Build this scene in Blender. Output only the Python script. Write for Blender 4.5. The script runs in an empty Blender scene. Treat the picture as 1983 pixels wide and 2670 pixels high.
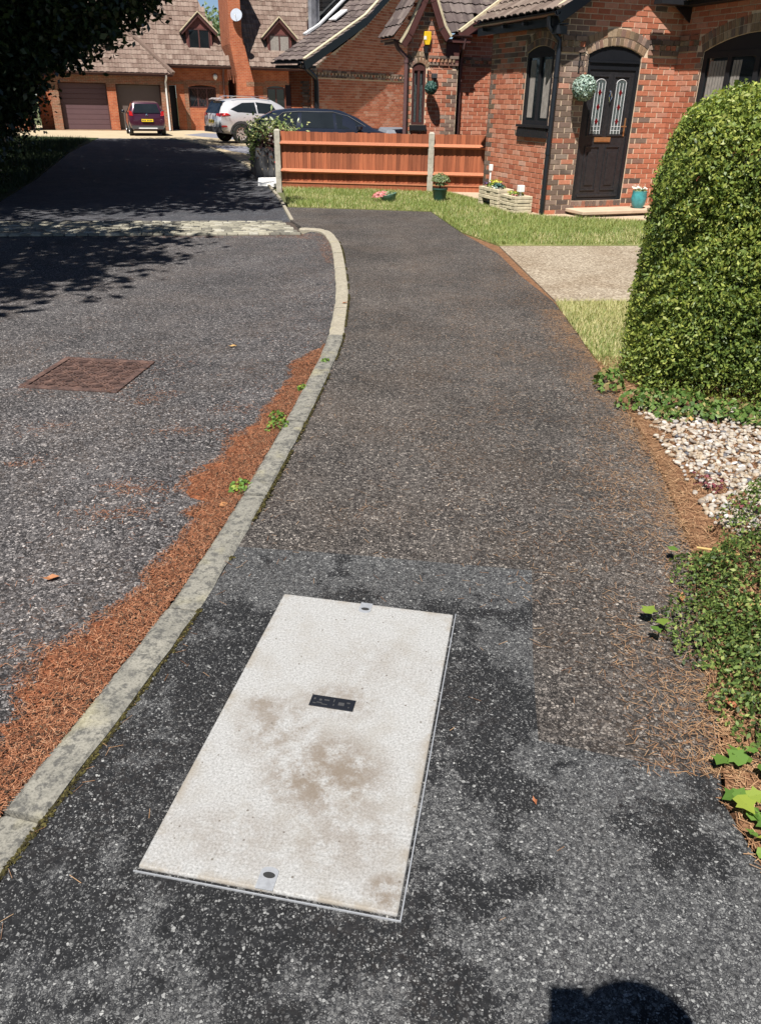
import bpy, bmesh, math, random
import numpy as np
from mathutils import Matrix, Vector, Euler
R = math.radians
rng = np.random.default_rng(7)
random.seed(11)
S = bpy.context.scene
COL = S.collection
# ------------------------------------------------------------------ camera, world, sun, exposure
PITCH, ROLL, CAMH = 28.19, 0.018, 1.6
cam = bpy.data.cameras.new('camera')
cam.sensor_fit = 'VERTICAL'; cam.sensor_height = 36.0; cam.lens = 2000.0 / 2670.0 * 36.0
cam.clip_start = 0.02; cam.clip_end = 3000
cam_o = bpy.data.objects.new('camera', cam); COL.objects.link(cam_o)
cam_o.matrix_world = Matrix.Translation((0, 0, CAMH)) @ Matrix.Rotation(R(90 - PITCH), 4, 'X') @ Matrix.Rotation(ROLL, 4, 'Z')
S.camera = cam_o
SUN_EL, SUN_BEAR = 58.5, 19.0          # light travels towards bearing 23 deg (from +Y towards +X)
world = bpy.data.worlds.new('World'); S.world = world; world.use_nodes = True
wn = world.node_tree; wn.nodes.clear()
sky = wn.nodes.new('ShaderNodeTexSky'); sky.sky_type = 'NISHITA'; sky.sun_disc = False; sky.air_density = 0.6; sky.dust_density = 0.1
sky.sun_elevation = R(SUN_EL); sky.sun_rotation = R(SUN_BEAR + 180)
bgn = wn.nodes.new('ShaderNodeBackground'); bgn.inputs['Strength'].default_value = 0.05
wo = wn.nodes.new('ShaderNodeOutputWorld')
wn.links.new(sky.outputs[0], bgn.inputs[0]); wn.links.new(bgn.outputs[0], wo.inputs[0])
sun = bpy.data.lights.new('sun', 'SUN'); sun.energy = 5.0; sun.angle = R(0.5); sun.color = (1.0, 0.965, 0.915)
sun_o = bpy.data.objects.new('sun', sun); COL.objects.link(sun_o)
ldir = Vector((math.sin(R(SUN_BEAR)) * math.cos(R(SUN_EL)), math.cos(R(SUN_BEAR)) * math.cos(R(SUN_EL)), -math.sin(R(SUN_EL))))
sun_o.rotation_euler = ldir.to_track_quat('-Z', 'Y').to_euler(); sun_o.location = (-8, -18, 30)
S.view_settings.view_transform = 'Standard'; S.view_settings.look = 'None'
S.view_settings.exposure = 0.85; S.view_settings.gamma = 1.0; S.view_settings.use_curve_mapping = False
S.cycles.max_bounces = 5; S.cycles.diffuse_bounces = 1; S.cycles.transparent_max_bounces = 6
try: S.cycles.use_denoising = True
except Exception: pass

# ------------------------------------------------------------------ material helpers
def nmat(name):
    m = bpy.data.materials.new(name); m.use_nodes = True
    nt = m.node_tree; b = nt.nodes['Principled BSDF']
    return m, nt, b
def N(nt, t, **kw):
    n = nt.nodes.new('ShaderNode' + t)
    for k, v in kw.items():
        if k.startswith('i_'):
            key = k[2:]; key = int(key) if key.isdigit() else key.replace('_', ' ')
            s = n.inputs[key]
            if isinstance(v, bpy.types.NodeSocket): nt.links.new(v, s)
            else: s.default_value = v
        else: setattr(n, k, v)
    return n
def c4(c): return (c[0], c[1], c[2], 1.0)
def ramp(nt, fac, stops, interp='LINEAR'):
    n = nt.nodes.new('ShaderNodeValToRGB'); nt.links.new(fac, n.inputs[0])
    cr = n.color_ramp; cr.interpolation = interp
    while len(cr.elements) > 1: cr.elements.remove(cr.elements[-1])
    cr.elements[0].position = stops[0][0]; cr.elements[0].color = c4(stops[0][1])
    for p, c in stops[1:]:
        e = cr.elements.new(p); e.color = c4(c)
    return n.outputs[0]
def mixc(nt, f, a, b, mode='MIX'):
    n = nt.nodes.new('ShaderNodeMix'); n.data_type = 'RGBA'; n.blend_type = mode
    for s, v in ((n.inputs[0], f), (n.inputs[6], a), (n.inputs[7], b)):
        if isinstance(v, bpy.types.NodeSocket): nt.links.new(v, s)
        else: s.default_value = v if not isinstance(v, tuple) else c4(v)
    return n.outputs[2]
def mth(nt, op, a, b=0.0, c=None):
    n = nt.nodes.new('ShaderNodeMath'); n.operation = op
    for i, v in enumerate((a, b, c)):
        if v is None: continue
        if isinstance(v, bpy.types.NodeSocket): nt.links.new(v, n.inputs[i])
        else: n.inputs[i].default_value = v
    return n.outputs[0]
def smooth(nt, x, lo, hi):
    n = nt.nodes.new('ShaderNodeMapRange'); n.interpolation_type = 'SMOOTHSTEP'
    nt.links.new(x, n.inputs[0]); n.inputs[1].default_value = lo; n.inputs[2].default_value = hi
    return n.outputs[0]
def ocoord(nt): return N(nt, 'TexCoord').outputs['Object']
def noise(nt, vec, scale, detail=4, rough=0.55, out=0):
    return N(nt, 'TexNoise', i_Vector=vec, i_Scale=float(scale), i_Detail=float(detail), i_Roughness=rough).outputs[out]
def voro(nt, vec, scale, out='Color', feature='F1'):
    n = N(nt, 'TexVoronoi', feature=feature, i_Vector=vec, i_Scale=float(scale)); return n.outputs[out]
def bump(nt, b, h, strength=0.3, dist=0.01):
    n = N(nt, 'Bump', i_Height=h, i_Strength=strength, i_Distance=dist); nt.links.new(n.outputs[0], b.inputs['Normal'])
def setc(nt, b, col, rough=0.8, spec=None):
    if isinstance(col, bpy.types.NodeSocket): nt.links.new(col, b.inputs['Base Color'])
    else: b.inputs['Base Color'].default_value = c4(col)
    if isinstance(rough, bpy.types.NodeSocket): nt.links.new(rough, b.inputs['Roughness'])
    else: b.inputs['Roughness'].default_value = rough
    if spec is not None: b.inputs['Specular IOR Level'].default_value = spec
def rnd(nt):      # one random value per piece: per-object random plus the 'rnd' attribute of joined pieces
    a = N(nt, 'Attribute', attribute_name='rnd').outputs['Fac']; o = N(nt, 'ObjectInfo').outputs['Random']
    return mth(nt, 'FRACT', mth(nt, 'ADD', a, o))
def rnd2(nt):
    return mth(nt, 'FRACT', mth(nt, 'MULTIPLY', rnd(nt), 17.31))
def plain(name, col, rough=0.6, var=0.12, scale=6, spec=None, metal=0.0, bmp=0.0, bscale=60):
    m, nt, b = nmat(name); v = ocoord(nt)
    n = noise(nt, v, scale, 5, 0.6)
    lo = tuple(x * (1 - var) for x in col); hi = tuple(min(1, x * (1 + var)) for x in col)
    setc(nt, b, ramp(nt, n, [(0.3, lo), (0.7, hi)]), rough, spec); b.inputs['Metallic'].default_value = metal
    if bmp: bump(nt, b, noise(nt, v, bscale, 3), bmp, 0.005)
    return m

def asphalt(name, binder, mid, pale, dens, cell, worn=0.4, brown=0.0, brown_col=(0.16, 0.09, 0.055), wlo=0.46, whi=0.60, wear=None, macro=0.0):
    """stones of mixed size and shade in a dark binder; worn patches show more stone"""
    m, nt, b = nmat(name); v = ocoord(nt)
    jit = N(nt, 'VectorMath', operation='ADD', i_0=v, i_1=N(nt, 'VectorMath', operation='SCALE', i_0=noise(nt, v, 0.45 / cell, 2, out=1), i_3=cell * 0.9).outputs[0]).outputs[0]
    w = mth(nt, 'ADD', mth(nt, 'MULTIPLY', noise(nt, v, 4.2, 6, 0.68), 0.6), mth(nt, 'MULTIPLY', noise(nt, v, 1.1, 3), 0.4))
    if wear:                                    # strips where feet and tyres have rubbed the surface grey
        s_ = N(nt, 'SeparateXYZ', i_0=v)
        for ax, lo, hi, k in wear: w = mth(nt, 'ADD', w, mth(nt, 'MULTIPLY', smooth(nt, s_.outputs[ax], lo, hi), k))
    wm = smooth(nt, w, wlo, whi)
    dn = mth(nt, 'ADD', dens, mth(nt, 'MULTIPLY', wm, worn))
    col = ramp(nt, noise(nt, v, 0.3 / cell, 3), [(0.3, tuple(x * 0.75 for x in binder)), (0.7, tuple(x * 1.3 for x in binder))])
    col = mixc(nt, mth(nt, 'MULTIPLY', wm, min(1.0, worn * 1.1)), col, tuple(x * 2.6 for x in binder))
    hgt = None
    for sc, wt, seed in ((1.9, 0.9, 0.37), (1.0, 1.0, 0.0)):
        vv = N(nt, 'VectorMath', operation='ADD', i_0=jit, i_1=(seed, seed * 2, seed * 3)).outputs[0]
        vo = N(nt, 'TexVoronoi', i_Vector=vv, i_Scale=sc / cell)
        ve = N(nt, 'TexVoronoi', feature='DISTANCE_TO_EDGE', i_Vector=vv, i_Scale=sc / cell)
        r = N(nt, 'SeparateColor', i_0=vo.outputs['Color'])
        gap = mth(nt, 'ADD', 0.03, mth(nt, 'MULTIPLY', r.outputs[2], 0.17))
        mk = smooth(nt, mth(nt, 'SUBTRACT', ve.outputs['Distance'], gap), -0.03, 0.07)
        on = smooth(nt, mth(nt, 'SUBTRACT', dn, r.outputs[1]), -0.06, 0.06)
        mk = mth(nt, 'MULTIPLY', mth(nt, 'MULTIPLY', mk, on), wt)
        cc = ramp(nt, r.outputs[0], [(0.0, tuple(x * 1.25 for x in binder)), (0.35, mid), (0.75, tuple(x * 1.6 for x in mid)), (0.92, tuple(0.5 * (x + 1.6 * y) for x, y in zip(pale, mid))), (1.0, pale)])
        col = mixc(nt, mk, col, cc)
        hgt = mk if hgt is None else mth(nt, 'ADD', hgt, mk)
    cl = noise(nt, v, 0.42 / cell, 3, 0.7)
    col = mixc(nt, 1.0, col, ramp(nt, cl, [(0.34, (0.66, 0.66, 0.67)), (0.5, (1, 1, 1)), (0.66, (1.4, 1.39, 1.37))]), 'MULTIPLY')
    if macro > 0:                               # broad dirt stains
        mc = noise(nt, v, 0.9, 5, 0.6)
        col = mixc(nt, 1.0, col, ramp(nt, mc, [(0.32, (1 - macro, 1 - macro, 1 - macro)), (0.5, (1, 1, 1)), (0.68, (1 + macro * .7, 1 + macro * .66, 1 + macro * .62))]), 'MULTIPLY')
    if brown > 0:
        bn = smooth(nt, noise(nt, v, 1.6, 5, 0.6), 0.40, 0.66)
        col = mixc(nt, mth(nt, 'MULTIPLY', mth(nt, 'MULTIPLY', bn, smooth(nt, noise(nt, v, 70, 2), 0.42, 0.62)), brown), col, brown_col)
    setc(nt, b, col, 0.85, 0.22)
    bump(nt, b, hgt, 0.5, cell * 0.3)
    return m

def brick_piece(name, stops, mott=0.25):
    m, nt, b = nmat(name); v = ocoord(nt)
    g = N(nt, 'NewGeometry').outputs['Position']
    c = ramp(nt, rnd(nt), stops)
    n = noise(nt, g, 34, 5, 0.65); big = noise(nt, g, 2.3, 3)
    c = mixc(nt, smooth(nt, n, 0.35, 0.75), c, mixc(nt, 1.0, c, (1 - mott, 1 - mott, 1 - mott), 'MULTIPLY'))
    eff = mth(nt, 'MULTIPLY', smooth(nt, mth(nt, 'ADD', mth(nt, 'MULTIPLY', big, 0.5), mth(nt, 'MULTIPLY', rnd2(nt), 0.5)), 0.62, 0.78), 0.3)
    c = mixc(nt, eff, c, (0.55, 0.42, 0.33))
    setc(nt, b, c, 0.9, 0.2); bump(nt, b, noise(nt, g, 160, 3), 0.25, 0.003)
    return m
M = {}
M['brick_red'] = brick_piece('red_brick', [(0, (0.35, 0.108, 0.062)), (0.3, (0.42, 0.145, 0.082)), (0.7, (0.48, 0.175, 0.102)), (0.92, (0.52, 0.220, 0.138)), (1, (0.48, 0.235, 0.165))])
M['brick_dark'] = brick_piece('brindled_brick', [(0, (0.105, 0.078, 0.066)), (0.3, (0.16, 0.112, 0.086)), (0.55, (0.22, 0.15, 0.115)), (0.72, (0.19, 0.135, 0.11)), (0.85, (0.30, 0.115, 0.068)), (1, (0.16, 0.122, 0.105))])
M['brick_buff'] = brick_piece('buff_brick', [(0, (0.13, 0.09, 0.06)), (0.4, (0.30, 0.21, 0.13)), (0.7, (0.24, 0.13, 0.08)), (1, (0.36, 0.27, 0.18))])
M['mortar'] = plain('mortar', (0.60, 0.46, 0.33), 0.95, 0.2, 9, 0.1, bmp=0.3, bscale=120)
M['mortar_dark'] = plain('dark_mortar', (0.07, 0.055, 0.045), 0.95, 0.2, 9, 0.1)

def far_brick(name, c1, c2, mort):
    m, nt, b = nmat(name); v = ocoord(nt)
    s = N(nt, 'SeparateXYZ', i_0=v)
    u = mth(nt, 'ADD', s.outputs[0], s.outputs[1])
    cv = N(nt, 'CombineXYZ', i_0=u, i_1=s.outputs[2])
    br = N(nt, 'TexBrick', i_Vector=cv.outputs[0], i_Scale=1.0, i_Color1=c4(c1), i_Color2=c4(c2), i_Mortar=c4(mort))
    br.inputs['Mortar Size'].default_value = 0.006; br.inputs['Brick Width'].default_value = 0.225; br.inputs['Row Height'].default_value = 0.075
    n = noise(nt, v, 3, 4)
    c = mixc(nt, smooth(nt, n, 0.35, 0.7), br.outputs[0], mixc(nt, 1.0, br.outputs[0], (0.78, 0.74, 0.72), 'MULTIPLY'))
    setc(nt, b, c, 0.9, 0.2); bump(nt, b, br.outputs[1], -0.4, 0.006)
    return m
M['far_brick'] = far_brick('far_red_brick', (0.42, 0.125, 0.055), (0.33, 0.085, 0.040), (0.38, 0.24, 0.15))
M['far_brick_dark'] = far_brick('far_brindled_brick', (0.19, 0.11, 0.07), (0.27, 0.10, 0.055), (0.36, 0.26, 0.18))

def tile_mat(name, stops, lich=0.3):
    m, nt, b = nmat(name); g = N(nt, 'NewGeometry').outputs['Position']
    c = ramp(nt, rnd(nt), stops)
    n = noise(nt, g, 7, 5, 0.65)
    c = mixc(nt, mth(nt, 'MULTIPLY', smooth(nt, n, 0.5, 0.72), lich), c, (0.36, 0.31, 0.24))
    c = mixc(nt, smooth(nt, noise(nt, g, 40, 3), 0.55, 0.8), c, mixc(nt, 1.0, c, (0.7, 0.7, 0.7), 'MULTIPLY'))
    setc(nt, b, c, 0.85, 0.2); bump(nt, b, noise(nt, g, 90, 3), 0.3, 0.004)
    return m
M['tile_brown'] = tile_mat('brown_roof_tile', [(0, (0.10, 0.072, 0.058)), (0.5, (0.145, 0.108, 0.088)), (1, (0.19, 0.145, 0.118))], 0.35)
M['tile_far'] = tile_mat('far_roof_tile', [(0, (0.115, 0.075, 0.058)), (0.5, (0.165, 0.115, 0.092)), (1, (0.215, 0.16, 0.13))], 0.3)
M['tile_grey'] = tile_mat('weathered_roof_tile', [(0, (0.060, 0.046, 0.043)), (0.5, (0.095, 0.073, 0.068)), (1, (0.14, 0.112, 0.102))], 0.25)

def wood_mat(name, c1, c2, rough=0.75):
    m, nt, b = nmat(name); g = N(nt, 'NewGeometry').outputs['Position']
    st = N(nt, 'Mapping', i_Vector=g); st.inputs['Scale'].default_value = (40, 40, 2.2)
    n = noise(nt, st.outputs[0], 1.0, 5, 0.6)
    c = ramp(nt, n, [(0.3, c1), (0.7, c2)])
    t = ramp(nt, rnd(nt), [(0, (0.60, 0.60, 0.62)), (0.5, (0.95, 0.95, 0.95)), (1, (1.22, 1.2, 1.16))])
    c = mixc(nt, 1.0, c, t, 'MULTIPLY')
    setc(nt, b, c, rough, 0.25); bump(nt, b, n, 0.25, 0.004)
    return m
M['fence'] = wood_mat('stained_fence_timber', (0.23, 0.068, 0.032), (0.37, 0.120, 0.056))
M['fence_rail'] = wood_mat('stained_rail_timber', (0.32, 0.115, 0.058), (0.46, 0.175, 0.092))
M['con_post'] = plain('concrete_post', (0.36, 0.33, 0.27), 0.9, 0.25, 14, 0.15, bmp=0.4, bscale=50)
M['black'] = plain('black_gloss_paint', (0.012, 0.013, 0.016), 0.28, 0.1, 8, 0.5)
M['black_matt'] = plain('black_matt_paint', (0.014, 0.014, 0.016), 0.6, 0.15, 8, 0.3)
M['door_black'] = plain('black_door_skin', (0.022, 0.021, 0.023), 0.30, 0.3, 26, 0.45, bmp=0.25, bscale=60)
M['brown_paint'] = plain('brown_paint', (0.075, 0.030, 0.026), 0.5, 0.15, 8, 0.35)
M['dormer_boards'] = plain('maroon_boards', (0.13, 0.045, 0.038), 0.6, 0.15, 8, 0.3)
M['brown_pipe'] = plain('brown_plastic', (0.11, 0.060, 0.058), 0.45, 0.1, 8, 0.4)
M['cream'] = plain('cream_verge_mortar', (0.50, 0.43, 0.29), 0.9, 0.25, 12, 0.15, bmp=0.4, bscale=40)
M['white'] = plain('white_paint', (0.78, 0.77, 0.74), 0.55, 0.06, 8)
M['lead'] = plain('lead_flashing', (0.62, 0.62, 0.62), 0.6, 0.1, 5)
M['glass'] = plain('dark_window_glass', (0.012, 0.015, 0.017), 0.04, 0.2, 2, 0.6)
M['glass_pale'] = plain('leaded_door_glass', (0.075, 0.09, 0.09), 0.10, 0.5, 30, 0.6)
M['curtain'] = plain('pale_curtain', (0.24, 0.215, 0.19), 0.9, 0.2, 12)
M['red_glass'] = plain('red_glass', (0.12, 0.006, 0.008), 0.15, 0.1, 8, 0.6)
M['brass'] = plain('brass', (0.62, 0.34, 0.16), 0.3, 0.15, 12, metal=0.8)
M['chrome'] = plain('chrome', (0.75, 0.75, 0.76), 0.12, 0.05, 8, metal=1.0)
M['steel'] = plain('galvanised_steel', (0.55, 0.56, 0.57), 0.4, 0.15, 60, metal=0.6)
M['yellow'] = plain('yellow_plastic', (0.75, 0.47, 0.015), 0.5, 0.08, 5)
M['rubber'] = plain('tyre_rubber', (0.015, 0.015, 0.015), 0.8, 0.2, 20)
M['alloy'] = plain('wheel_alloy', (0.58, 0.58, 0.60), 0.3, 0.1, 20, metal=0.7)
M['plate_yellow'] = plain('yellow_number_plate', (0.80, 0.56, 0.02), 0.4, 0.03, 5)
M['red_lamp'] = plain('red_lamp_lens', (0.42, 0.015, 0.018), 0.15, 0.1, 20, 0.6)
def paint(name, col, metal=0.4, rough=0.3):
    m, nt, b = nmat(name); setc(nt, b, col, rough, 0.5); b.inputs['Metallic'].default_value = metal
    b.inputs['Coat Weight'].default_value = 0.8; b.inputs['Coat Roughness'].default_value = 0.06
    v = ocoord(nt); n = noise(nt, v, 900, 1)
    nt.links.new(ramp(nt, n, [(0.3, tuple(x * 0.9 for x in col)), (0.7, tuple(min(1, x * 1.1) for x in col))]), b.inputs['Base Color'])
    return m
M['paint_purple'] = paint('purple_car_paint', (0.058, 0.013, 0.030), 0.3)
M['paint_silver'] = paint('silver_car_paint', (0.62, 0.61, 0.62), 0.45)
M['paint_black'] = paint('black_car_paint', (0.016, 0.020, 0.032), 0.3, 0.22)
M['cladding'] = plain('dark_plastic_cladding', (0.045, 0.045, 0.048), 0.65, 0.1, 20)
M['garage_door'] = plain('brown_garage_door', (0.090, 0.046, 0.050), 0.55, 0.06, 3)
M['garage_door2'] = plain('taupe_garage_door', (0.10, 0.072, 0.062), 0.55, 0.06, 3)
M['lead_strip'] = plain('leaded_strip', (0.05, 0.05, 0.05), 0.5, 0.1, 8)
M['teal'] = plain('teal_glazed_pot', (0.05, 0.25, 0.27), 0.25, 0.35, 9)
M['green_pot'] = plain('dark_green_plastic', (0.018, 0.060, 0.048), 0.4, 0.1, 9)
M['green_bowl'] = plain('green_bowl_plastic', (0.085, 0.17, 0.13), 0.4, 0.12, 9)
M['soil'] = plain('potting_soil', (0.035, 0.022, 0.014), 0.95, 0.4, 40)
M['stone'] = plain('pale_cast_stone', (0.50, 0.43, 0.30), 0.92, 0.22, 9, 0.15, bmp=0.6, bscale=45)
M['slab'] = plain('sandstone_slab', (0.44, 0.33, 0.235), 0.92, 0.18, 3, 0.15, bmp=0.4, bscale=60)
M['bark'] = plain('tree_bark', (0.07, 0.05, 0.036), 0.95, 0.35, 12, 0.1, bmp=0.8, bscale=25)
M['hedge_core'] = plain('hedge_dark_core', (0.014, 0.016, 0.008), 0.95, 0.4, 30)
M['needle_dry'] = None

def leaf_mat(name, stops, rough=0.4, trans=0.25, spec=0.5):
    m, nt, b = nmat(name)
    c = ramp(nt, rnd(nt), stops); setc(nt, b, c, rough, spec)
    tr = N(nt, 'BsdfTranslucent'); nt.links.new(mixc(nt, 1.0, c, (1.25, 1.3, 0.5), 'MULTIPLY'), tr.inputs[0])
    mx = N(nt, 'MixShader', i_0=trans, i_1=b.outputs[0], i_2=tr.outputs[0])
    out = [n for n in nt.nodes if n.type == 'OUTPUT_MATERIAL'][0]; nt.links.new(mx.outputs[0], out.inputs[0])
    return m
M['leaf_hedge'] = leaf_mat('hedge_leaf', [(0, (0.024, 0.044, 0.013)), (0.35, (0.072, 0.118, 0.026)), (0.7, (0.17, 0.225, 0.042)), (1, (0.38, 0.40, 0.085))], 0.48, 0.25, 0.4)
M['leaf_hedge_new'] = leaf_mat('hedge_new_shoot_leaf', [(0, (0.13, 0.19, 0.035)), (0.6, (0.22, 0.27, 0.05)), (1, (0.32, 0.33, 0.085))], 0.5, 0.35, 0.4)
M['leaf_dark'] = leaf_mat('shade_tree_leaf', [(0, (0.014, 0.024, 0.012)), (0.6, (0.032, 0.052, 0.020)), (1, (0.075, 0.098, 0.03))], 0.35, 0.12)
M['leaf_shrub'] = leaf_mat('low_shrub_leaf', [(0, (0.028, 0.05, 0.012)), (0.4, (0.07, 0.115, 0.026)), (0.8, (0.15, 0.21, 0.05)), (1, (0.28, 0.31, 0.09))], 0.55, 0.25, 0.35)
M['leaf_lime'] = leaf_mat('ivy_leaf', [(0, (0.075, 0.15, 0.025)), (0.6, (0.13, 0.23, 0.045)), (1, (0.29, 0.34, 0.05))], 0.5, 0.3, 0.35)
M['leaf_ground'] = leaf_mat('ground_ivy_leaf', [(0, (0.045, 0.09, 0.018)), (0.5, (0.10, 0.17, 0.035)), (0.82, (0.14, 0.21, 0.045)), (0.9, (0.20, 0.13, 0.06)), (1, (0.34, 0.30, 0.12))], 0.55, 0.25, 0.35)
M['leaf_pale'] = leaf_mat('pale_tree_leaf', [(0, (0.12, 0.17, 0.09)), (1, (0.28, 0.34, 0.20))], 0.5, 0.4)
M['leaf_cream'] = leaf_mat('variegated_leaf', [(0, (0.07, 0.13, 0.03)), (0.5, (0.22, 0.27, 0.10)), (1, (0.52, 0.50, 0.24))], 0.4, 0.3)
M['leaf_maroon'] = leaf_mat('maroon_leaf', [(0, (0.035, 0.014, 0.016)), (0.6, (0.075, 0.03, 0.03)), (1, (0.10, 0.075, 0.03))], 0.4, 0.2)
M['leaf_grey'] = leaf_mat('sage_green_leaf', [(0, (0.08, 0.12, 0.045)), (0.6, (0.15, 0.20, 0.08)), (1, (0.25, 0.29, 0.14))], 0.5, 0.2)
M['leaf_topiary'] = leaf_mat('pale_topiary_leaf', [(0, (0.12, 0.19, 0.15)), (0.6, (0.27, 0.36, 0.30)), (1, (0.50, 0.58, 0.50))], 0.45, 0.15)
M['leaf_topiary_dark'] = leaf_mat('dark_topiary_leaf', [(0, (0.012, 0.05, 0.045)), (0.6, (0.03, 0.10, 0.085)), (1, (0.22, 0.36, 0.30))], 0.45, 0.15)
M['pink'] = leaf_mat('pink_petal', [(0, (0.50, 0.13, 0.13)), (1, (0.66, 0.30, 0.28))], 0.5, 0.3)
M['white_petal'] = leaf_mat('white_petal', [(0, (0.6, 0.58, 0.55)), (1, (0.8, 0.8, 0.78))], 0.5, 0.3)
M['yellow_petal'] = leaf_mat('yellow_petal', [(0, (0.45, 0.45, 0.05)), (1, (0.60, 0.60, 0.10))], 0.5, 0.3)
M['purple_petal'] = leaf_mat('purple_petal', [(0, (0.06, 0.03, 0.11)), (1, (0.12, 0.06, 0.18))], 0.5, 0.3)
M['red_petal'] = leaf_mat('red_petal', [(0, (0.35, 0.01, 0.02)), (1, (0.5, 0.02, 0.03))], 0.5, 0.3)
M['red_leaf'] = leaf_mat('fallen_red_leaf', [(0, (0.10, 0.02, 0.03)), (1, (0.2, 0.05, 0.06))], 0.6, 0.2)
M['fallen'] = leaf_mat('fallen_dry_leaf', [(0, (0.30, 0.10, 0.045)), (0.5, (0.42, 0.20, 0.08)), (1, (0.5, 0.36, 0.12))], 0.7, 0.15)
M['grass'] = leaf_mat('grass_blade', [(0, (0.12, 0.18, 0.04)), (0.35, (0.21, 0.26, 0.07)), (0.62, (0.36, 0.36, 0.14)), (1, (0.58, 0.50, 0.28))], 0.5, 0.3, 0.3)
M['grass_dark'] = leaf_mat('shade_toned_grass_blade', [(0, (0.022, 0.038, 0.012)), (1, (0.05, 0.075, 0.025))], 0.6, 0.2, 0.3)  # shade on the bank is put into this darker blade colour
M['needle'] = leaf_mat('red_pine_needle', [(0, (0.04, 0.021, 0.014)), (0.3, (0.15, 0.060, 0.031)), (0.65, (0.32, 0.130, 0.064)), (0.9, (0.41, 0.195, 0.105)), (1, (0.50, 0.31, 0.19))], 0.7, 0.1, 0.3)
M['needle_tan'] = leaf_mat('tan_pine_needle', [(0, (0.15, 0.07, 0.035)), (0.5, (0.30, 0.165, 0.085)), (1, (0.48, 0.31, 0.175))], 0.7, 0.1, 0.3)

# ------------------------------------------------------------------ mesh helpers
class MB:
    def __init__(s): s.v = []; s.f = []; s.r = []
    def add(s, vs, fs, T=None, r=None):
        k = len(s.v); r = random.random() if r is None else r
        for p in vs: s.v.append(tuple(T @ Vector(p)) if T is not None else tuple(p))
        s.r += [r] * len(vs)
        for f in fs: s.f.append(tuple(k + i for i in f))
        return s
    def box(s, x0, x1, y0, y1, z0, z1, T=None, r=0.0):
        vs = [(x0, y0, z0), (x1, y0, z0), (x1, y1, z0), (x0, y1, z0), (x0, y0, z1), (x1, y0, z1), (x1, y1, z1), (x0, y1, z1)]
        return s.add(vs, [(0, 3, 2, 1), (4, 5, 6, 7), (0, 1, 5, 4), (1, 2, 6, 5), (2, 3, 7, 6), (3, 0, 4, 7)], T, r)
    def prism(s, poly, a, b, T=None, r=0.0):          # polygon in xy extruded z a..b
        n = len(poly)
        vs = [(x, y, a) for x, y in poly] + [(x, y, b) for x, y in poly]
        fs = [tuple(range(n - 1, -1, -1)), tuple(range(n, 2 * n))] + [(i, (i + 1) % n, n + (i + 1) % n, n + i) for i in range(n)]
        return s.add(vs, fs, T, r)
    def tube(s, pts, rad, n=8, T=None, r=0.0, cap=True):
        pts = [Vector(p) for p in pts]; m = len(pts); vs = []; fs = []
        rad = rad if isinstance(rad, (list, tuple)) else [rad] * m
        for i, p in enumerate(pts):
            d = (pts[min(i + 1, m - 1)] - pts[max(i - 1, 0)]).normalized()
            a = d.orthogonal().normalized() if i == 0 else (prev - d * prev.dot(d)).normalized()
            prev = a; b = d.cross(a)
            for k in range(n):
                t = 2 * math.pi * k / n; vs.append(tuple(p + (a * math.cos(t) + b * math.sin(t)) * rad[i]))
        for i in range(m - 1):
            for k in range(n): fs.append((i * n + k, i * n + (k + 1) % n, (i + 1) * n + (k + 1) % n, (i + 1) * n + k))
        if cap: fs.append(tuple(range(n - 1, -1, -1))); fs.append(tuple((m - 1) * n + k for k in range(n)))
        return s.add(vs, fs, T, r)
    def lathe(s, prof, n=24, T=None, r=0.0):
        vs = []; fs = []; m = len(prof)
        for rr, z in prof:
            for k in range(n):
                t = 2 * math.pi * k / n; vs.append((rr * math.cos(t), rr * math.sin(t), z))
        for i in range(m - 1):
            for k in range(n): fs.append((i * n + k, i * n + (k + 1) % n, (i + 1) * n + (k + 1) % n, (i + 1) * n + k))
        fs.append(tuple(range(n - 1, -1, -1))); fs.append(tuple((m - 1) * n + k for k in range(n)))
        return s.add(vs, fs, T, r)
    def mesh(s, name, smooth_deg=None):
        me = bpy.data.meshes.new(name); me.from_pydata(s.v, [], s.f); me.update()
        a = me.attributes.new('rnd', 'FLOAT', 'POINT'); a.data.foreach_set('value', np.array(s.r, dtype=np.float32))
        if smooth_deg:
            me.shade_smooth()
            try: me.set_sharp_from_angle(angle=R(smooth_deg))
            except Exception: pass
        return me
    def build(s, name, m, parent=None, smooth_deg=None, loc=None, rot=None, bevel=0.0):
        me = s.mesh(name, smooth_deg); me.materials.append(m)
        o = link(name, me, parent)
        if loc: o.location = loc
        if rot: o.rotation_euler = rot
        if bevel:
            bm = o.modifiers.new('bevel', 'BEVEL'); bm.width = bevel; bm.segments = 2; bm.limit_method = 'ANGLE'
        return o
def link(name, me, parent=None):
    o = bpy.data.objects.new(name, me); COL.objects.link(o)
    if parent is not None: o.parent = parent
    return o
def tag(o, label=None, cat=None, group=None, kind=None):
    if label: o['label'] = label
    if cat: o['category'] = cat
    if group: o['group'] = group
    if kind: o['kind'] = kind
    return o
def thing(name, label, cat, loc=(0, 0, 0), rz=0.0, group=None):
    o = bpy.data.objects.new(name, None); COL.objects.link(o)
    o.location = loc; o.rotation_euler = (0, 0, rz); o.empty_display_size = 0.1
    return tag(o, label, cat, group)
def copy_tree(o, parent=None):
    c = o.copy(); COL.objects.link(c)
    if parent is not None: c.parent = parent
    for ch in o.children: copy_tree(ch, c)
    return c
def beard(b): return R(90 - b)
def off(o, bear, s, d):
    b = R(bear); return (o[0] + s * math.sin(b) - d * math.cos(b), o[1] + s * math.cos(b) + d * math.sin(b))
VIEW = cam_o.matrix_world.inverted()
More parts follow.
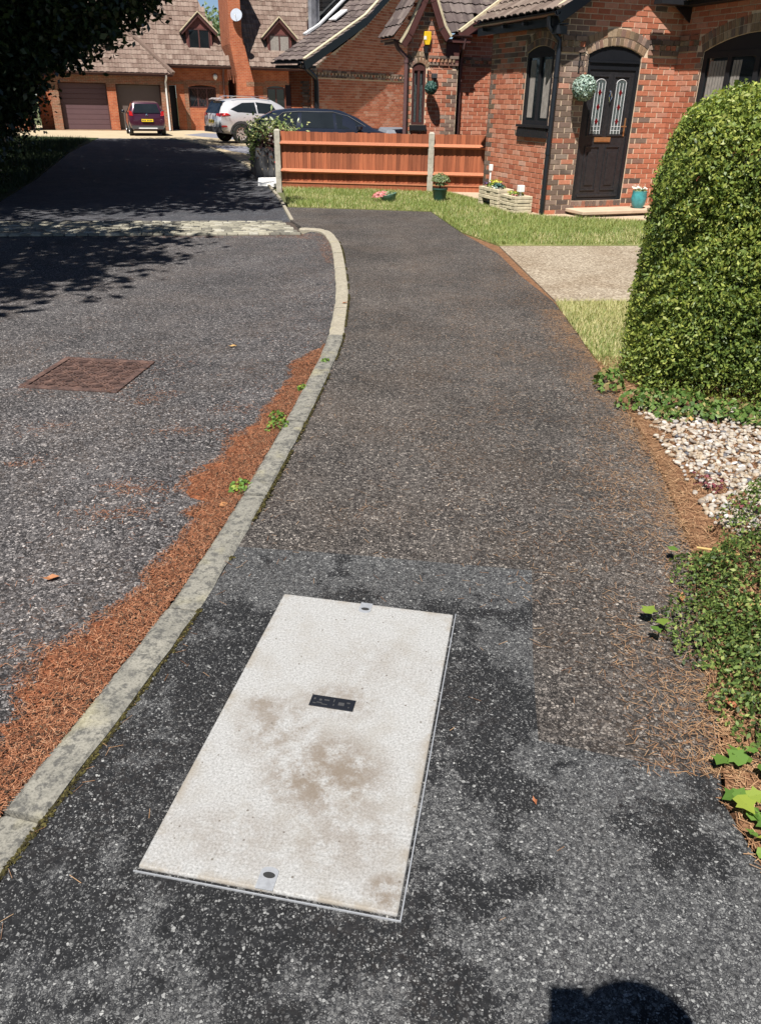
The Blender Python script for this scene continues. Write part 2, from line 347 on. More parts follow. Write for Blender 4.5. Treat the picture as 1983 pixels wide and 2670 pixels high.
def in_view(p, mg=0.06):
    q = VIEW @ Vector(p)
    if q.z > -0.05: return False
    k = 2000.0 / 2670.0
    return abs(q.y / -q.z * k) < 0.5 + mg and abs(q.x / -q.z * k) < 0.3713 + mg
def quads(name, P, m, parent=None, rn=None, tri=False):
    """P: (n,4,3) array -> one mesh of n separate quads (or (n,3,3) triangles)."""
    n, k = P.shape[0], P.shape[1]
    me = bpy.data.meshes.new(name)
    me.vertices.add(n * k); me.vertices.foreach_set('co', P.reshape(-1).astype(np.float32))
    me.loops.add(n * k); me.loops.foreach_set('vertex_index', np.arange(n * k, dtype=np.int32))
    me.polygons.add(n); me.polygons.foreach_set('loop_start', np.arange(0, n * k, k, dtype=np.int32))
    me.polygons.foreach_set('loop_total', np.full(n, k, dtype=np.int32))
    me.update(calc_edges=True); me.validate()
    a = me.attributes.new('rnd', 'FLOAT', 'POINT')
    if rn is None: rn = rng.random(n)
    a.data.foreach_set('value', np.repeat(rn, k).astype(np.float32))
    me.materials.append(m)
    return link(name, me, parent)
def unit(a): return a / np.maximum(np.linalg.norm(a, axis=-1, keepdims=True), 1e-9)
def leaves(C, L, W, Nrm=None, spread=0.8, droop=0.0):
    """leaf-shaped quads centred at C; Nrm biases which way each faces."""
    n = len(C); d = unit(rng.normal(size=(n, 3)))
    nr = d if Nrm is None else unit(Nrm + spread * d)
    t = rng.normal(size=(n, 3)); t[:, 2] -= droop; t = unit(t - nr * np.sum(t * nr, 1, keepdims=True)); b = np.cross(nr, t)
    l = (L * (0.65 + 0.7 * rng.random(n)))[:, None]; w = l * (W / L)
    mid = C - t * l * 0.08
    return np.stack([C - t * l * 0.5, mid + b * w * 0.5 - nr * l * 0.05, C + t * l * 0.5, mid - b * w * 0.5 - nr * l * 0.05], 1)
def needles_quads(C, L, W, ztilt=0.12, ang=None):
    n = len(C); a = rng.random(n) * 2 * math.pi if ang is None else ang
    t = np.stack([np.cos(a), np.sin(a), rng.normal(size=n) * ztilt], 1); t = unit(t)
    b = np.stack([-np.sin(a), np.cos(a), np.zeros(n)], 1)
    l = (L * (0.5 + rng.random(n)))[:, None]; w = W * (0.7 + 0.6 * rng.random(n))[:, None]
    return np.stack([C - t * l / 2 - b * w / 2, C + t * l / 2 - b * w / 2, C + t * l / 2 + b * w / 2, C - t * l / 2 + b * w / 2], 1)
def inside(poly, P):
    x, y = P[:, 0], P[:, 1]; c = np.zeros(len(P), bool); n = len(poly); j = n - 1
    for i in range(n):
        xi, yi = poly[i]; xj, yj = poly[j]
        k = ((yi > y) != (yj > y)) & (x < (xj - xi) * (y - yi) / ((yj - yi) + 1e-12) + xi); c ^= k; j = i
    return c
def scatter(poly, n):
    p = np.array(poly); lo, hi = p.min(0), p.max(0); out = np.zeros((0, 2))
    while len(out) < n:
        q = lo + (hi - lo) * rng.random((n * 2, 2)); out = np.vstack([out, q[inside(poly, q)]])
    return out[:n]
def vnoise(P, sc, seed=0):
    """cheap smooth value noise on 2-d points, 0..1"""
    q = P * sc + seed * 17.3; i = np.floor(q).astype(int); f = q - i; f = f * f * (3 - 2 * f)
    def h(a, b): return np.modf(np.abs(np.sin(a * 127.1 + b * 311.7 + seed) * 43758.5453))[0]
    a, b, c, d = h(i[:, 0], i[:, 1]), h(i[:, 0] + 1, i[:, 1]), h(i[:, 0], i[:, 1] + 1), h(i[:, 0] + 1, i[:, 1] + 1)
    return (a * (1 - f[:, 0]) + b * f[:, 0]) * (1 - f[:, 1]) + (c * (1 - f[:, 0]) + d * f[:, 0]) * f[:, 1]
def poly_sheet(name, poly, z, m, depth=0.05, kind='structure'):
    mb = MB(); mb.prism(poly, z - depth, z); o = mb.build(name, m); tag(o, kind=kind); return o
exec_parts = True

# ------------------------------------------------------------------ ground materials
M['asph_path'] = asphalt('footpath_asphalt', (0.017, 0.015, 0.014), (0.088, 0.078, 0.070), (0.31, 0.275, 0.24), 0.68, 0.0100, 0.25, 0.36, (0.115, 0.080, 0.055), macro=0.30)
M['asph_road'] = asphalt('road_asphalt', (0.016, 0.015, 0.0155), (0.092, 0.086, 0.085), (0.36, 0.33, 0.31), 0.66, 0.0112, 0.25, 0.30, (0.125, 0.092, 0.070), macro=0.26)
M['asph_patch'] = asphalt('newer_dark_asphalt', (0.0110, 0.0113, 0.0123), (0.074, 0.074, 0.073), (0.27, 0.27, 0.26), 0.28, 0.0066, 0.80, 0.05, (0.12, 0.08, 0.055), 0.49, 0.56, wear=((1, 2.28, 2.42, 0.075), (0, 0.27, 0.40, 0.055), (1, 1.15, 0.85, 0.02)), macro=0.15)
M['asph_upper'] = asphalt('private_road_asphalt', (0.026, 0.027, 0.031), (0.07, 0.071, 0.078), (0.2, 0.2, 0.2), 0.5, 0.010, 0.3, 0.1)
def ground_mat(name, stops, scale=18, fine=140, bmp=0.6):
    m, nt, b = nmat(name); v = ocoord(nt)
    n = mth(nt, 'ADD', mth(nt, 'MULTIPLY', noise(nt, v, scale, 6, 0.7), 0.6), mth(nt, 'MULTIPLY', noise(nt, v, fine, 3), 0.4))
    setc(nt, b, ramp(nt, n, stops), 0.95, 0.15); bump(nt, b, n, bmp, 0.02); return m
M['soil_litter'] = ground_mat('needle_strewn_soil', [(0.3, (0.055, 0.030, 0.017)), (0.5, (0.17, 0.085, 0.045)), (0.7, (0.30, 0.18, 0.10))])
M['drift'] = ground_mat('matted_pine_needles', [(0.35, (0.05, 0.020, 0.011)), (0.5, (0.19, 0.064, 0.030)), (0.65, (0.36, 0.14, 0.065))], 30, 220, 0.8)
M['lawn'] = ground_mat('lawn_soil', [(0.3, (0.10, 0.12, 0.035)), (0.5, (0.18, 0.19, 0.065)), (0.7, (0.34, 0.29, 0.15))], 2.2, 90, 0.5)
M['bank'] = ground_mat('bank_grass', [(0.3, (0.016, 0.026, 0.009)), (0.7, (0.045, 0.055, 0.022))], 4, 80, 0.6)  # dark tone of the tree shade put into the bank's colour
M['far_ground'] = ground_mat('far_ground', [(0.3, (0.06, 0.075, 0.03)), (0.7, (0.12, 0.12, 0.06))], 0.3, 8, 0.2)
M['beige'] = ground_mat('beige_paving', [(0.3, (0.34, 0.27, 0.17)), (0.7, (0.46, 0.38, 0.26))], 1.5, 40, 0.2)
M['grey_block'] = ground_mat('grey_block_paving', [(0.3, (0.12, 0.12, 0.14)), (0.7, (0.24, 0.24, 0.27))], 6, 30, 0.4)
def aggregate(name):
    m, nt, b = nmat(name); v = ocoord(nt)
    vo = N(nt, 'TexVoronoi', i_Vector=v, i_Scale=70.0); r = N(nt, 'SeparateColor', i_0=vo.outputs['Color'])
    c = ramp(nt, r.outputs[0], [(0, (0.15, 0.115, 0.08)), (0.4, (0.245, 0.20, 0.145)), (0.8, (0.33, 0.275, 0.205)), (1, (0.46, 0.40, 0.31))])
    c = mixc(nt, smooth(nt, noise(nt, v, 1.6, 5), 0.4, 0.7), c, mixc(nt, 1.0, c, (0.82, 0.78, 0.74), 'MULTIPLY'))
    setc(nt, b, c, 0.9, 0.15); bump(nt, b, vo.outputs['Distance'], -0.5, 0.006); return m
M['aggregate'] = aggregate('exposed_aggregate_concrete')
def kerb_mat(name, a, bcol, lich):
    m, nt, b = nmat(name); v = ocoord(nt)
    n = noise(nt, v, 9, 6, 0.7); f = noise(nt, v, 130, 3); l = noise(nt, v, 34, 6, 0.75)
    c = ramp(nt, n, [(0.3, a), (0.7, bcol)])
    c = mixc(nt, mth(nt, 'MULTIPLY', smooth(nt, l, 0.46, 0.60), lich), c, (0.082, 0.080, 0.074))
    c = mixc(nt, mth(nt, 'MULTIPLY', smooth(nt, noise(nt, v, 5, 4), 0.55, 0.75), 0.5), c, (0.40, 0.36, 0.22))
    c = mixc(nt, smooth(nt, f, 0.4, 0.8), c, mixc(nt, 1.0, c, (0.6, 0.6, 0.6), 'MULTIPLY'))
    setc(nt, b, c, 0.92, 0.15); bump(nt, b, mth(nt, 'ADD', f, n), 0.5, 0.004); return m
M['kerb'] = kerb_mat('lichened_kerb_concrete', (0.165, 0.158, 0.135), (0.27, 0.255, 0.215), 0.85)
M['kerb_pale'] = kerb_mat('pale_kerb_concrete', (0.29, 0.255, 0.195), (0.37, 0.335, 0.26), 0.25)
def sett_mat():
    m, nt, b = nmat('granite_sett'); g = N(nt, 'NewGeometry').outputs['Position']
    c = ramp(nt, rnd(nt), [(0, (0.12, 0.112, 0.095)), (0.4, (0.25, 0.232, 0.18)), (0.8, (0.33, 0.305, 0.235)), (1, (0.38, 0.36, 0.30))])
    c = mixc(nt, smooth(nt, noise(nt, g, 45, 5, 0.7), 0.4, 0.75), c, mixc(nt, 1.0, c, (0.6, 0.6, 0.58), 'MULTIPLY'))
    setc(nt, b, c, 0.85, 0.2); bump(nt, b, noise(nt, g, 70, 3), 0.5, 0.006); return m
M['sett'] = sett_mat()
def pebble_mat():
    m, nt, b = nmat('gravel_pebble'); g = N(nt, 'NewGeometry').outputs['Position']
    c = ramp(nt, rnd(nt), [(0, (0.06, 0.065, 0.08)), (0.06, (0.13, 0.12, 0.12)), (0.12, (0.22, 0.17, 0.12)), (0.3, (0.35, 0.28, 0.20)), (0.5, (0.29, 0.275, 0.26)), (0.75, (0.38, 0.325, 0.255)), (0.93, (0.44, 0.40, 0.35)), (1, (0.55, 0.53, 0.50))])
    c = mixc(nt, smooth(nt, noise(nt, g, 60, 4), 0.45, 0.75), c, mixc(nt, 1.0, c, (0.75, 0.68, 0.6), 'MULTIPLY'))
    setc(nt, b, c, 0.7, 0.3); return m
M['pebble'] = pebble_mat()

# ------------------------------------------------------------------ ground, road, path
mb = MB(); mb.add([(-600, -300, -0.08), (600, -300, -0.08), (600, 1500, -0.08), (-600, 1500, -0.08)], [(0, 1, 2, 3)])
tag(mb.build('ground', M['far_ground']), kind='structure')
def spl(pts, y):
    for (x0, y0), (x1, y1) in zip(pts, pts[1:]):
        if y0 <= y <= y1: return x0 + (x1 - x0) * (y - y0) / (y1 - y0)
    return pts[0][0] if y < pts[0][1] else pts[-1][0]
KR0 = [(-1.72, -2.0), (-1.12, 0.2), (-.866, 1.16), (-.73, 1.75), (-.64, 2.2), (-.575, 2.65), (-.52, 3.1), (-.45, 3.8), (-.39, 4.5), (-.33, 5.3), (-.31, 5.85), (-.315, 6.4), (-.335, 7.27), (-.41, 8.4), (-.53, 9.78), (-.64, 10.6), (-.76, 11.15), (-.93, 11.42), (-1.2, 11.5)]
def catmull(p, n=6):
    out = []
    for i in range(len(p) - 1):
        p0, p1, p2, p3 = p[max(i - 1, 0)], p[i], p[i + 1], p[min(i + 2, len(p) - 1)]
        for k in range(n):
            t = k / n
            out.append(tuple(0.5 * (2 * b + (c - a) * t + (2 * a - 5 * b + 4 * c - d) * t * t + (3 * b - a - 3 * c + d) * t ** 3) for a, b, c, d in zip(p0, p1, p2, p3)))
    out.append(p[-1]); return out
KR = catmull(KR0)
def offset_line(L, d):
    o = []
    for i in range(len(L)):
        a, b = L[max(i - 1, 0)], L[min(i + 1, len(L) - 1)]; tx, ty = b[0] - a[0], b[1] - a[1]; l = math.hypot(tx, ty)
        o.append((L[i][0] - ty / l * d, L[i][1] + tx / l * d))
    return o
KL = offset_line(KR, 0.118)
def kl_x(y): return spl([p for p in KL if p[1] < 11.4], y)

PATH_R = [(-1.65, 13.77), (0.74, 13.5), (1.05, 11.27), (1.36, 9.65), (1.43, 8.28), (1.55, 7.14), (1.54, 6.1), (1.5, 5.35), (1.47, 4.66), (1.44, 4.11), (1.41, 3.71), (1.36, 3.28), (1.31, 2.96), (1.27, 2.68), (1.2, 2.35), (1.13, 2.08), (1.06, 1.85), (0.985, 1.65), (0.905, 1.42), (0.925, 1.2), (1.0, 0.6), (1.1, -2.0)]
path_poly = KR[:-1] + [(-1.18, 11.5), (-1.43, 12.22)] + PATH_R
poly_sheet('footpath', path_poly, 0.0, M['asph_path'], 0.07)
# newer tarmac round the chamber cover, with its opening
patch = [p for p in KR if p[1] < 2.66]
patch = [(p[0] + 0.002, p[1]) for p in patch] + [(-.574, 2.66), (-0.2, 2.625), (0.59, 2.52), (0.50, 1.95), (0.46, 1.62), (0.70, 1.555), (0.93, 1.50), (0.905, 1.40), (0.925, 1.2), (0.99, 0.6), (1.09, -1.99)]
poly_sheet('tarmac_patch', patch, 0.004, M['asph_patch'], 0.02)
road_poly = KL[:-4] + [(-1.17, 11.0), (-5.0, 10.44), (-9.5, 9.75), (-9.5, -3.0)]
poly_sheet('road', road_poly, -0.035, M['asph_road'], 0.03)
up_R = [(-1.43, 12.22), (-1.97, 15.1), (-2.53, 17.65), (-3.98, 23.42), (-5.57, 28.41), (-7.59, 34.1), (-9.57, 37.59)]
up_L = [(-12.6, 37.0), (-10.17, 27.0), (-7.6, 18.0), (-6.6, 14.0), (-6.2, 11.5)]
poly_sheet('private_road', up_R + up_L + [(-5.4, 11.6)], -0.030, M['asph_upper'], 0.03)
poly_sheet('bank', [(-12.6, 37.2), (-10.2, 27.0), (-7.62, 18.0), (-6.62, 14.0), (-6.2, 11.55), (-5.4, 10.5), (-9.5, 9.7), (-9.5, -3), (-40, -3), (-40, 39)], -0.02, M['bank'], 0.04)
poly_sheet('front_drive', [(-24, 46.5), (-19, 39.5), (-12.6, 37.05), (-9.6, 37.65), (-7.62, 34.1), (-5.6, 28.4), (-4.0, 23.42), (-2.6, 18.0), (0.5, 18.2), (4, 24), (4, 50), (-24, 52)], -0.034, M['beige'], 0.03)
poly_sheet('block_paving', [(-9.97, 41.9), (-7.0, 38.1), (-1.0, 38.5), (-1.0, 41.5), (-9.6, 44.5)], -0.028, M['grey_block'], 0.012)
poly_sheet('block_paving', [(-7.0, 33.0), (-4.85, 32.6), (-1.5, 31.5), (-1.5, 26.5), (-4.5, 28.0), (-5.45, 29.6)], -0.028, M['grey_block'], 0.012)
# kerb edge along the private road
mb = MB()
for a, b in zip(up_R, up_R[1:]):
    n = max(1, int(math.dist(a, b) / 0.9))
    for k in range(n):
        t0, t1 = k / n + 0.004, (k + 1) / n - 0.004
        p, q = [Vector((a[0] + (b[0] - a[0]) * t, a[1] + (b[1] - a[1]) * t)) for t in (t0, t1)]
        w = Vector((q.y - p.y, p.x - q.x)).normalized() * 0.05
        mb.prism([tuple(p), tuple(q), tuple(q + w), tuple(p + w)], -0.06, 0.006)
tag(mb.build('edging_kerb', M['kerb_pale']), kind='structure')
# kerb stones
kerb = tag(bpy.data.objects.new('kerb', None), kind='structure'); COL.objects.link(kerb)
acc, st, L0 = 0.0, 0, 0.0
seglen = [math.dist(a, b) for a, b in zip(KR, KR[1:])]
cum = np.concatenate([[0], np.cumsum(seglen)])
def at_len(line, s):
    i = min(int(np.searchsorted(cum, s, 'right')) - 1, len(line) - 2); t = (s - cum[i]) / seglen[i]
    return (line[i][0] + (line[i + 1][0] - line[i][0]) * t, line[i][1] + (line[i + 1][1] - line[i][1]) * t)
s_break = cum[[i for i, p in enumerate(KR) if p[1] >= 5.85][0]]
stops = list(np.arange(s_break, 0.0, -0.915))[::-1] + list(np.arange(s_break + 0.915, cum[-1], 0.915)) + [cum[-1]]
stops = [0.0] + stops
for a, b in zip(stops, stops[1:]):
    if b - a < 0.1: continue
    far = a >= s_break - 0.01; z = 0.004 if far else 0.012
    z += random.uniform(-0.004, 0.004)
    n = 9; g0 = 0.0075
    ss = [a + g0 + (b - a - 2 * g0) * k / n for k in range(n + 1)]
    rr = [at_len(KR, x) for x in ss]; ll = [at_len(KL, x) for x in ss]
    prof = []
    for (rx, ry), (lx, ly) in zip(rr, ll):
        dx, dy = rx - lx, ry - ly; e = 0.012 / math.hypot(dx, dy)
        jz = random.uniform(-0.0016, 0.0016) - (0.004 if len(prof) in (0, 54) else 0); jx = random.uniform(-0.0045, 0.0035)
        prof += [(rx, ry, -0.09), (rx + jx, ry, z - 0.006 + jz), (rx - dx * e, ry - dy * e, z + jz), (lx + dx * e * 1.8, ly + dy * e * 1.8, z + jz), (lx + jx, ly, z - 0.016), (lx, ly, -0.09)]
    fs = [(k * 6 + j, k * 6 + j + 1, (k + 1) * 6 + j + 1, (k + 1) * 6 + j) for k in range(n) for j in range(5)] + [tuple(range(6)), tuple(n * 6 + j for j in (5, 4, 3, 2, 1, 0))]
    mb = MB(); mb.add(prof, fs, r=random.random()); mb.build('kerb_stone', M['kerb_pale' if far else 'kerb'], kerb)
# granite setts across the road
SO, SB = (-1.17, 11.0), 261.5
def sett_pt(s, d): return off(SO, SB, s, -d)
poly_sheet('sett_bed', [sett_pt(-0.05, -0.02), sett_pt(8.2, -0.02), sett_pt(8.2, 1.24), sett_pt(0.05, 1.24)], -0.032, M['mortar_dark'], 0.03)
setts = tag(bpy.data.objects.new('sett_strip', None), kind='structure'); COL.objects.link(setts)
sett_me = []
for k in range(5):
    mb = MB(); x, y = 0.064 + 0.006 * random.random(), 0.050 + 0.005 * random.random()
    j = lambda a: a * random.uniform(0.93, 1.05)
    lo = [(-x, -y, -0.04), (x, -y, -0.04), (x, y, -0.04), (-x, y, -0.04)]
    md = [(j(-x), j(-y), 0.008), (j(x), j(-y), 0.008), (j(x), j(y), 0.008), (j(-x), j(y), 0.008)]
    tp = [(j(-x) * .86, j(-y) * .84, 0.016), (j(x) * .86, j(-y) * .84, 0.018), (j(x) * .86, j(y) * .84, 0.015), (j(-x) * .86, j(y) * .84, 0.017)]
    mb.add(lo + md + tp, [(i, (i + 1) % 4, 4 + (i + 1) % 4, 4 + i) for i in range(4)] + [(4 + i, 4 + (i + 1) % 4, 8 + (i + 1) % 4, 8 + i) for i in range(4)] + [(8, 9, 10, 11)], r=0.0)
    me = mb.mesh('sett', 50); me.materials.append(M['sett']); sett_me.append(me)
cells = []
for row in range(11):
    s = 0.05 + (0.07 if row % 2 else 0) + 0.02 * row
    while s < 8.1:
        cells.append((s + random.uniform(-.008, .008), 0.06 + row * 0.112 + random.uniform(-.008, .008))); s += 0.138 + random.uniform(-0.01, 0.012)
pos = [(sett_pt(s, d), s, d) for s, d in cells]
pos.sort(key=lambda q: (not in_view((q[0][0], q[0][1], 0), 0.0), math.hypot(q[0][0], q[0][1])))
rest = MB()
for i, (p, s, d) in enumerate(pos):
    T = Matrix.Translation((p[0], p[1], -0.022 + random.uniform(-.004, .004))) @ Matrix.Rotation(beard(SB) + random.uniform(-.12, .12), 4, 'Z')
    me = random.choice(sett_me)
    if i < 300:
        o = link('sett', me, setts); o.matrix_local = T
    else: rest.add([v.co for v in me.vertices], [tuple(f.vertices) for f in me.polygons], T)
tag(rest.build('setts_beyond', M['sett'], setts, 50), kind='stuff')

poly_sheet('verge_soil', [(0.6, 13.9), (2.6, 13.6), (2.6, 4.6), (1.2, 4.2), (1.2, 7.0), (0.9, 10.0)], -0.007, M['soil_litter'], 0.05)
# lawn, slab, paving, bed
lawn_poly = [(-2.15, 17.2), (1.25, 16.62), (1.78, 15.2), (2.36, 13.2), (3.96, 12.78), (7.5, 12.2), (6.2, 10.46), (3.22, 10.36), (1.45, 10.16), (1.05, 11.29), (0.75, 13.52), (-1.64, 13.79)]
poly_sheet('lawn', lawn_poly, 0.012, M['lawn'], 0.06)
poly_sheet('driveway', [(1.44, 10.14), (3.22, 10.34), (8, 10.8), (8, 7.6), (2.3, 7.2), (1.57, 7.12)], 0.008, M['aggregate'], 0.06)
lawn2_poly = [(1.57, 7.1), (2.3, 7.18), (8, 7.58), (8, 5.2), (1.6, 4.9), (1.51, 5.35)]
poly_sheet('lawn', lawn2_poly, 0.010, M['lawn'], 0.06)
paving = [(1.26, 16.64), (1.5, 17.2), (8, 15.5), (8, 12.2), (3.97, 12.8), (2.37, 13.22), (1.79, 15.22)]
poly_sheet('wall_paving', paving, 0.016, M['slab'], 0.05)
bed = [(1.6, 4.88), (8, 5.18), (8, -2.0), (1.11, -2.0), (1.01, 0.6), (0.935, 1.2), (0.915, 1.42), (0.995, 1.65), (1.07, 1.85), (1.14, 2.08), (1.21, 2.35), (1.28, 2.68), (1.32, 2.96), (1.37, 3.28), (1.42, 3.71), (1.45, 4.11), (1.48, 4.66)]
poly_sheet('planting_bed', bed, 0.006, M['soil_litter'], 0.06)

# ------------------------------------------------------------------ chamber cover
def cover_mat():
    m, nt, b = nmat('cast_concrete_cover'); v = ocoord(nt)
    f = noise(nt, v, 150, 4, 0.8); n = noise(nt, v, 9, 6, 0.65); big = noise(nt, v, 3.0, 4)
    c = ramp(nt, f, [(0.32, (0.19, 0.187, 0.179)), (0.5, (0.30, 0.297, 0.287)), (0.68, (0.41, 0.407, 0.398))])
    c = mixc(nt, mth(nt, 'MULTIPLY', smooth(nt, n, 0.45, 0.7), 0.4), c, (0.235, 0.215, 0.185))
    s = N(nt, 'SeparateXYZ', i_0=v); x, y = s.outputs[0], s.outputs[1]
    tot = None                                   # brown dirt in loose blotches, middle and lower end of the cover
    for cx, cy, rx, ry, k in ((0.05, -0.22, 0.19, 0.17, 0.95), (-0.13, -0.08, 0.13, 0.14, 0.75), (0.02, 0.07, 0.14, 0.09, 0.6), (0.13, -0.38, 0.17, 0.16, 0.55), (0.27, -0.53, 0.06, 0.06, 0.95), (-0.1, -0.45, 0.2, 0.1, 0.4), (-0.2, 0.0, 0.06, 0.05, 0.8), (0.1, 0.25, 0.2, 0.15, 0.25)):
        dx = mth(nt, 'DIVIDE', mth(nt, 'SUBTRACT', x, cx), rx); dy = mth(nt, 'DIVIDE', mth(nt, 'SUBTRACT', y, cy), ry)
        d = mth(nt, 'ADD', mth(nt, 'MULTIPLY', dx, dx), mth(nt, 'MULTIPLY', dy, dy))
        g = mth(nt, 'MULTIPLY', mth(nt, 'SUBTRACT', 1.0, smooth(nt, d, 0.0, 1.4)), k)
        tot = g if tot is None else mth(nt, 'MAXIMUM', tot, g)
    br = smooth(nt, noise(nt, v, 13, 7, 0.74), 0.36, 0.60)
    st = mth(nt, 'MULTIPLY', tot, br)
    c = mixc(nt, mth(nt, 'MULTIPLY', st, 0.85), c, (0.135, 0.100, 0.068))
    pits = mth(nt, 'LESS_THAN', voro(nt, v, 36, 'Distance'), 0.115)
    pits = mth(nt, 'MULTIPLY', pits, mth(nt, 'GREATER_THAN', N(nt, 'SeparateColor', i_0=voro(nt, v, 36)).outputs[0], 0.66))
    c = mixc(nt, mth(nt, 'MULTIPLY', pits, 0.8), c, (0.10, 0.085, 0.07))
    ex = mth(nt, 'SUBTRACT', 0.31, mth(nt, 'ABSOLUTE', x)); ey = mth(nt, 'SUBTRACT', 0.578, mth(nt, 'ABSOLUTE', y))
    ed = mth(nt, 'SUBTRACT', 1.0, smooth(nt, mth(nt, 'MINIMUM', ex, ey), 0.0, 0.035))
    c = mixc(nt, mth(nt, 'MULTIPLY', mth(nt, 'MULTIPLY', ed, smooth(nt, n, 0.42, 0.62)), 0.65), c, (0.22, 0.185, 0.14))
    setc(nt, b, c, 0.9, 0.2); bump(nt, b, mth(nt, 'ADD', f, mth(nt, 'MULTIPLY', pits, -0.6)), 0.35, 0.002); return m
M['cover'] = cover_mat()
LZ = R(90 - 10.4) - R(90)
cov = thing('chamber_cover', 'large pale concrete chamber cover stained brown, set in the footpath', 'chamber cover', (-.145, 1.698, 0), LZ)
mb = MB(); mb.box(-0.3085, 0.3085, -0.576, 0.576, -0.06, 0.013); mb.build('slab', M['cover'], cov, bevel=0.005)
fr = MB()
for x0, x1, y0, y1, zt in ((-0.3195, -0.3155, -0.588, 0.588, 0.001), (0.3145, 0.3175, -0.588, 0.588, 0.0085), (-0.3154, 0.3144, -0.588, -0.585, 0.0085), (-0.3154, 0.3144, 0.585, 0.588, 0.001)): fr.box(x0, x1, y0, y1, -0.06, zt)
fr.build('frame', M['steel'], cov)
mb = MB(); mb.box(-0.3154, 0.3144, -0.5849, 0.5849, -0.058, -0.004); mb.build('frame_seat', M['soil'], cov)
for sgn in (-1, 1):                             # lifting-key plates with an oval key hole
    y = sgn * 0.576
    pl = MB(); w = 0.021
    arc = [(w * math.cos(t), 0.046 + 0.012 * math.sin(t)) for t in np.linspace(0, math.pi, 9)]
    pl.prism([(-w, -0.001), (w, -0.001)] + arc, 0, 0.0025, Matrix.Translation((-0.001, y, 0.0125)) @ Matrix.Diagonal((1, -sgn, 1, 1)))
    p = pl.build('key_plate', M['steel'], cov)
    hole = MB(); hole.prism([(0.0145 * math.cos(t), 0.008 * math.sin(t)) for t in np.linspace(0, 2 * math.pi, 18, endpoint=False)], 0, 0.0006, Matrix.Translation((0, y - sgn * 0.036, 0.0151)))
    hole.build('key_hole', M['rubber'], p)
bz = MB(); bz.box(-0.067, 0.067, -0.0235, 0.0235, 0, 0.0032)
badge = bz.build('name_plate', M['black'], cov, loc=(0.003, 0.050, 0.0132), rot=(0, 0, R(-0.5)), bevel=0.001)
em = MB()                                        # worn, no longer legible embossing
for x, y, w, h in ((-0.055, 0.006, 0.006, 0.006), (-0.037, 0.004, 0.008, 0.007), (-0.038, -0.008, 0.016, 0.003), (-0.018, 0.006, 0.016, 0.0035), (0.004, 0.008, 0.003, 0.012), (0.006, -0.010, 0.003, 0.006), (0.028, -0.002, 0.018, 0.012), (0.048, 0.006, 0.010, 0.004), (0.052, -0.012, 0.004, 0.003), (-0.052, -0.012, 0.01, 0.0025), (-0.022, -0.013, 0.018, 0.002)):
    em.box(x - w / 2, x + w / 2, y - h / 2, y + h / 2, 0.0032, 0.0045)
em.build('embossing', M['lead_strip'], badge)

# ------------------------------------------------------------------ rusty manhole cover in the road
def rust_mat():
    m, nt, b = nmat('rusty_iron'); v = ocoord(nt); n = noise(nt, v, 14, 6, 0.7); f = noise(nt, v, 120, 3)
    c = ramp(nt, n, [(0.35, (0.035, 0.023, 0.021)), (0.5, (0.085, 0.050, 0.042)), (0.65, (0.17, 0.10, 0.078))])
    c = mixc(nt, mth(nt, 'MULTIPLY', smooth(nt, f, 0.45, 0.7), 0.5), c, (0.19, 0.12, 0.09))
    setc(nt, b, c, 0.75, 0.35); b.inputs['Metallic'].default_value = 0.25; bump(nt, b, f, 0.4, 0.002); return m
M['rust'] = rust_mat()
gr = thing('manhole_cover', 'rusty square iron manhole cover with raised tread, sunk in the road', 'manhole cover', (-1.945, 4.915, -0.035), R(-6))
mb = MB(); mb.box(-0.275, 0.275, -0.275, 0.275, -0.02, 0.004); mb.build('cover_plate', M['rust'], gr)
mb = MB()
for x0, x1, y0, y1 in ((-0.325, -0.282, -0.325, 0.325), (0.282, 0.325, -0.325, 0.325), (-0.2815, 0.2815, -0.325, -0.282), (-0.2815, 0.2815, 0.282, 0.325)): mb.box(x0, x1, y0, y1, -0.02, 0.010)
mb.build('frame', M['rust'], gr, bevel=0.003)
mb = MB()
for i in range(7):
    for k in range(7):
        cx, cy = -0.236 + i * 0.0787, -0.236 + k * 0.0787
        T = Matrix.Translation((cx, cy, 0)) @ Matrix.Rotation(R(45 if (i + k) % 2 else -45), 4, 'Z')
        for q in (-0.021, 0, 0.021):
            l = 0.034 if q == 0 else 0.024
            mb.box(-l, l, q - 0.0055, q + 0.0055, 0.004, 0.0125, T)
mb.build('tread_bars', M['rust'], gr)

# ------------------------------------------------------------------ pine-needle drift and scattered litter
def lerp_pts(pts, y):
    for (x0, y0), (x1, y1) in zip(pts, pts[1:]):
        if y0 <= y <= y1: return x0 + (x1 - x0) * (y - y0) / (y1 - y0)
    return pts[0][0] if y < pts[0][1] else pts[-1][0]
EDGE = [(-1.55, -1.0), (-1.42, 0.8), (-1.22, 1.35), (-1.06, 1.62), (-1.10, 1.95), (-1.04, 2.08), (-0.97, 2.16), (-0.965, 2.24), (-0.90, 2.33), (-0.875, 2.5), (-0.83, 2.72), (-0.80, 2.86), (-0.84, 3.02), (-0.80, 3.12), (-0.93, 3.22), (-0.90, 3.45), (-0.80, 3.6), (-0.81, 3.82), (-0.70, 4.12), (-0.66, 4.5), (-0.605, 4.9), (-0.62, 5.22), (-0.54, 5.45), (-0.46, 5.6)]
ys = np.linspace(-1.0, 5.62, 130); ncol = 7; V = []; F = []
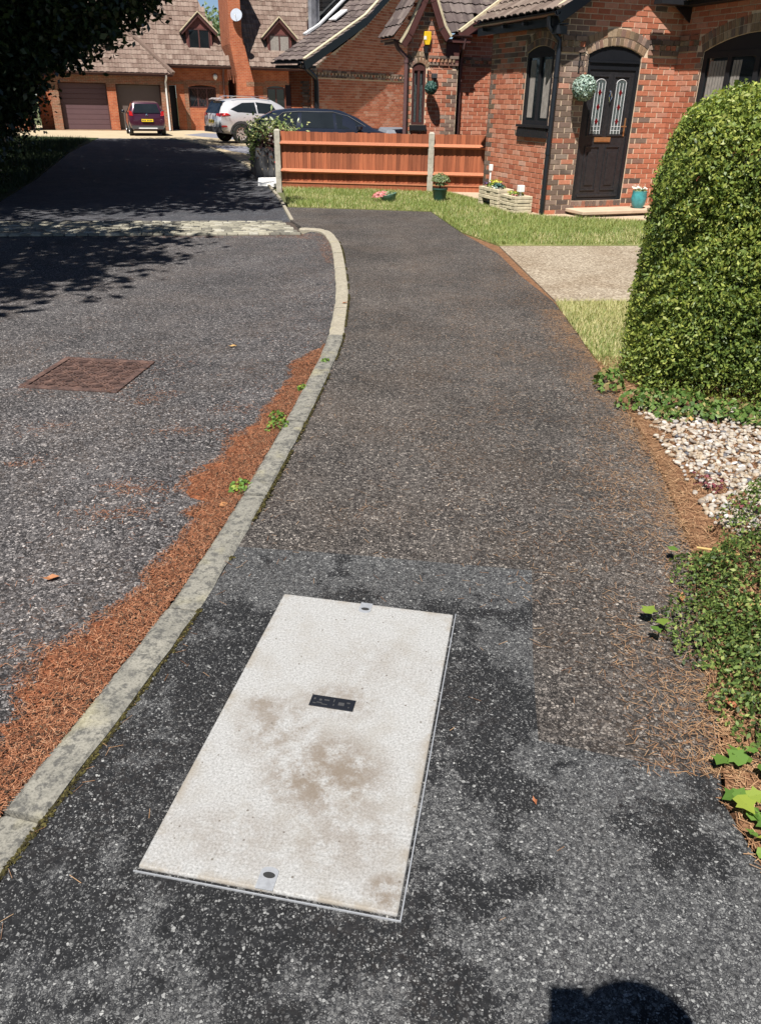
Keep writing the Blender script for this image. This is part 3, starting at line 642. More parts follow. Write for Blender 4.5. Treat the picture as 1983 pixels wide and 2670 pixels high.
for i, y in enumerate(ys):
    xk = kl_x(y) - 0.002; xe = min(lerp_pts(EDGE, y) + 0.03 * math.sin(y * 37) + 0.02 * math.sin(y * 71), xk - 0.01)
    for j in range(ncol):
        t = j / (ncol - 1); w = xk - xe
        z = -0.034 + (0.034 * (1 - t) ** 1.2 * min(1, w / 0.2) + (0.006 * random.random() if 0 < j < ncol - 1 else 0)) * (1 if j < ncol - 1 else 0)
        V.append((xk + (xe - xk) * t, y, z))
for i in range(len(ys) - 1):
    for j in range(ncol - 1): a = i * ncol + j; F.append((a, a + 1, a + ncol + 1, a + ncol))
mb = MB(); mb.add(V, F, r=0.0)
dr = tag(mb.build('pine_needle_drift', M['drift']), 'orange brown drift of fallen pine needles along the kerb', 'pine needles', kind='stuff')
def drift_pts(n):
    y = -0.6 + 6.3 * rng.random(n) ** 1.15; t = rng.random(n) * 1.12 - 0.02
    xk = np.array([kl_x(v) for v in y]); xe = np.array([lerp_pts(EDGE, v) for v in y]) + 0.045 * (vnoise(np.stack([y, y * 0], 1), 14) - 0.5)
    w = np.maximum(xk - xe, 0.02)
    keep = rng.random(n) < np.clip(1.35 - t, 0.08, 1)
    x = xk - w * t * 1.08
    z = -0.032 + 0.036 * np.clip(1 - t, 0, 1) ** 1.2 * np.minimum(1, w / 0.2) + 0.008 * rng.random(n)
    return np.stack([x, y, z], 1)[keep]
P = drift_pts(80000)
quads('needles', needles_quads(P, 0.020, 0.0015, 0.2), M['needle'], dr)
def sheet_scatter(poly, n, fn, z): 
    p = scatter(poly, n); k = rng.random(n) < fn(p); p = p[k]; return np.stack([p[:, 0], p[:, 1], z + 0.003 * rng.random(len(p))], 1)
DB = P[rng.integers(0, len(P), 5200)].copy(); DB[:, 2] += 0.003
M['debris'] = leaf_mat('dark_bark_debris', [(0, (0.012, 0.009, 0.008)), (0.7, (0.05, 0.032, 0.022)), (1, (0.10, 0.07, 0.045))], 0.9, 0.02, 0.1)
tag(quads('bark_debris', needles_quads(DB, 0.008, 0.0042, 0.3), M['debris'], dr), kind='stuff')
# loose needles on road, path and bed
road_near = [(-6, 0.8), (-0.95, 0.8), (-0.35, 5.8), (-0.5, 10.8), (-6, 10.4)]
def fr_road(p): 
    dk = np.array([kl_x(v) for v in p[:, 1]]) - p[:, 0]
    return np.clip(0.75 * np.exp(-dk / 0.35) + 0.30 * (vnoise(p, 2.2, 3) > 0.62) * vnoise(p, 9, 5) + 0.03, 0, 1) * (dk > 0.01)
A_ = sheet_scatter(road_near, 22000, fr_road, -0.034)
far_corner = [(-1.5, 10.9), (-0.9, 11.2), (-0.62, 10.2), (-0.5, 8.9), (-0.66, 9.0), (-0.95, 10.6)]
B_ = sheet_scatter(far_corner, 3500, lambda p: np.clip(1.2 * vnoise(p, 5, 2), 0, 1), -0.03)
sett_edge = [(-1.1, 10.98), (-4.6, 10.45), (-4.6, 10.36), (-1.05, 10.8)]
C_ = sheet_scatter(sett_edge, 2200, lambda p: vnoise(p, 4, 4), -0.033)
grate_ring = [(-2.4, 4.45), (-1.35, 4.35), (-1.3, 5.35), (-2.3, 5.45)]
D_ = sheet_scatter(grate_ring, 900, lambda p: np.where(np.abs(p[:, 0] + 1.945) > 0.31, 1, np.where(np.abs(p[:, 1] - 4.915) > 0.31, 1, 0.25)) * vnoise(p, 4, 9), -0.027)
ST_ = []
for (x0, y0, x1, y1, k) in ((-1.32, 2.98, -1.02, 3.02, 170), (-1.28, 3.28, -1.05, 3.20, 200), (-1.85, 3.45, -1.72, 3.55, 90), (-1.25, 3.95, -0.85, 3.98, 140), (-1.2, 1.98, -1.0, 2.08, 120), (-1.32, 1.78, -1.02, 1.92, 160), (-1.5, 4.35, -1.3, 4.6, 110), (-1.0, 4.3, -0.75, 4.35, 90), (-2.0, 3.9, -1.75, 4.05, 80)):
    t = rng.random(k); ST_.append(np.stack([x0 + (x1 - x0) * t + rng.normal(size=k) * .05, y0 + (y1 - y0) * t + rng.normal(size=k) * (.012 + .06 * rng.random(k)), np.full(k, -0.031)], 1))
D_ = np.concatenate([D_] + ST_)
lit = quads('loose_needles', needles_quads(np.concatenate([A_, B_, C_, D_]), 0.026, 0.0014, 0.05), M['needle'])
tag(lit, 'orange pine needles scattered thinly over the road', 'pine needles', kind='stuff')
def px_right(p): return np.array([spl(sorted([(x, y) for x, y in bed[5:]], key=lambda q: q[1]), v) for v in p[:, 1]])
pathpoly = [(-0.9, 1.0), (-0.3, 5.5), (-0.35, 9), (1.3, 9.6), (1.55, 6.5), (1.45, 4.2), (1.0, 1.6), (1.0, 0.8)]
def fr_path(p):
    d = px_right(p) - p[:, 0]; v = vnoise(p, 2.5, 1)
    inlid = (np.abs((p[:, 0] + .145) * math.cos(LZ) + (p[:, 1] - 1.698) * math.sin(LZ)) < 0.325) & (np.abs(-(p[:, 0] + .145) * math.sin(LZ) + (p[:, 1] - 1.698) * math.cos(LZ)) < 0.595)
    dk = p[:, 0] - np.array([spl([q for q in KR if q[1] < 11], t) for t in p[:, 1]])
    f = 0.55 * np.exp(-np.maximum(d, 0) / 0.16) * (p[:, 1] > 1.75) + 0.62 * v * v * (p[:, 1] > 2.3) * np.exp(-np.maximum(d - 0.45, 0) / 0.6) + 0.05 * v * (p[:, 0] > 0.3) * (p[:, 1] > 1.9) + 0.006 + 0.3 * np.exp(-np.maximum(dk, 0) / 0.04) * v
    return np.where(inlid | (dk < 0.0), 0.0, np.clip(f, 0, 1))
E_ = sheet_scatter(pathpoly, 34000, fr_path, 0.005)
def fr_edge(p):
    d = px_right(p) - p[:, 0]; return np.clip(1.1 * np.exp(-np.maximum(d, 0) / (0.05 + 0.16 * vnoise(p, 3.3, 12) ** .8)) * (d > -0.12) * (0.35 + vnoise(p, 7, 4)), 0, 1)
E2_ = sheet_scatter([(0.7, 1.5), (1.15, 4.6), (1.3, 6.8), (1.7, 6.8), (1.6, 4.6), (1.15, 1.5)], 26000, fr_edge, 0.006)
E3_ = sheet_scatter([(0.85, 10.6), (1.2, 7.0), (1.62, 7.0), (1.5, 10.4), (1.12, 11.4)], 5000, lambda p: np.exp(-np.abs(p[:, 0] - np.interp(p[:, 1], [6.9, 7.14, 8.28, 9.65, 11.27], [1.55, 1.55, 1.43, 1.36, 1.05])) / 0.05), 0.009)
E_ = np.concatenate([E_, E2_, E3_])
tag(quads('path_needles', needles_quads(E_, 0.028, 0.0012, 0.05), M['needle_tan']), 'tan pine needles lying thinly over the footpath', 'pine needles', kind='stuff')
bed_vis = [(1.5, 5.4), (2.4, 5.3), (2.4, 4.2), (1.9, 2.5), (1.6, 1.2), (0.92, 1.0), (0.90, 1.45), (1.05, 1.95), (1.22, 2.6), (1.34, 3.3), (1.40, 4.2)]
G_ = sheet_scatter(bed_vis, 24000, lambda p: np.clip(0.35 + 0.8 * vnoise(p, 6, 6), 0, 1), 0.008); G_[:, 2] += 0.012 * rng.random(len(G_))
tag(quads('bed_needles', needles_quads(G_, 0.036, 0.0020, 0.2), M['needle_tan']), 'dry tan needles covering the planting bed edge', 'pine needles', kind='stuff')
# a few larger fallen leaves, one object each
FALL = [(-0.70, 3.03, -0.008, 1, 'small dry leaf on the needle drift by the kerb, nearest the large weed'), (-1.25, 2.45, -0.03, .9, 'pale curled leaf alone on the road left of the needle drift'), (0.41, 1.395, 0.008, .3, 'tiny brown leaf on the dark tarmac right of the chamber cover'),
        (-1.12, 5.6, -0.03, 1, 'dark dry leaf on the road beyond the manhole cover'), (1.33, 2.52, 0.05, 1, 'orange leaf at the far corner of the low shrub'), (1.05, 1.75, 0.03, .9, 'orange leaf lying among the low shrub tips, near the ivy'), (1.1, 2.32, 0.02, .7, 'brown leaf at the path edge, left of the low shrub'), (1.75, 4.1, 0.03, .8, 'orange leaf on the ivy under the tall hedge'), (-0.35, 6.9, 0.004, .8, 'dark leaf on the footpath beside the paler kerb stones')]
for i, (x, y, z, sc, lab) in enumerate(FALL):
    w, l = 0.016 * sc, 0.034 * sc
    mb = MB(); mb.add([(-l, 0, 0), (-l * .3, w, 0.008), (l * .4, w * .8, 0.004), (l, 0, 0.012), (l * .4, -w * .8, 0.005), (-l * .3, -w, 0.010), (0, 0, -0.0)], [(0, 1, 6), (1, 2, 6), (2, 3, 6), (3, 4, 6), (4, 5, 6), (5, 0, 6)])
    tag(mb.build('fallen_leaf', M['fallen'], loc=(x, y, z + 0.004), rot=(0, 0, random.uniform(0, 6))), lab, 'leaf', 'fallen leaves')

# ------------------------------------------------------------------ pebbles
mo = []
for k in range(9000):
    s_ = random.uniform(2.0, cum[-1] - 1.5); x, y = at_len(KR, s_); d = abs(random.gauss(0, .007)) - .002
    if math.sin(s_ * 5.1) + math.sin(s_ * 13.7) + math.sin(s_ * 2.3) > -0.9: mo.append((x + d, y + random.uniform(-.004, .004), 0.006))
M['moss'] = leaf_mat('dirt_and_moss', [(0, (0.018, 0.014, 0.009)), (0.6, (0.045, 0.040, 0.015)), (1, (0.10, 0.085, 0.03))], 0.9, 0.05, 0.1)
tag(quads('joint_moss', needles_quads(np.array(mo), 0.010, 0.006, 0.4), M['moss']), 'dark moss and dirt in the joint between kerb and footpath', 'moss', kind='stuff')
gravel_poly = [(1.50, 4.36), (2.6, 4.36), (2.4, 2.6), (1.62, 2.66), (1.44, 2.92), (1.47, 3.5)]
gb = tag(bpy.data.objects.new('gravel_bed', None), kind='structure'); COL.objects.link(gb)
peb = []
for k in range(7):
    bm = bmesh.new(); bmesh.ops.create_icosphere(bm, subdivisions=2, radius=1.0)
    sx, sy, sz = 0.0140 * random.uniform(.8, 1.25), 0.0105 * random.uniform(.85, 1.15), 0.008 * random.uniform(.8, 1.2)
    ph = [random.uniform(0, 6) for _ in range(6)]
    for v in bm.verts:
        c = v.co; f = 1 + 0.12 * math.sin(2.3 * c.x + ph[0]) + 0.1 * math.sin(3.1 * c.y + ph[1]) + 0.1 * math.sin(2.7 * c.z + ph[2])
        v.co = Vector((c.x * sx, c.y * sy, c.z * sz)) * f
    me = bpy.data.meshes.new('pebble'); bm.to_mesh(me); bm.free(); me.shade_smooth(); me.materials.append(M['pebble']); peb.append(me)
gp = scatter(gravel_poly, 3800)
cl = np.array([1.5 - 0.08 * math.sin(v * 9) for v in gp[:, 1]])
gp = gp[(rng.random(len(gp)) < np.clip((gp[:, 0] - cl + 0.14) * 4, 0.10, 1))]
gp = sorted(map(tuple, gp), key=lambda q: (not in_view((q[0], q[1], 0.02), 0.0), math.hypot(q[0], q[1])))
rest = MB()
for i, (x, y) in enumerate(gp):
    sc = random.uniform(0.6, 1.35)
    T = Matrix.Translation((x, y, 0.012 + random.uniform(0, 0.012))) @ Euler((random.uniform(-.5, .5), random.uniform(-.5, .5), random.uniform(0, 6.3))).to_matrix().to_4x4() @ Matrix.Scale(sc, 4)
    me = random.choice(peb)
    if i < 300: o = link('pebble', me, gb); o.matrix_local = T
    else: rest.add([v.co for v in me.vertices], [tuple(f.vertices) for f in me.polygons], T)
tag(rest.build('pebbles_beyond', M['pebble'], gb, 180), kind='stuff')

# ------------------------------------------------------------------ hedge
def rounded_box_points(n, w, d, h, rad, taper, faces):
    """points and normals on the top, front, left and right of a clipped hedge (local: x right, y back, z up)."""
    P, Q = [], []
    for f, share in faces:
        k = int(n * share); a, b = rng.random(k), rng.random(k)
        if f == 'front': p = np.stack([a * w, np.zeros(k), b * h], 1); q = np.tile((0, -1, 0.1), (k, 1))
        if f == 'left': p = np.stack([np.zeros(k), a * d, b * h], 1); q = np.tile((-1, 0, 0.1), (k, 1))
        if f == 'right': p = np.stack([np.full(k, w), a * d, b * h], 1); q = np.tile((1, 0, 0.1), (k, 1))
        if f == 'back': p = np.stack([a * w, np.full(k, d), b * h], 1); q = np.tile((0, 1, 0.1), (k, 1))
        if f == 'top': p = np.stack([a * w, b * d, np.full(k, h)], 1); q = np.tile((0, 0, 1.0), (k, 1))
        P.append(p); Q.append(q)
    P, Q = np.concatenate(P), np.concatenate(Q).astype(float)
    lo = np.array([rad, rad, -9]); hi = np.array([w - rad, d - rad, h - rad])
    c = np.clip(P, lo, hi); v = P - c; l = np.linalg.norm(v, axis=1, keepdims=True)
    on = (l[:, 0] > 1e-6); P2 = P.copy(); P2[on] = c[on] + v[on] / l[on] * np.minimum(l[on], rad) ; Q[on] = unit(Q[on] * 0.3 + v[on] / l[on])
    t = (P2[:, 2] / h); cx, cy = w / 2, d / 2
    P2[:, 0] = cx + (P2[:, 0] - cx) * (1 - taper * t / w); P2[:, 1] = cy + (P2[:, 1] - cy) * (1 - taper * t / d)
    return P2, Q
HW, HD, HH = 2.8, 2.0, 1.72
hedge = thing('clipped_hedge', 'tall clipped green hedge with glossy small leaves, filling the right side', 'hedge', (1.47, 4.60, 0), R(-17))
core = MB(); core.prism([(0.36, 0.28), (HW - .3, 0.28), (HW - .3, HD - .3), (0.36, HD - .3)], 0.12, HH - 0.42); core.build('dark_core', M['hedge_core'], hedge, bevel=0.12)  # solid dark block added inside so the hedge is not see-through
Pt, Qn = rounded_box_points(190000, HW, HD, HH, 0.46, 0.16, (('front', .52), ('left', .26), ('top', .15), ('right', .04), ('back', .03)))
pocket = vnoise(Pt[:, [0, 2]] * np.array([(1.0, 0.8)]) + Pt[:, [1, 1]] * 0.7 + 3.1, 26.0, 6)
wob = -0.05 * (pocket < 0.30) + (vnoise(Pt[:, [0, 2]] + Pt[:, [1, 1]], 3.0, 2) - 0.5) * 0.08 + (vnoise(Pt[:, [0, 2]] + Pt[:, [1, 1]], 11.0, 5) - 0.5) * 0.05
dep = -0.16 * rng.random(len(Pt)) ** 1.1
Pt = Pt + Qn * (wob + dep)[:, None]; Pt[:, 2] = np.maximum(Pt[:, 2], 0.03)
thin = (rng.random(len(Pt)) < np.clip(0.35 + Pt[:, 2] * 3.0, 0.0, 1)) & (vnoise(Pt[:, [0, 2]] + Pt[:, [1, 1]], 8.0, 8) > 0.10)
Pt, Qn = Pt[thin], Qn[thin]
rv = np.clip(rng.random(len(Pt)) * 0.62 + 0.30 * (vnoise(Pt[:, [0, 2]], 3.0, 4)) + 0.18 * (Pt[:, 2] > 1.35), 0, 0.999)
tag(quads('foliage', leaves(Pt, 0.027, 0.0125, Qn, 1.3), M['leaf_hedge'], hedge, rv), kind='stuff')
# bright new growth
k = rng.random(len(Pt)) < (0.05 + 0.16 * (Pt[:, 2] > HH - 0.22) + 0.10 * (vnoise(Pt[:, [0, 2]], 2.2, 9) > 0.7))
tag(quads('new_growth', leaves(Pt[k] + Qn[k] * 0.018, 0.031, 0.016, Qn[k], 1.0), M['leaf_hedge_new'], hedge), kind='stuff')
for sx, sy, hgt in ((0.52, 0.42, 0.16), (0.60, 0.46, 0.10), (0.86, 0.44, 0.20), (0.92, 0.48, 0.16), (1.2, 0.45, 0.1), (0.40, 0.48, 0.06), (0.5, 0.6, 0.10), (1.4, 0.5, 0.12)):
    mb = MB(); lean = random.uniform(-.05, .05)
    mb.tube([(sx, sy, HH - 0.25), (sx + lean * .4, sy, HH + hgt * .5 - 0.05), (sx + lean, sy, HH + hgt - 0.05)], [0.003, 0.0025, 0.0012], 5)
    sh = mb.build('stray_shoot', M['leaf_hedge_new'], hedge)
    n = 16; t = rng.random(n); C = np.stack([sx + lean * t + rng.normal(size=n) * .014, sy + rng.normal(size=n) * .014, HH - 0.05 + hgt * t], 1)
    quads('shoot_leaves', leaves(C, 0.036, 0.018), M['leaf_hedge_new'], sh)
for sx in (0.3, 0.75, 1.2, 1.7, 2.2):
    mb = MB(); mb.tube([(sx, 0.5, -0.02), (sx + .03, 0.5, 0.2), (sx - .02, 0.55, 0.6)], [0.025, 0.02, 0.012], 7); mb.build('stem', M['bark'], hedge)

# ------------------------------------------------------------------ weeds and low planting at the edge of the path
def plant_clump(name, label, cat, centre, n, rad, h, L, W, m, group=None, dome=True, stems=6):
    t = thing(name, label, cat, centre, 0, group)
    a = rng.random(n) * 2 * math.pi; r = np.sqrt(rng.random(n))
    x, y = rad[0] * r * np.cos(a), rad[1] * r * np.sin(a)
    top = h * (np.sqrt(np.clip(1 - r * r, 0, 1)) if dome else (0.5 + 0.5 * rng.random(n)))
    z = top * (0.45 + 0.55 * rng.random(n) ** 0.6) + 0.006
    Nn = np.stack([np.cos(a) * r * 0.5, np.sin(a) * r * 0.5, np.ones(n)], 1)
    tag(quads('foliage', leaves(np.stack([x, y, z], 1), L, W, Nn, 0.9), m, t), kind='stuff')
    mb = MB()
    for i in range(stems):
        b = random.uniform(0, 6.3); q = random.uniform(.3, .85)
        mb.tube([(0.1 * rad[0] * math.cos(b), 0.1 * rad[1] * math.sin(b), -0.02), (0.5 * q * rad[0] * math.cos(b), 0.5 * q * rad[1] * math.sin(b), h * .5), (q * rad[0] * math.cos(b), q * rad[1] * math.sin(b), h * .75)], [0.003, 0.0025, 0.0015], 5)
    tag(mb.build('stem', M['bark'], t), kind='stuff')
    return t
def blob_plant(name, label, cat, pts, n, L, W, m, core_m=None):
    """spreading shrub over several ellipsoid lobes (x, y, rx, ry, h) in world coordinates."""
    o0 = pts[0]; t = thing(name, label, cat, (o0[0], o0[1], 0)); tot = sum(p[2] * p[3] for p in pts); Cs, Ns = [], []
    for x, y, rx, ry, h in pts:
        k = int(n * rx * ry / tot); a = rng.random(k) * 2 * math.pi; r = np.sqrt(rng.random(k)); 
        z = h * np.sqrt(np.clip(1 - r ** 2, 0, 1)) * (0.72 + 0.36 * rng.random(k)) + 0.012
        wv = 1 + 0.35 * (vnoise(np.stack([np.cos(a) * 2, np.sin(a) * 2], 1), 1.5, int(x * 50)) - .5)
        Cs.append(np.stack([x - o0[0] + rx * r * wv * np.cos(a), y - o0[1] + ry * r * wv * np.sin(a), z], 1)); Ns.append(np.stack([np.cos(a) * r, np.sin(a) * r, np.full(k, 0.8)], 1))
    C = np.concatenate(Cs); Nn = np.concatenate(Ns)
    keep = vnoise(C[:, :2], 9, 3) > 0.17
    tag(quads('foliage', leaves(C[keep], L, W, Nn[keep], 1.0), m, t), kind='stuff')
    mb = MB()
    for x, y, rx, ry, h in pts:
        for i in range(5):
            b = random.uniform(0, 6.3); mb.tube([(x - o0[0], y - o0[1], 0), (x - o0[0] + rx * .45 * math.cos(b), y - o0[1] + ry * .45 * math.sin(b), h * .6), (x - o0[0] + rx * .8 * math.cos(b), y - o0[1] + ry * .8 * math.sin(b), h * .35)], [0.005, 0.004, 0.002], 5)
    tag(mb.build('stem', M['bark'], t), kind='stuff')
    return t
blob_plant('low_shrub', 'low spreading small-leaved evergreen shrub creeping onto the footpath edge', 'shrub',
    [(1.45, 2.25, 0.34, 0.42, 0.26), (1.72, 2.5, 0.42, 0.5, 0.42), (1.3, 1.98, 0.26, 0.34, 0.15), (1.12, 2.12, 0.16, 0.22, 0.06), (1.5, 1.85, 0.4, 0.4, 0.34), (1.12, 1.72, 0.12, 0.2, 0.05), (2.0, 2.2, 0.5, 0.7, 0.55), (1.25, 2.45, 0.14, 0.18, 0.07)], 34000, 0.017, 0.009, M['leaf_shrub'])
blob_plant('ground_ivy', 'ivy and weeds sprawling under the front of the tall hedge', 'ivy',
    [(1.56, 4.36, 0.16, 0.14, 0.10), (1.44, 4.72, 0.10, 0.14, 0.11), (1.75, 4.3, 0.2, 0.12, 0.12), (1.98, 4.2, 0.2, 0.12, 0.10), (2.2, 4.12, 0.2, 0.12, 0.12), (1.68, 4.18, 0.12, 0.08, 0.05)], 1900, 0.034, 0.024, M['leaf_ground'])
# ivy leaves one can pick out
def ivy_leaf(L):
    mb = MB(); o = [(-.5, 0), (-.38, .34), (-.12, .30), (.02, .5), (.16, .24), (.55, 0), (.16, -.24), (.02, -.5), (-.12, -.30), (-.38, -.34)]
    vs = [(x * L, y * L, 0.02 * abs(y) * 4 * L) for x, y in o] + [(0, 0, 0.0)]
    mb.add(vs, [(i, (i + 1) % 10, 10) for i in range(10)]); return mb
IV = [(0.94, 2.20, .06), (0.965, 2.13, .055), (0.93, 2.085, .045), (1.22, 2.18, .05), (1.16, 2.62, .05), (1.30, 2.60, .06), (0.985, 1.52, .05), (0.97, 1.40, .055), (0.985, 1.36, .06), (1.01, 1.345, .05), (1.03, 1.40, .05), (0.975, 1.29, .03), (1.0, 1.27, .04), (1.05, 1.55, .07), (1.12, 1.5, .06), (1.1, 1.43, .05), (1.08, 1.30, .06), (1.02, 1.13, .05), (1.04, 1.08, .06), (1.12, 1.78, .05), (1.2, 1.7, .06), (1.16, 1.62, .05), (1.1, 1.2, .05), (1.06, 1.02, .06)]
IV = [(x - (0.055 if y < 1.6 else 0), y, l) for x, y, l in IV] + [(random.uniform(.93, 1.12), random.uniform(1.12, 1.62), random.uniform(.03, .06)) for _ in range(34)]
ivy = thing('trailing_ivy', 'trailing ivy with broad light green leaves reaching onto the dark tarmac', 'ivy', (1.0, 1.45, 0))
ivm = ivy_leaf(1.0).mesh('leaf'); ivm.materials.append(M['leaf_lime'])
mb = MB()
for x, y, l in IV:
    o = link('leaf', ivm, ivy); z = 0.03 + random.uniform(0, 0.03)
    o.matrix_local = Matrix.Translation((x - 1.0, y - 1.45, z)) @ Euler((random.uniform(-.4, .4), random.uniform(-.4, .2), random.uniform(0, 6.3))).to_matrix().to_4x4() @ Matrix.Scale(l * 1.05, 4)
    mb.tube([(x - 1.0 + 0.12, y - 1.45 + random.uniform(-.05, .05), 0.008), (x - 1.0 + .05, y - 1.45, 0.02), (x - 1.0, y - 1.45, z)], 0.0012, 4)
tag(mb.build('stem', M['bark'], ivy), kind='stuff')
for i, (x, y, s, lab) in enumerate(((-0.575, 3.96, 0.07, 'bright green weed in the pine needles by the kerb, largest of the kerb weeds'), (-0.60, 4.12, 0.05, 'small green weed just behind the largest kerb weed'), (-0.65, 3.2, 0.055, 'small yellow-green weed at the kerb, nearest the camera'), (-0.50, 4.62, 0.035, 'tiny green weed far along the needle drift'), (-0.40, 5.15, 0.035, 'tiny weed on the footpath side of the kerb'))):
    plant_clump('kerb_weed', lab, 'weed', (x, y, 0.0 if i == 4 else -0.01), int(60 * s / .05), (s, s * 1.2), s * .7, 0.022, 0.016, M['leaf_lime'], 'weeds growing along the kerb', stems=3)
for x, y, l, lab in ((1.30, 2.52, 0.17, 'orange broken stick lying on the low shrub'), (1.28, 2.12, 0.16, 'pale stick lying across the low shrub')):
    mb = MB(); mb.tube([(-l / 2, 0.01, 0), (0, -0.004, 0.008), (l / 2, 0, 0.004)], [0.005, 0.006, 0.004], 6)
    tag(mb.build('stick', M['fallen'], loc=(x, y, 0.10 if y > 2.3 else 0.13), rot=(0, 0, R(-18 if y > 2.3 else -3))), lab, 'stick')
for i, (x, y) in enumerate(((1.56, 3.3), (1.62, 3.05), (1.66, 2.98), (1.53, 3.22))):
    C = np.array([(x, y, 0.04)]) + rng.normal(size=(26, 3)) * np.array((0.035, 0.03, 0.006))
    tag(quads('petal_litter', leaves(C, 0.022, 0.014, np.tile((0, 0, 1.), (26, 1)), .6), M['red_leaf']), 'dark red petals fallen on the pale pebbles', 'petals', 'fallen red petals', 'stuff')

# ------------------------------------------------------------------ grass blades
def grass(name, poly, n, h, w, m, z, dens=None, rbias=None, label=None):
    p = scatter(poly, n)
    if dens is not None: p = p[rng.random(len(p)) < dens(p)]
    n = len(p); a = rng.random(n) * 2 * math.pi; l = h * (0.5 + rng.random(n))
    d = np.stack([np.cos(a), np.sin(a)], 1); b = np.stack([-np.sin(a), np.cos(a)], 1); tilt = 0.25 + 0.6 * rng.random(n)
    base = np.concatenate([p, np.full((n, 1), z)], 1); P = np.zeros((n, 3, 3))
    P[:, 0] = base; P[:, 1] = base; P[:, 0, :2] -= b * w / 2; P[:, 1, :2] += b * w / 2
    P[:, 2] = base; P[:, 2, :2] += d * (l * tilt)[:, None]; P[:, 2, 2] += l * (1 - 0.4 * tilt)
    rv = rng.random(n) * 0.55 + 0.45 * (vnoise(p, 1.3, 3) if rbias is None else rbias(p))
    o = quads(name, P, m, None, np.clip(rv, 0, .999)); tag(o, label, 'grass', kind='stuff'); return o
def lawn_bias(p): return np.clip(vnoise(p, 1.4, 3) * 0.7 + 0.3 * vnoise(p, 5, 2) + 0.35 * ((p[:, 1] < 12.6) & (p[:, 1] > 11.2)) * vnoise(p, 2.2, 7), 0, 1)
lawn_vis = [(-2.12, 16.9), (1.22, 16.5), (1.76, 15.1), (2.34, 13.16), (3.96, 12.74), (4.6, 12.5), (3.9, 10.42), (3.22, 10.38), (1.42, 10.2), (1.03, 11.29), (0.72, 13.5), (-1.62, 13.76)]
grass('lawn_grass', lawn_vis, 60000, 0.055, 0.007, M['grass'], 0.012, None, lawn_bias, 'patchy green and straw coloured lawn before the brick house')
grass('strip_grass', [(1.55, 7.08), (2.4, 7.14), (2.4, 5.6), (1.5, 4.95), (1.50, 5.4)], 16000, 0.045, 0.005, M['grass'], 0.010, lambda p: np.clip((p[:, 1] - 4.9) / 1.2, 0.15, 1), lambda p: np.clip(0.95 - (p[:, 1] - 5.2) / 2.2 + 0.2 * vnoise(p, 4, 2), 0, 1), 'dry grass strip between the concrete drive and the hedge')
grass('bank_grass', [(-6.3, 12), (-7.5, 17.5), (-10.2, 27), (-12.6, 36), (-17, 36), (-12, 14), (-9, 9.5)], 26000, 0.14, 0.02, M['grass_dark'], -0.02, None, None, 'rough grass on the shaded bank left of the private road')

# ------------------------------------------------------------------ building helpers
class Hole:
    """opening in a wall: u0..u1, v0..v1 at the springing, with an arched head of the given rise"""
    def __init__(s, u0, u1, v0, v1, rise=0.0): s.u0, s.u1, s.v0, s.v1, s.rise = u0, u1, v0, v1, rise
    def top(s, u):
        if s.rise <= 0: return s.v1
        w = (s.u1 - s.u0) / 2; rr = (w * w + s.rise ** 2) / (2 * s.rise); x = u - (s.u0 + s.u1) / 2
        return s.v1 + math.sqrt(max(rr * rr - x * x, 0)) - (rr - s.rise)
def wall_T(origin, ang):
    """wall plane: u along ang (local house degrees), v up, n outward (right of u seen from above)"""
    u = Vector((math.cos(R(ang)), math.sin(R(ang)), 0)); v = Vector((0, 0, 1)); n = u.cross(v)
    return Matrix(((u.x, v.x, n.x, origin[0]), (u.y, v.y, n.y, origin[1]), (u.z, v.z, n.z, 0), (0, 0, 0, 1)))
def backing(mb, T, u0, u1, v0, topf, holes, reveal=0.12, hole_top=True):
    us = sorted(set([u0, u1] + [x for h in holes for x in ([h.u0, h.u1] + ([h.u0 + (h.u1 - h.u0) * k / 10 for k in range(1, 10)] if h.rise else []))]))
    us = [u for u in us if u0 - 1e-6 <= u <= u1 + 1e-6]; fine = []
    for a, b in zip(us, us[1:]):
        k = max(1, int((b - a) / 0.5)); fine += [a + (b - a) * i / k for i in range(k)]
    us = fine + [u1]
    for a, b in zip(us, us[1:]):
        hs = sorted([h for h in holes if h.u0 < (a + b) / 2 < h.u1], key=lambda h: h.v0)
        lo = (v0, v0)
        for h in hs:
            if h.v0 > lo[0] + 1e-4: mb.add([(a, lo[0], 0), (b, lo[1], 0), (b, h.v0, 0), (a, h.v0, 0)], [(0, 1, 2, 3)], T, 0.0)
            lo = (h.top(a), h.top(b))
            mb.add([(a, lo[0], 0), (b, lo[1], 0), (b, lo[1], -reveal), (a, lo[0], -reveal)], [(0, 1, 2, 3)], T, 0.0)
        mb.add([(a, lo[0], 0), (b, lo[1], 0), (b, topf(b), 0), (a, topf(a), 0)], [(0, 1, 2, 3)], T, 0.0)
    for h in holes:
        for u in (h.u0, h.u1): mb.add([(u, h.v0, 0), (u, h.v1, 0), (u, h.v1, -reveal), (u, h.v0, -reveal)], [(0, 1, 2, 3)], T, 0.0)
        mb.add([(h.u0, h.v0, 0), (h.u1, h.v0, 0), (h.u1, h.v0, -reveal), (h.u0, h.v0, -reveal)], [(0, 1, 2, 3)], T, 0.0)
BW, BH, JT = 0.2125, 0.0625, 0.0125
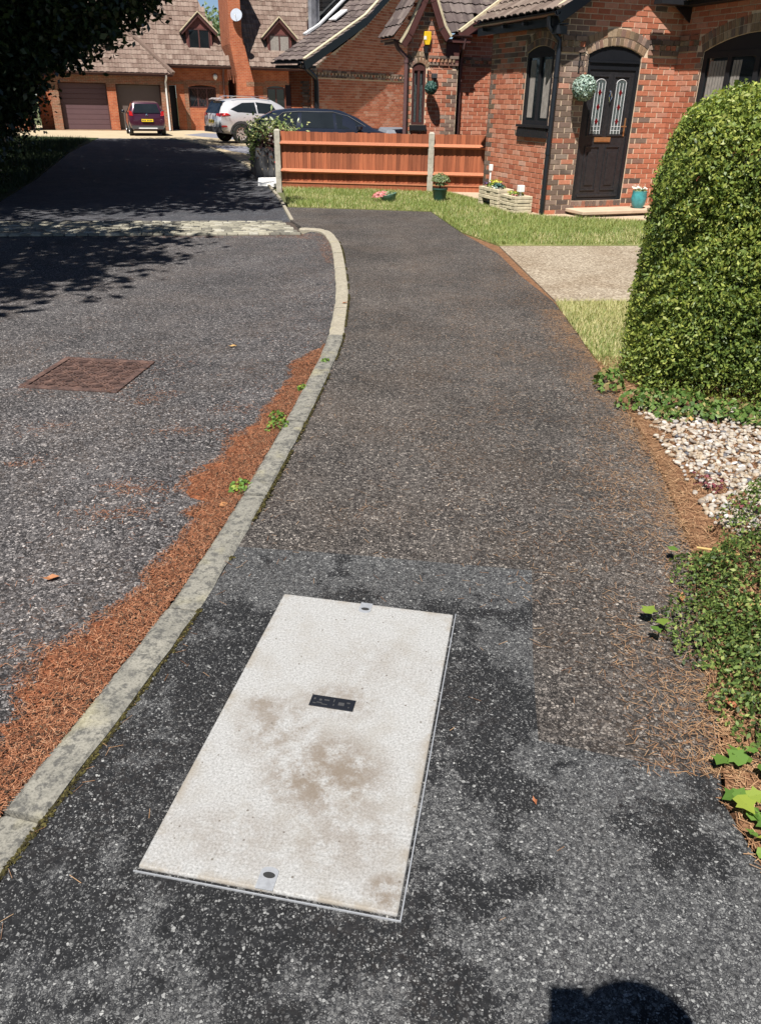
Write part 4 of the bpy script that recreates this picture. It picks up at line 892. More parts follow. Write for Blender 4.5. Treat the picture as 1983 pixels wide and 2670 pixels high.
def lay_bricks(out, T, u0, u1, v0, topf, holes, cls, ring=0.0, skip=None):
    """stretcher bond; out gets (matrix, w, h, class). ring: depth of the arch ring over arched openings"""
    row = 0; v = v0
    while True:
        vc = v + BH / 2
        iv = [(u0, u1)]
        for h in holes:
            hi = max(h.v1 + h.rise + (ring if h.rise else 0), h.v1)
            if not (h.v0 - BH / 2 < vc < hi): continue
            a, b = h.u0, h.u1
            if h.rise and vc > h.v1:
                q = [u for u in np.linspace(h.u0 - ring * .45, h.u1 + ring * .45, 60) if h.top(min(max(u, h.u0), h.u1)) + ring > vc]
                if not q: continue
                a, b = min(q), max(q)
            iv = [z for x, y in iv for z in ((x, min(y, a)), (max(x, b), y)) if z[1] - z[0] > 0.03]
        st = u0 - (0.1125 if row % 2 else 0.0)
        for x, y in iv:
            u = st
            while u < y:
                a, b = max(u, x), min(u + BW, y)
                if b - a > 0.035 and vc < topf((a + b) / 2) - 0.02 and not (skip and skip((a + b) / 2, vc)):
                    k = cls((a + b) / 2, vc, row)
                    out.append((T @ Matrix.Translation(((a + b) / 2, vc, random.uniform(-.0015, .0015))), b - a - (JT if b - a > BW - .002 or True else 0) + JT * (b - a >= BW - .002) - 0.0, BH, k))
                u += BW + JT
        v += BH + JT; row += 1
        if v > max(topf(u0), topf(u1), topf((u0 + u1) / 2)): break
def arch_bricks(out, T, h, ring, kinds, n=None):
    w = (h.u1 - h.u0) / 2; rr = (w * w + h.rise ** 2) / (2 * h.rise); cx, cy = (h.u0 + h.u1) / 2, h.v1 + h.rise - rr
    half = math.asin(w / rr) * 1.04; n = n or max(4, int(round(2 * half * (rr + ring / 2) / 0.075)))
    for i in range(n):
        a = -half + 2 * half * (i + .5) / n
        for r0, r1 in ((0, ring * .5), (ring * .5, ring)):
            m_ = rr + (r0 + r1) / 2
            out.append((T @ Matrix.Translation((cx + m_ * math.sin(a), cy + m_ * math.cos(a), random.uniform(0.001, .004))) @ Matrix.Rotation(-a, 4, 'Z'), 2 * half * m_ / n - 0.010, (r1 - r0) - 0.008, random.choice(kinds)))
def dentil_band(out, T, u0, u1, v0, v1, pitch=0.105):
    """corbelled course, dog-tooth course, top course"""
    h = (v1 - v0) / 3
    u = u0
    while u < u1 - 0.03:
        w = min(BW, u1 - u); 
        out.append((T @ Matrix.Translation((u + w / 2, v0 + h / 2, 0.020)), w - JT, h - 0.008, 'dark'))
        out.append((T @ Matrix.Translation((u + w / 2, v1 - h / 2, 0.026)), w - JT, h - 0.010, 'dark')); u += BW + JT
    u = u0 + pitch / 2
    while u < u1 - 0.03:
        out.append((T @ Matrix.Translation((u, v0 + 1.5 * h, 0.0)) @ Matrix.Rotation(R(45), 4, 'Y'), 0.075, h - 0.008, random.choice(('buff', 'dark', 'buff', 'red')) + '_tooth')); u += pitch
BM = {'red': 'brick_red', 'dark': 'brick_dark', 'buff': 'brick_buff'}
_bm = {}
def brick_mesh(w, h, k):
    key = (round(w / 0.0125), round(h / 0.004), k)
    if key not in _bm:
        w, h = key[0] * 0.0125 - 0.0005, key[1] * 0.004; t = 0.0375 if k.endswith('_tooth') else 0.007; d = 0.03; e = 0.0022
        mb = MB()
        vs = [(-w / 2, -h / 2, -d), (w / 2, -h / 2, -d), (w / 2, h / 2, -d), (-w / 2, h / 2, -d), (-w / 2, -h / 2, t - e), (w / 2, -h / 2, t - e), (w / 2, h / 2, t - e), (-w / 2, h / 2, t - e),
              (-w / 2 + e, -h / 2 + e, t), (w / 2 - e, -h / 2 + e, t), (w / 2 - e, h / 2 - e, t), (-w / 2 + e, h / 2 - e, t)]
        fs = [(i, (i + 1) % 4, 4 + (i + 1) % 4, 4 + i) for i in range(4)] + [(4 + i, 4 + (i + 1) % 4, 8 + (i + 1) % 4, 8 + i) for i in range(4)] + [(8, 9, 10, 11)]
        mb.add(vs, fs, r=0.0); me = mb.mesh('brick'); me.materials.append(M[BM[k.split('_')[0]]]); _bm[key] = me
    return _bm[key]
def place_bricks(bricks, house, limit=300):
    W = house.matrix_basis
    def key(b):
        p = W @ b[0].translation; return (not in_view(p, 0.0), p.length)
    bs = sorted(bricks, key=key); n = limit
    for m_, w, h, k in bs[:n]:
        o = link('brick', brick_mesh(w, h, k), house); o.matrix_local = m_
    for kk in ('red', 'dark', 'buff'):
        mb = MB()
        for m_, w, h, k in bs[n:]:
            if k.split('_')[0] != kk: continue
            me = brick_mesh(w, h, k); mb.add([v.co for v in me.vertices], [tuple(f.vertices) for f in me.polygons], m_)
        if mb.v: tag(mb.build({'red': 'red_brickwork', 'dark': 'brindled_brickwork', 'buff': 'buff_brickwork'}[kk], M[BM[kk]], house), kind='stuff')
def tile_mesh(tw, g, m):
    key = ('tile', tw, g, m)
    if key not in _bm:
        xs = [0, .12, .3, .45, .55, .72, .88, 1.0]; zs = [0.022, .034, .022, 0.006, 0.006, .022, .034, .022]
        L = g * 1.16; vs = []
        for y, dz in ((0, 0.030), (L, 0.004)):
            for x, z in zip(xs, zs): vs.append((x * tw, y, z + dz))
        for x, z in zip(xs, zs): vs.append((x * tw, 0.0, z + 0.030 - 0.022))
        n = len(xs); fs = [(i, i + 1, n + i + 1, n + i) for i in range(n - 1)] + [(2 * n + i, 2 * n + i + 1, i + 1, i) for i in range(n - 1)]
        mb = MB(); mb.add(vs, fs, r=0.0); me = mb.mesh('roof_tile', 60); me.materials.append(M[m]); _bm[key] = me
    return _bm[key]
def roof_slope(house, O, U, V, w, l, m, tw=0.30, g=0.30, limit=300, clip=None, name='roof'):
    """tiles over a sloping plane: O lower corner, U along the eave, V up the slope (local house axes)"""
    O, U, V = Vector(O), Vector(U).normalized(), Vector(V).normalized(); Nn = U.cross(V).normalized()
    if Nn.z < 0: Nn = -Nn
    T0 = Matrix(((U.x, V.x, Nn.x, O.x), (U.y, V.y, Nn.y, O.y), (U.z, V.z, Nn.z, O.z), (0, 0, 0, 1)))
    items = []
    for j in range(int(math.ceil(l / g))):
        for i in range(int(math.ceil(w / tw))):
            if clip and not clip((i + .5) * tw, (j + .5) * g): continue
            items.append(T0 @ Matrix.Translation((i * tw, j * g, 0.0)))
    W = house.matrix_basis
    items.sort(key=lambda t: (not in_view(W @ t.translation, 0.02), (W @ t.translation).length))
    me = tile_mesh(tw, g, m)
    left = max(0, limit - sum(1 for c in house.children if c.name.startswith('roof_tile')))
    for t in items[:left]: o = link('roof_tile', me, house); o.matrix_local = t
    if len(items) > left:
        mb = MB(); co = [v.co.copy() for v in me.vertices]; fs = [tuple(f.vertices) for f in me.polygons]
        for t in items[left:]: mb.add(co, fs, t)
        tag(mb.build('roof_tiling', M[m], house, 60), kind='stuff')
    return T0
def plane_poly(mb, T0, pts, thick=0.06, r=0.0): mb.prism(pts, -thick, -0.004, T0, r)
def bar(mb, p, q, w, h, r=0.0, up=(0, 0, 1)):
    """rectangular bar between two points; w across, h along 'up'"""
    p, q = Vector(p), Vector(q); d = (q - p).normalized(); s = d.cross(Vector(up)).normalized(); t = s.cross(d).normalized()
    vs = []
    for c in (p, q):
        for a, b in ((-1, -1), (1, -1), (1, 1), (-1, 1)): vs.append(tuple(c + s * (a * w / 2) + t * (b * h / 2)))
    return mb.add(vs, [(3, 2, 1, 0), (4, 5, 6, 7), (0, 1, 5, 4), (1, 2, 6, 5), (2, 3, 7, 6), (3, 0, 4, 7)], None, r)
def gutter(house, p, q, m, rad=0.055):
    mb = MB(); p, q = Vector(p), Vector(q); d = (q - p).normalized(); s = d.cross(Vector((0, 0, 1))); vs = []; n = 8
    for c in (p, q):
        for k in range(n + 1):
            t = math.pi * k / n; vs.append(tuple(c + s * (rad * math.cos(t)) - Vector((0, 0, rad * math.sin(t)))))
        for k in range(n, -1, -1):
            t = math.pi * k / n; vs.append(tuple(c + s * (rad * .86 * math.cos(t)) - Vector((0, 0, rad * .86 * math.sin(t)))))
    k = 2 * (n + 1)
    mb.add(vs, [(i, (i + 1) % k, k + (i + 1) % k, k + i) for i in range(k)] + [tuple(range(k)), tuple(range(2 * k - 1, k - 1, -1))], r=0.0)
    return mb.build('gutter', m, house, 40)
def downpipe(house, pts, m, rad=0.034, brackets=(), tube_out=None):
    mb = MB(); mb.tube(pts, rad, 12); o = mb.build('downpipe', m, house, 40)
    for z in brackets:
        b = MB(); x, y = pts[-1][0], pts[-1][1]; b.lathe([(rad * 1.22, -0.02), (rad * 1.22, 0.02)], 12, Matrix.Translation((x, y, z))); b.build('pipe_collar', m, o, 40)
    return o
def frame_rect(mb, T, u0, u1, v0, v1, w, n0, n1, mull=(), trans=(), rise=0.0):
    mb.box(u0, u0 + w, v0, v1, n0, n1, T); mb.box(u1 - w, u1, v0, v1, n0, n1, T)
    mb.box(u0 + w, u1 - w, v0, v0 + w, n0, n1, T); mb.box(u0 + w, u1 - w, v1 - w, v1, n0, n1, T)
    for x in mull: mb.box(x - w / 2, x + w / 2, v0 + w, v1 - w, n0, n1 - 0.004, T)
    for y in trans: mb.box(u0 + w, u1 - w, y - w / 2, y + w / 2, n0, n1 - 0.008, T)

# ------------------------------------------------------------------ house with the black door
H1 = thing('brick_house', 'red brick house with black front door and gabled porch, beyond the lawn', 'house', (2.544, 13.273, 0), R(21))
XC = 2.12                                        # where the porch wall meets the projecting wing
TB = wall_T((0, 0), 0); TA = wall_T((0, 0), -90); TC = wall_T((XC, 0), -90)
dh = Hole(0.50, 1.46, 0.21, 2.27, 0.12); wa = Hole(-0.955, -0.15, 1.30, 2.30, 0.085); wc = Hole(0.60, 2.75, 1.18, 2.33, 0.20)
gab = lambda u: 2.72 + min(u + 0.32, 2.44 - u) * 0.62 if u < 1.06 else 3.5
bk = []
def clsB(u, v, row):
    if u < 0.5: return 'dark' if random.random() < 0.86 else 'red'
    if 1.46 < u < 1.62 + (0.10 if (row // 2) % 2 else 0) and (row // 1) % 2 == 0: return 'dark'
    if v < 0.1: return 'buff'
    return 'red'
lay_bricks(bk, TB, 0.0, XC, 0.012, gab, [dh], clsB, 0.225, skip=lambda u, v: 2.27 < v < 2.50 and (u < 0.44 or u > 1.52))
arch_bricks(bk, TB, dh, 0.225, ['dark', 'buff', 'buff'])
for a, b in ((0.0, 0.42), (1.55, XC)): dentil_band(bk, TB, a, b, 2.28, 2.50)
def clsA(u, v, row):
    q = 0.12 if row % 2 else 0.24
    if u < -2.16 + q: return 'dark' if random.random() < .85 else 'buff'
    if -0.955 - q * .75 < u < -0.955 and 1.15 < v: return 'dark'
    if v > 2.2 and random.random() < .35: return 'dark'
    if u > -0.12: return 'dark'
    return 'red'
lay_bricks(bk, TA, -2.16, 0.0, 0.012, lambda u: 2.70, [wa], clsA, 0.20)
arch_bricks(bk, TA, wa, 0.20, ['dark', 'buff'])
def clsC(u, v, row):
    if 0.60 - (0.12 if row % 2 else 0.24) < u < 0.60 and 1.1 < v < 2.3: return 'dark'
    return 'red'
lay_bricks(bk, TC, 0.0, 3.2, 0.012, lambda u: 3.0, [wc], clsC, 0.225, skip=lambda u, v: 2.33 < v < 2.56 and u < 0.44)
arch_bricks(bk, TC, wc, 0.225, ['buff', 'dark', 'buff']); dentil_band(bk, TC, 0.03, 0.44, 2.34, 2.56)
mb = MB()
backing(mb, TB, 0, XC, -0.1, gab, [dh]); backing(mb, TA, -2.16, 0, -0.1, lambda u: 2.74, [wa]); backing(mb, TC, 0, 3.2, -0.1, lambda u: 3.05, [wc])
mb.build('wall', M['mortar'], H1)
place_bricks(bk, H1)
mb = MB(); mb.prism([(0.004, 2.13), (XC + .19, 2.13), (5.5, 2.13), (5.5, 8.5), (4.2, 8.5)], -0.1, 2.69); mb.box(XC + 0.2, 5.5, -3.0, 2.12, -0.1, 2.95); mb.box(0.2, XC + .19, 0.3, 2.12, -0.1, 2.69); mb.build('rear_wall', M['far_brick'], H1)
# porch roof: slope down to the wall with the narrow window, verge over the door wall
TAN = 0.62; pl = math.hypot(1, TAN)
roof_slope(H1, (-0.22, 2.45, 2.775), (0, -1, 0), (1, 0, TAN), 2.62, 1.28 * pl, 'tile_brown', 0.20, 0.27)
mb = MB(); T0 = Matrix(((0, 1 / pl, -TAN / pl, -0.22), (-1, 0, 0, 2.45), (0, TAN / pl, 1 / pl, 2.775), (0, 0, 0, 1)))
plane_poly(mb, T0, [(0, 0.0), (2.61, 0.0), (2.61, 1.28 * pl), (0, 1.28 * pl)], 0.05)
T1 = Matrix(((0, -1 / pl, TAN / pl, 2.46), (-1, 0, 0, 2.95), (0, TAN / pl, 1 / pl, 2.71), (0, 0, 0, 1)))
plane_poly(mb, T1, [(0, 0.40 * pl), (3.06, 0.40 * pl), (3.06, 1.40 * pl), (0, 1.40 * pl)], 0.05)
mb.build('roof', M['black_matt'], H1)
mb = MB(); bar(mb, (-0.20, -0.155, 2.70), (1.08, -0.155, 2.70 + 1.28 * TAN), 0.026, 0.17); bar(mb, (2.30, -0.155, 2.70), (1.085, -0.155, 2.70 + 1.28 * TAN), 0.026, 0.17); mb.build('barge_board', M['black'], H1)
mb = MB(); bar(mb, (-0.22, -0.150, 2.815), (1.08, -0.150, 2.815 + 1.30 * TAN), 0.075, 0.045); mb.build('verge', M['cream'], H1)
mb = MB(); mb.box(-0.175, -0.15, -0.14, 2.42, 2.60, 2.755); mb.box(-0.148, -0.004, -0.14, 2.42, 2.615, 2.635); mb.box(-0.19, -0.02, -0.145, -0.015, 2.50, 2.60); mb.build('fascia', M['black'], H1)
gutter(H1, (-0.232, 2.40, 2.765), (-0.232, -0.19, 2.765), M['black'])
mb = MB()
for y in (2.1, 1.4, 0.75): mb.box(-0.26, -0.176, y - 0.02, y + 0.02, 2.655, 2.70)
mb.build('gutter_bracket', M['black'], H1)
downpipe(H1, [(-0.232, 0.02, 2.72), (-0.232, 0.02, 2.60), (-0.05, -0.02, 2.42), (-0.05, -0.03, 2.3), (-0.05, -0.03, 0.02)], M['black'], 0.037, (1.97, 0.92))
# wing roof: eaves over the window wall on the right, and an added shadow board
mb = MB(); mb.box(1.385, XC - .01, -0.374, -0.19, 2.92, 2.98); mb.box(XC - 0.26, XC - .01, -3.4, -0.375, 2.92, 2.98)  # first box is unseen, added to throw its shadow on the door wall
mb.add([(XC - 0.36, -3.4, 2.975), (XC - 0.36, 0.0, 2.975), (XC + 2.2, 0.0, 4.6), (XC + 2.2, -3.4, 4.6)], [(0, 1, 2, 3)], None, 0.0); mb.build('eaves', M['black_matt'], H1)
# front door
dr_ = thing('door', None, None); dr_.parent = H1
mb = MB(); Td = wall_T((0, 0.022), 0)
mb.box(0.502, 0.565, 0.212, 2.20, -0.03, 0.012, Td); mb.box(1.395, 1.458, 0.212, 2.20, -0.03, 0.012, Td); mb.box(0.566, 1.394, 2.075, 2.2, -0.03, 0.010, Td); mb.box(0.566, 1.394, 0.212, 0.245, -0.03, 0.02, Td)
arcp = [(0.502 + (0.956) * k / 12, dh.top(0.502 + 0.956 * k / 12) - 0.003) for k in range(13)]
mb.prism([(0.502, 2.202)] + [(1.458, 2.202)] + arcp[::-1], -0.03, 0.004, Td); mb.box(0.53, 1.43, 2.165, 2.19, 0.0125, 0.03, Td)
mb.build('door_frame', M['black'], dr_)
mb = MB(); mb.box(0.566, 1.394, 0.246, 2.074, -0.04, -0.004, Td)
mb.build('door_leaf', M['door_black'], dr_)
mb = MB()
def moulding(u0, u1, v0, v1, w=0.022, n=0.010):
    for a, b, c, d in ((u0, u1, v0, v0 + w), (u0, u1, v1 - w, v1), (u0, u0 + w, v0 + w, v1 - w), (u1 - w, u1, v0 + w, v1 - w)): mb.box(a, b, c, d, -0.004, n, Td)
for u0, u1 in ((0.64, 0.94), (1.02, 1.32)):
    moulding(u0, u1, 1.16, 2.00); moulding(u0 + 0.01, u1 - 0.01, 0.36, 1.02)
    mb.box(u0 + 0.075, u1 - 0.075, 0.44, 0.93, -0.004, 0.008, Td)
mb.box(0.60, 1.36, 0.262, 0.30, -0.004, 0.018, Td); mb.build('door_panel', M['door_black'], dr_, bevel=0.004)
for u0, u1 in ((0.70, 0.88), (1.08, 1.26)):
    uc = (u0 + u1) / 2; v0, v1 = 1.19, 1.96
    mb = MB(); arcq = [(uc + (u1 - u0) / 2 * math.cos(t), v1 - 0.07 + 0.06 * math.sin(t)) for t in np.linspace(0, math.pi, 9)]
    mb.prism([(u0, v0), (u1, v0)] + arcq, -0.0035, 0.0035, Td); gl = mb.build('door_glass', M['glass_pale'], dr_)
    mb = MB()
    for x in (u0 + 0.004, uc - 0.030, uc + 0.030, u1 - 0.004): mb.box(x - 0.004, x + 0.004, v0, v1 - 0.06, 0.0036, 0.007, Td)
    for y in (v0 + 0.05, v0 + 0.11): mb.box(u0 + .008, u1 - .008, y - 0.003, y + 0.003, 0.0036, 0.0065, Td)
    mb.tube([tuple(Td @ Vector((x, y, 0.0050))) for x, y in arcq], 0.005, 5); mb.build('lead_line', M['lead'], gl)
    for vy in (1.37, 1.57, 1.77):
        mb = MB(); mb.prism([(uc - .034, vy), (uc, vy - .042), (uc + .034, vy), (uc, vy + .042)], 0.0066, 0.010, Td); mb.build('red_diamond', M['red_glass'], gl)
mb = MB(); mb.box(0.80, 1.10, 1.075, 1.145, -0.004, 0.012, Td); mb.box(0.83, 1.07, 1.09, 1.13, 0.0121, 0.017, Td); mb.build('letter_plate', M['brass'], dr_, bevel=0.004)
mb = MB(); mb.box(1.322, 1.350, 1.16, 1.42, -0.004, 0.008, Td); mb.tube([tuple(Td @ Vector(p)) for p in ((1.336, 1.30, 0.0), (1.336, 1.30, 0.05), (1.24, 1.30, 0.055))], 0.009, 8); mb.build('handle', M['brass'], dr_)
mb = MB(); mb.tube([tuple(Td @ Vector(p)) for p in ((0.98, 1.77, 0.0), (0.98, 1.78, 0.025), (0.955, 1.71, 0.028), (0.98, 1.64, 0.024), (1.005, 1.71, 0.028), (0.98, 1.78, 0.025))], 0.008, 6); mb.lathe([(0.02, 0), (0.018, 0.012), (0.004, 0.02)], 10, Td @ Matrix.Translation((0.98, 1.785, 0.004))); mb.build('knocker', M['chrome'], dr_)
mb = MB(); Ts = wall_T((0, 0.02), 0)
for k in range(14): mb.box(0.50 + k * 0.0686, 0.50 + k * 0.0686 + 0.060, 0.125, 0.205, -0.05, 0.03, Ts, random.random())
mb.build('threshold_brick', M['brick_dark'], H1)
mb = MB(); mb.box(0.40, 2.10, -0.52, -0.012, 0.055, 0.105); o = mb.build('step_slab', M['slab'], H1, bevel=0.008)
mb = MB(); mb.box(0.46, 2.10, -0.44, -0.012, -0.02, 0.0545); mb.build('step_base', M['brick_buff'], H1)
# narrow window beside the porch corner
wn_ = thing('window', None, None); wn_.parent = H1; Tw = wall_T((0.024, 0), -90)
mb = MB(); frame_rect(mb, Tw, -0.953, -0.152, 1.302, 2.295, 0.06, -0.03, 0.02, mull=(-0.55,))
ap = [(-0.953 + 0.801 * k / 12, wa.top(-0.953 + 0.801 * k / 12) - 0.003) for k in range(13)]; mb.prism([(-0.953, 2.296), (-0.152, 2.296)] + ap[::-1], -0.03, 0.012, Tw)
mb.build('window_frame', M['black_matt'], wn_)
for u0, u1 in ((-0.89, -0.58), (-0.52, -0.215)):
    mb = MB(); mb.box(u0, u1, 1.363, 2.234, -0.012, -0.006, Tw); mb.build('pane', M['glass'], wn_)
for i, (u0, u1, kk) in enumerate(((-0.86, -0.70, 0), (-0.44, -0.24, 1))):
    mb = MB(); n = 7
    for k in range(n): x0 = u0 + (u1 - u0) * k / n; mb.box(x0, x0 + (u1 - u0) / n * .8, 1.40, 2.20, -0.0058, -0.0035 + 0.002 * (k % 2), Tw)
    mb.build('curtain', M['curtain'], wn_)
mb = MB(); mb.box(-1.03, -0.09, 1.262, 1.300, -0.08, 0.065, Tw @ Matrix.Translation((0, 0, 0.024))); mb.build('window_sill', M['black_matt'], wn_)
mb = MB()
for k in range(13): mb.box(-1.0 + k * 0.069, -1.0 + k * 0.069 + 0.060, 1.12, 1.255, 0.008, 0.055 - 0.0005 * k, Tw @ Matrix.Translation((0, 0, 0.024)), random.random())
mb.build('sill_tile', M['black_matt'], H1)
# bow window in the wing
wn2 = thing('window', None, None); wn2.parent = H1; Tw = wall_T((XC + 0.024, 0), -90)
mb = MB(); frame_rect(mb, Tw, 0.602, 2.748, 1.182, 2.325, 0.085, -0.03, 0.02, mull=(1.15, 1.70, 2.22))
ap = [(0.602 + 2.146 * k / 14, wc.top(0.602 + 2.146 * k / 14) - 0.003) for k in range(15)]; mb.prism([(0.602, 2.326), (2.748, 2.326)] + ap[::-1], -0.03, 0.012, Tw)
mb.build('window_frame', M['black_matt'], wn2)
for u0, u1 in ((0.69, 1.105), (1.195, 1.655), (1.745, 2.175), (2.265, 2.66)):
    mb = MB(); mb.box(u0, u1, 1.27, 2.24, -0.012, -0.006, Tw); mb.build('pane', M['glass'], wn2)
mb = MB()
for k in range(6): mb.box(0.74 + k * 0.06, 0.74 + k * 0.06 + .05, 1.28, 2.2, -0.0058, -0.003 + 0.001 * (k % 2), Tw)
for k in range(3): mb.box(1.22 + k * 0.06, 1.22 + k * 0.06 + .05, 1.28, 2.2, -0.0058, -0.003 + 0.001 * (k % 2), Tw)
mb.build('curtain', M['curtain'], wn2)

# ------------------------------------------------------------------ hanging topiary balls
def topiary_ball(house, x, y, z, rad, m, label, wall_y, top):
    t = thing('topiary_ball', label, 'topiary ball', house.matrix_basis @ Vector((x, y, z)), house.rotation_euler.z, 'topiary balls hanging by the doors and windows')
    n = 1400; d = unit(rng.normal(size=(n, 3))); C = d * (rad * (0.9 + 0.12 * rng.random(n)))[:, None]
    bm = bmesh.new(); bmesh.ops.create_icosphere(bm, subdivisions=3, radius=rad * 0.86); me = bpy.data.meshes.new('core'); bm.to_mesh(me); bm.free(); me.materials.append(M['green_pot']); link('core', me, t)
    tag(quads('foliage', leaves(C, rad * .24, rad * .15, d, .7), m, t), kind='stuff')
    mb = MB()
    for a in (0, 2.1, 4.2): mb.tube([(rad * .5 * math.cos(a), rad * .5 * math.sin(a), rad * .8), (0, 0, top - z)], 0.003, 5)
    mb.build('hanger', M['black_matt'], t)
    b = thing('hanging_bracket', 'black iron wall bracket holding the ' + ('pale' if rad > .16 or 'pale' in label else 'dark') + ' topiary ball', 'bracket', house.matrix_basis @ Vector((x, wall_y, top)), house.rotation_euler.z)
    mb = MB(); L = wall_y - y
    mb.tube([(0, -0.004, 0.02), (0, -L * .6, 0.045), (0, -L, 0.0)], 0.006, 6); mb.tube([(0, -0.004, -0.18), (0, -L * .35, -0.12), (0, -L * .62, 0.03)], 0.005, 6); mb.build('arm', M['black_matt'], b)
    mb = MB(); mb.box(-0.012, 0.012, -0.014, -0.0085, -0.22, 0.06); mb.build('back_plate', M['black_matt'], b)
topiary_ball(H1, 0.339, -0.22, 1.82, 0.175, M['leaf_topiary'], 'pale grey-green topiary ball hanging beside the black front door', 0, 2.24)

# ------------------------------------------------------------------ next house: steep gable with a yellow alarm box
H2 = thing('brick_house', 'red brick house with a steep brown gable and yellow alarm box, behind the fence', 'house', (0.72, 18.0, 0), R(21))
T2 = wall_T((0, 0), 0); T2r = wall_T((0, 0.32), 0)
w2 = Hole(-0.255, 0.045, 1.17, 2.205, 0.085)
g2 = lambda u: 3.66 - abs(u - 0.02) * 2.1
bk = []
def cls2(u, v, row):
    if u > 0.43: return 'dark' if random.random() < .9 else 'red'
    if 0.36 < u and row % 2: return 'dark'
    if -0.255 - 0.10 < u < -0.255 and v < 2.25 and row % 2: return 'buff'
    if 2.93 - abs(u - 0.02) * 3.2 < v + 0.28 and abs(u - .02) < 0.09 and 2.75 < v < 3.15: return 'dark'
    return 'red'
lay_bricks(bk, T2, -0.37, 0.76, 0.012, lambda u: min(g2(u), 2.76 if abs(u) > .42 else 9), [w2], cls2, 0.21, skip=lambda u, v: 2.25 < v < 2.43)
arch_bricks(bk, T2, w2, 0.21, ['buff', 'buff', 'dark']); dentil_band(bk, T2, 0.10, 0.76, 2.25, 2.43, 0.085); dentil_band(bk, T2, -0.37, -0.30, 2.25, 2.43)
lay_bricks(bk, T2r, 0.762, 2.6, 0.012, lambda u: min(2.80 + max(u - 0.77, 0) * .65, 3.5), [], lambda u, v, r: 'red', skip=lambda u, v: 2.255 < v < 2.44)
dentil_band(bk, T2r, 0.765, 2.6, 2.26, 2.44)
mb = MB(); backing(mb, T2, -0.37, 0.76, -0.1, lambda u: min(g2(u), 2.78 if abs(u) > .42 else 9), [w2]); backing(mb, T2r, 0.762, 2.6, -0.1, lambda u: min(2.82 + max(u - 0.77, 0) * .65, 3.55), [])
backing(mb, wall_T((0.76, 0), 90), 0, 0.31, -0.1, lambda u: 2.7, [])
mb.build('wall', M['mortar'], H2); place_bricks(bk, H2)
mb = MB(); mb.prism([(-0.2, 0.2), (0.755, 0.34), (2.6, 0.34), (2.6, 6.0), (2.3, 6.0)], -0.1, 2.7); mb.build('rear_wall', M['far_brick'], H2)
# steep gable roof slopes and the plain roof to the right
q = math.hypot(1, 2.1)
roof_slope(H2, (-0.74, 0.62, 2.70), (0, -1, 0), (0.60, 0, 0.80), 0.77, 0.42, 'tile_grey', 0.22, 0.24)
roof_slope(H2, (-0.50, 0.62, 3.0), (0, -1, 0), (1, 0, 1.55), 0.77, 1.0, 'tile_grey', 0.22, 0.24)
roof_slope(H2, (0.22, 0.02, 2.82), (1, 0, 0), (0, 1, 1.15), 1.9, 1.3, 'tile_grey', 0.24, 0.24, clip=lambda u, v: v * 0.75 > (u - 0.60) * .62 - 0.02 and v > (0.30 - u) * 1.3)
mb = MB(); mb.add([(-0.72, -.1, 2.70), (-0.50, -.1, 2.99), (0.02, -.1, 3.78), (0.40, -.1, 3.0), (0.40, .6, 3.0), (0.02, .6, 3.78), (-0.5, .6, 2.99), (-0.72, .6, 2.70)], [(0, 1, 6, 7), (1, 2, 5, 6), (2, 3, 4, 5)], None, 0.0)
mb.add([(0.2, 0.05, 2.83), (2.6, 0.05, 2.83), (2.6, 1.4, 4.4), (0.2, 1.4, 4.4)], [(0, 1, 2, 3)], None, 0.0); mb.build('roof', M['black_matt'], H2)
mb = MB()
LV = [(-0.60, 2.62), (-0.47, 2.80), (-0.19, 3.35), (0.02, 3.80)]; RV = [(0.02, 3.80), (0.17, 3.35), (0.36, 2.93), (0.50, 2.76)]
for pts in (LV, RV):
    for a, b in zip(pts, pts[1:]): bar(mb, (a[0], -0.16, a[1]), (b[0], -0.16, b[1]), 0.05, 0.035, up=(0, -1, 0))
vg = mb.build('verge', M['cream'], H2)
mb = MB()
for pts, s in ((LV, 1), (RV, -1)):
    for a, b in zip(pts, pts[1:]):
        dx, dz = b[0] - a[0], b[1] - a[1]; l = math.hypot(dx, dz); nx, nz = dz / l * 0.085, -dx / l * 0.085
        mb.add([(a[0] + x + (nx * .22), y, a[1] + z + (nz * .22)) for y in (-0.17, -0.145) for x, z in ((0, 0), (nx * 1.55, nz * 1.55))] + [(b[0] + x + (nx * .22), y, b[1] + z + (nz * .22)) for y in (-0.17, -0.145) for x, z in ((0, 0), (nx * 1.55, nz * 1.55))], [(0, 1, 5, 4), (2, 6, 7, 3), (0, 4, 6, 2), (1, 3, 7, 5)], None, 0.0)
mb.build('barge_board', M['brown_paint'], H2)
mb = MB(); mb.box(-0.66, -0.375, -0.13, .55, 2.60, 2.66); mb.box(0.47, 0.76, -0.02, 0.3, 2.30, 2.66); mb.box(0.42, 0.96, -0.10, 0.31, 2.66, 2.72); mb.build('soffit', M['brown_paint'], H2)  # tall middle box is a dark stand-in for shade under the gutter
gutter(H2, (0.36, -0.10, 2.79), (0.98, -0.10, 2.79), M['brown_pipe'], 0.04); gutter(H2, (-0.70, .58, 2.68), (-0.70, -0.10, 2.68), M['brown_pipe'], 0.04)
downpipe(H2, [(0.84, -0.08, 2.75), (0.84, -0.05, 2.58), (0.93, 0.22, 2.44), (0.93, 0.24, 2.3), (0.93, 0.24, 0.02)], M['brown_pipe'], 0.042, (2.0,))
downpipe(H2, [(-0.66, -0.06, 2.64), (-0.6, -0.06, 2.52), (-0.42, -0.05, 2.38), (-0.41, -0.05, 2.2), (-0.41, -0.05, 0.02)], M['brown_pipe'], 0.042, (2.3,))
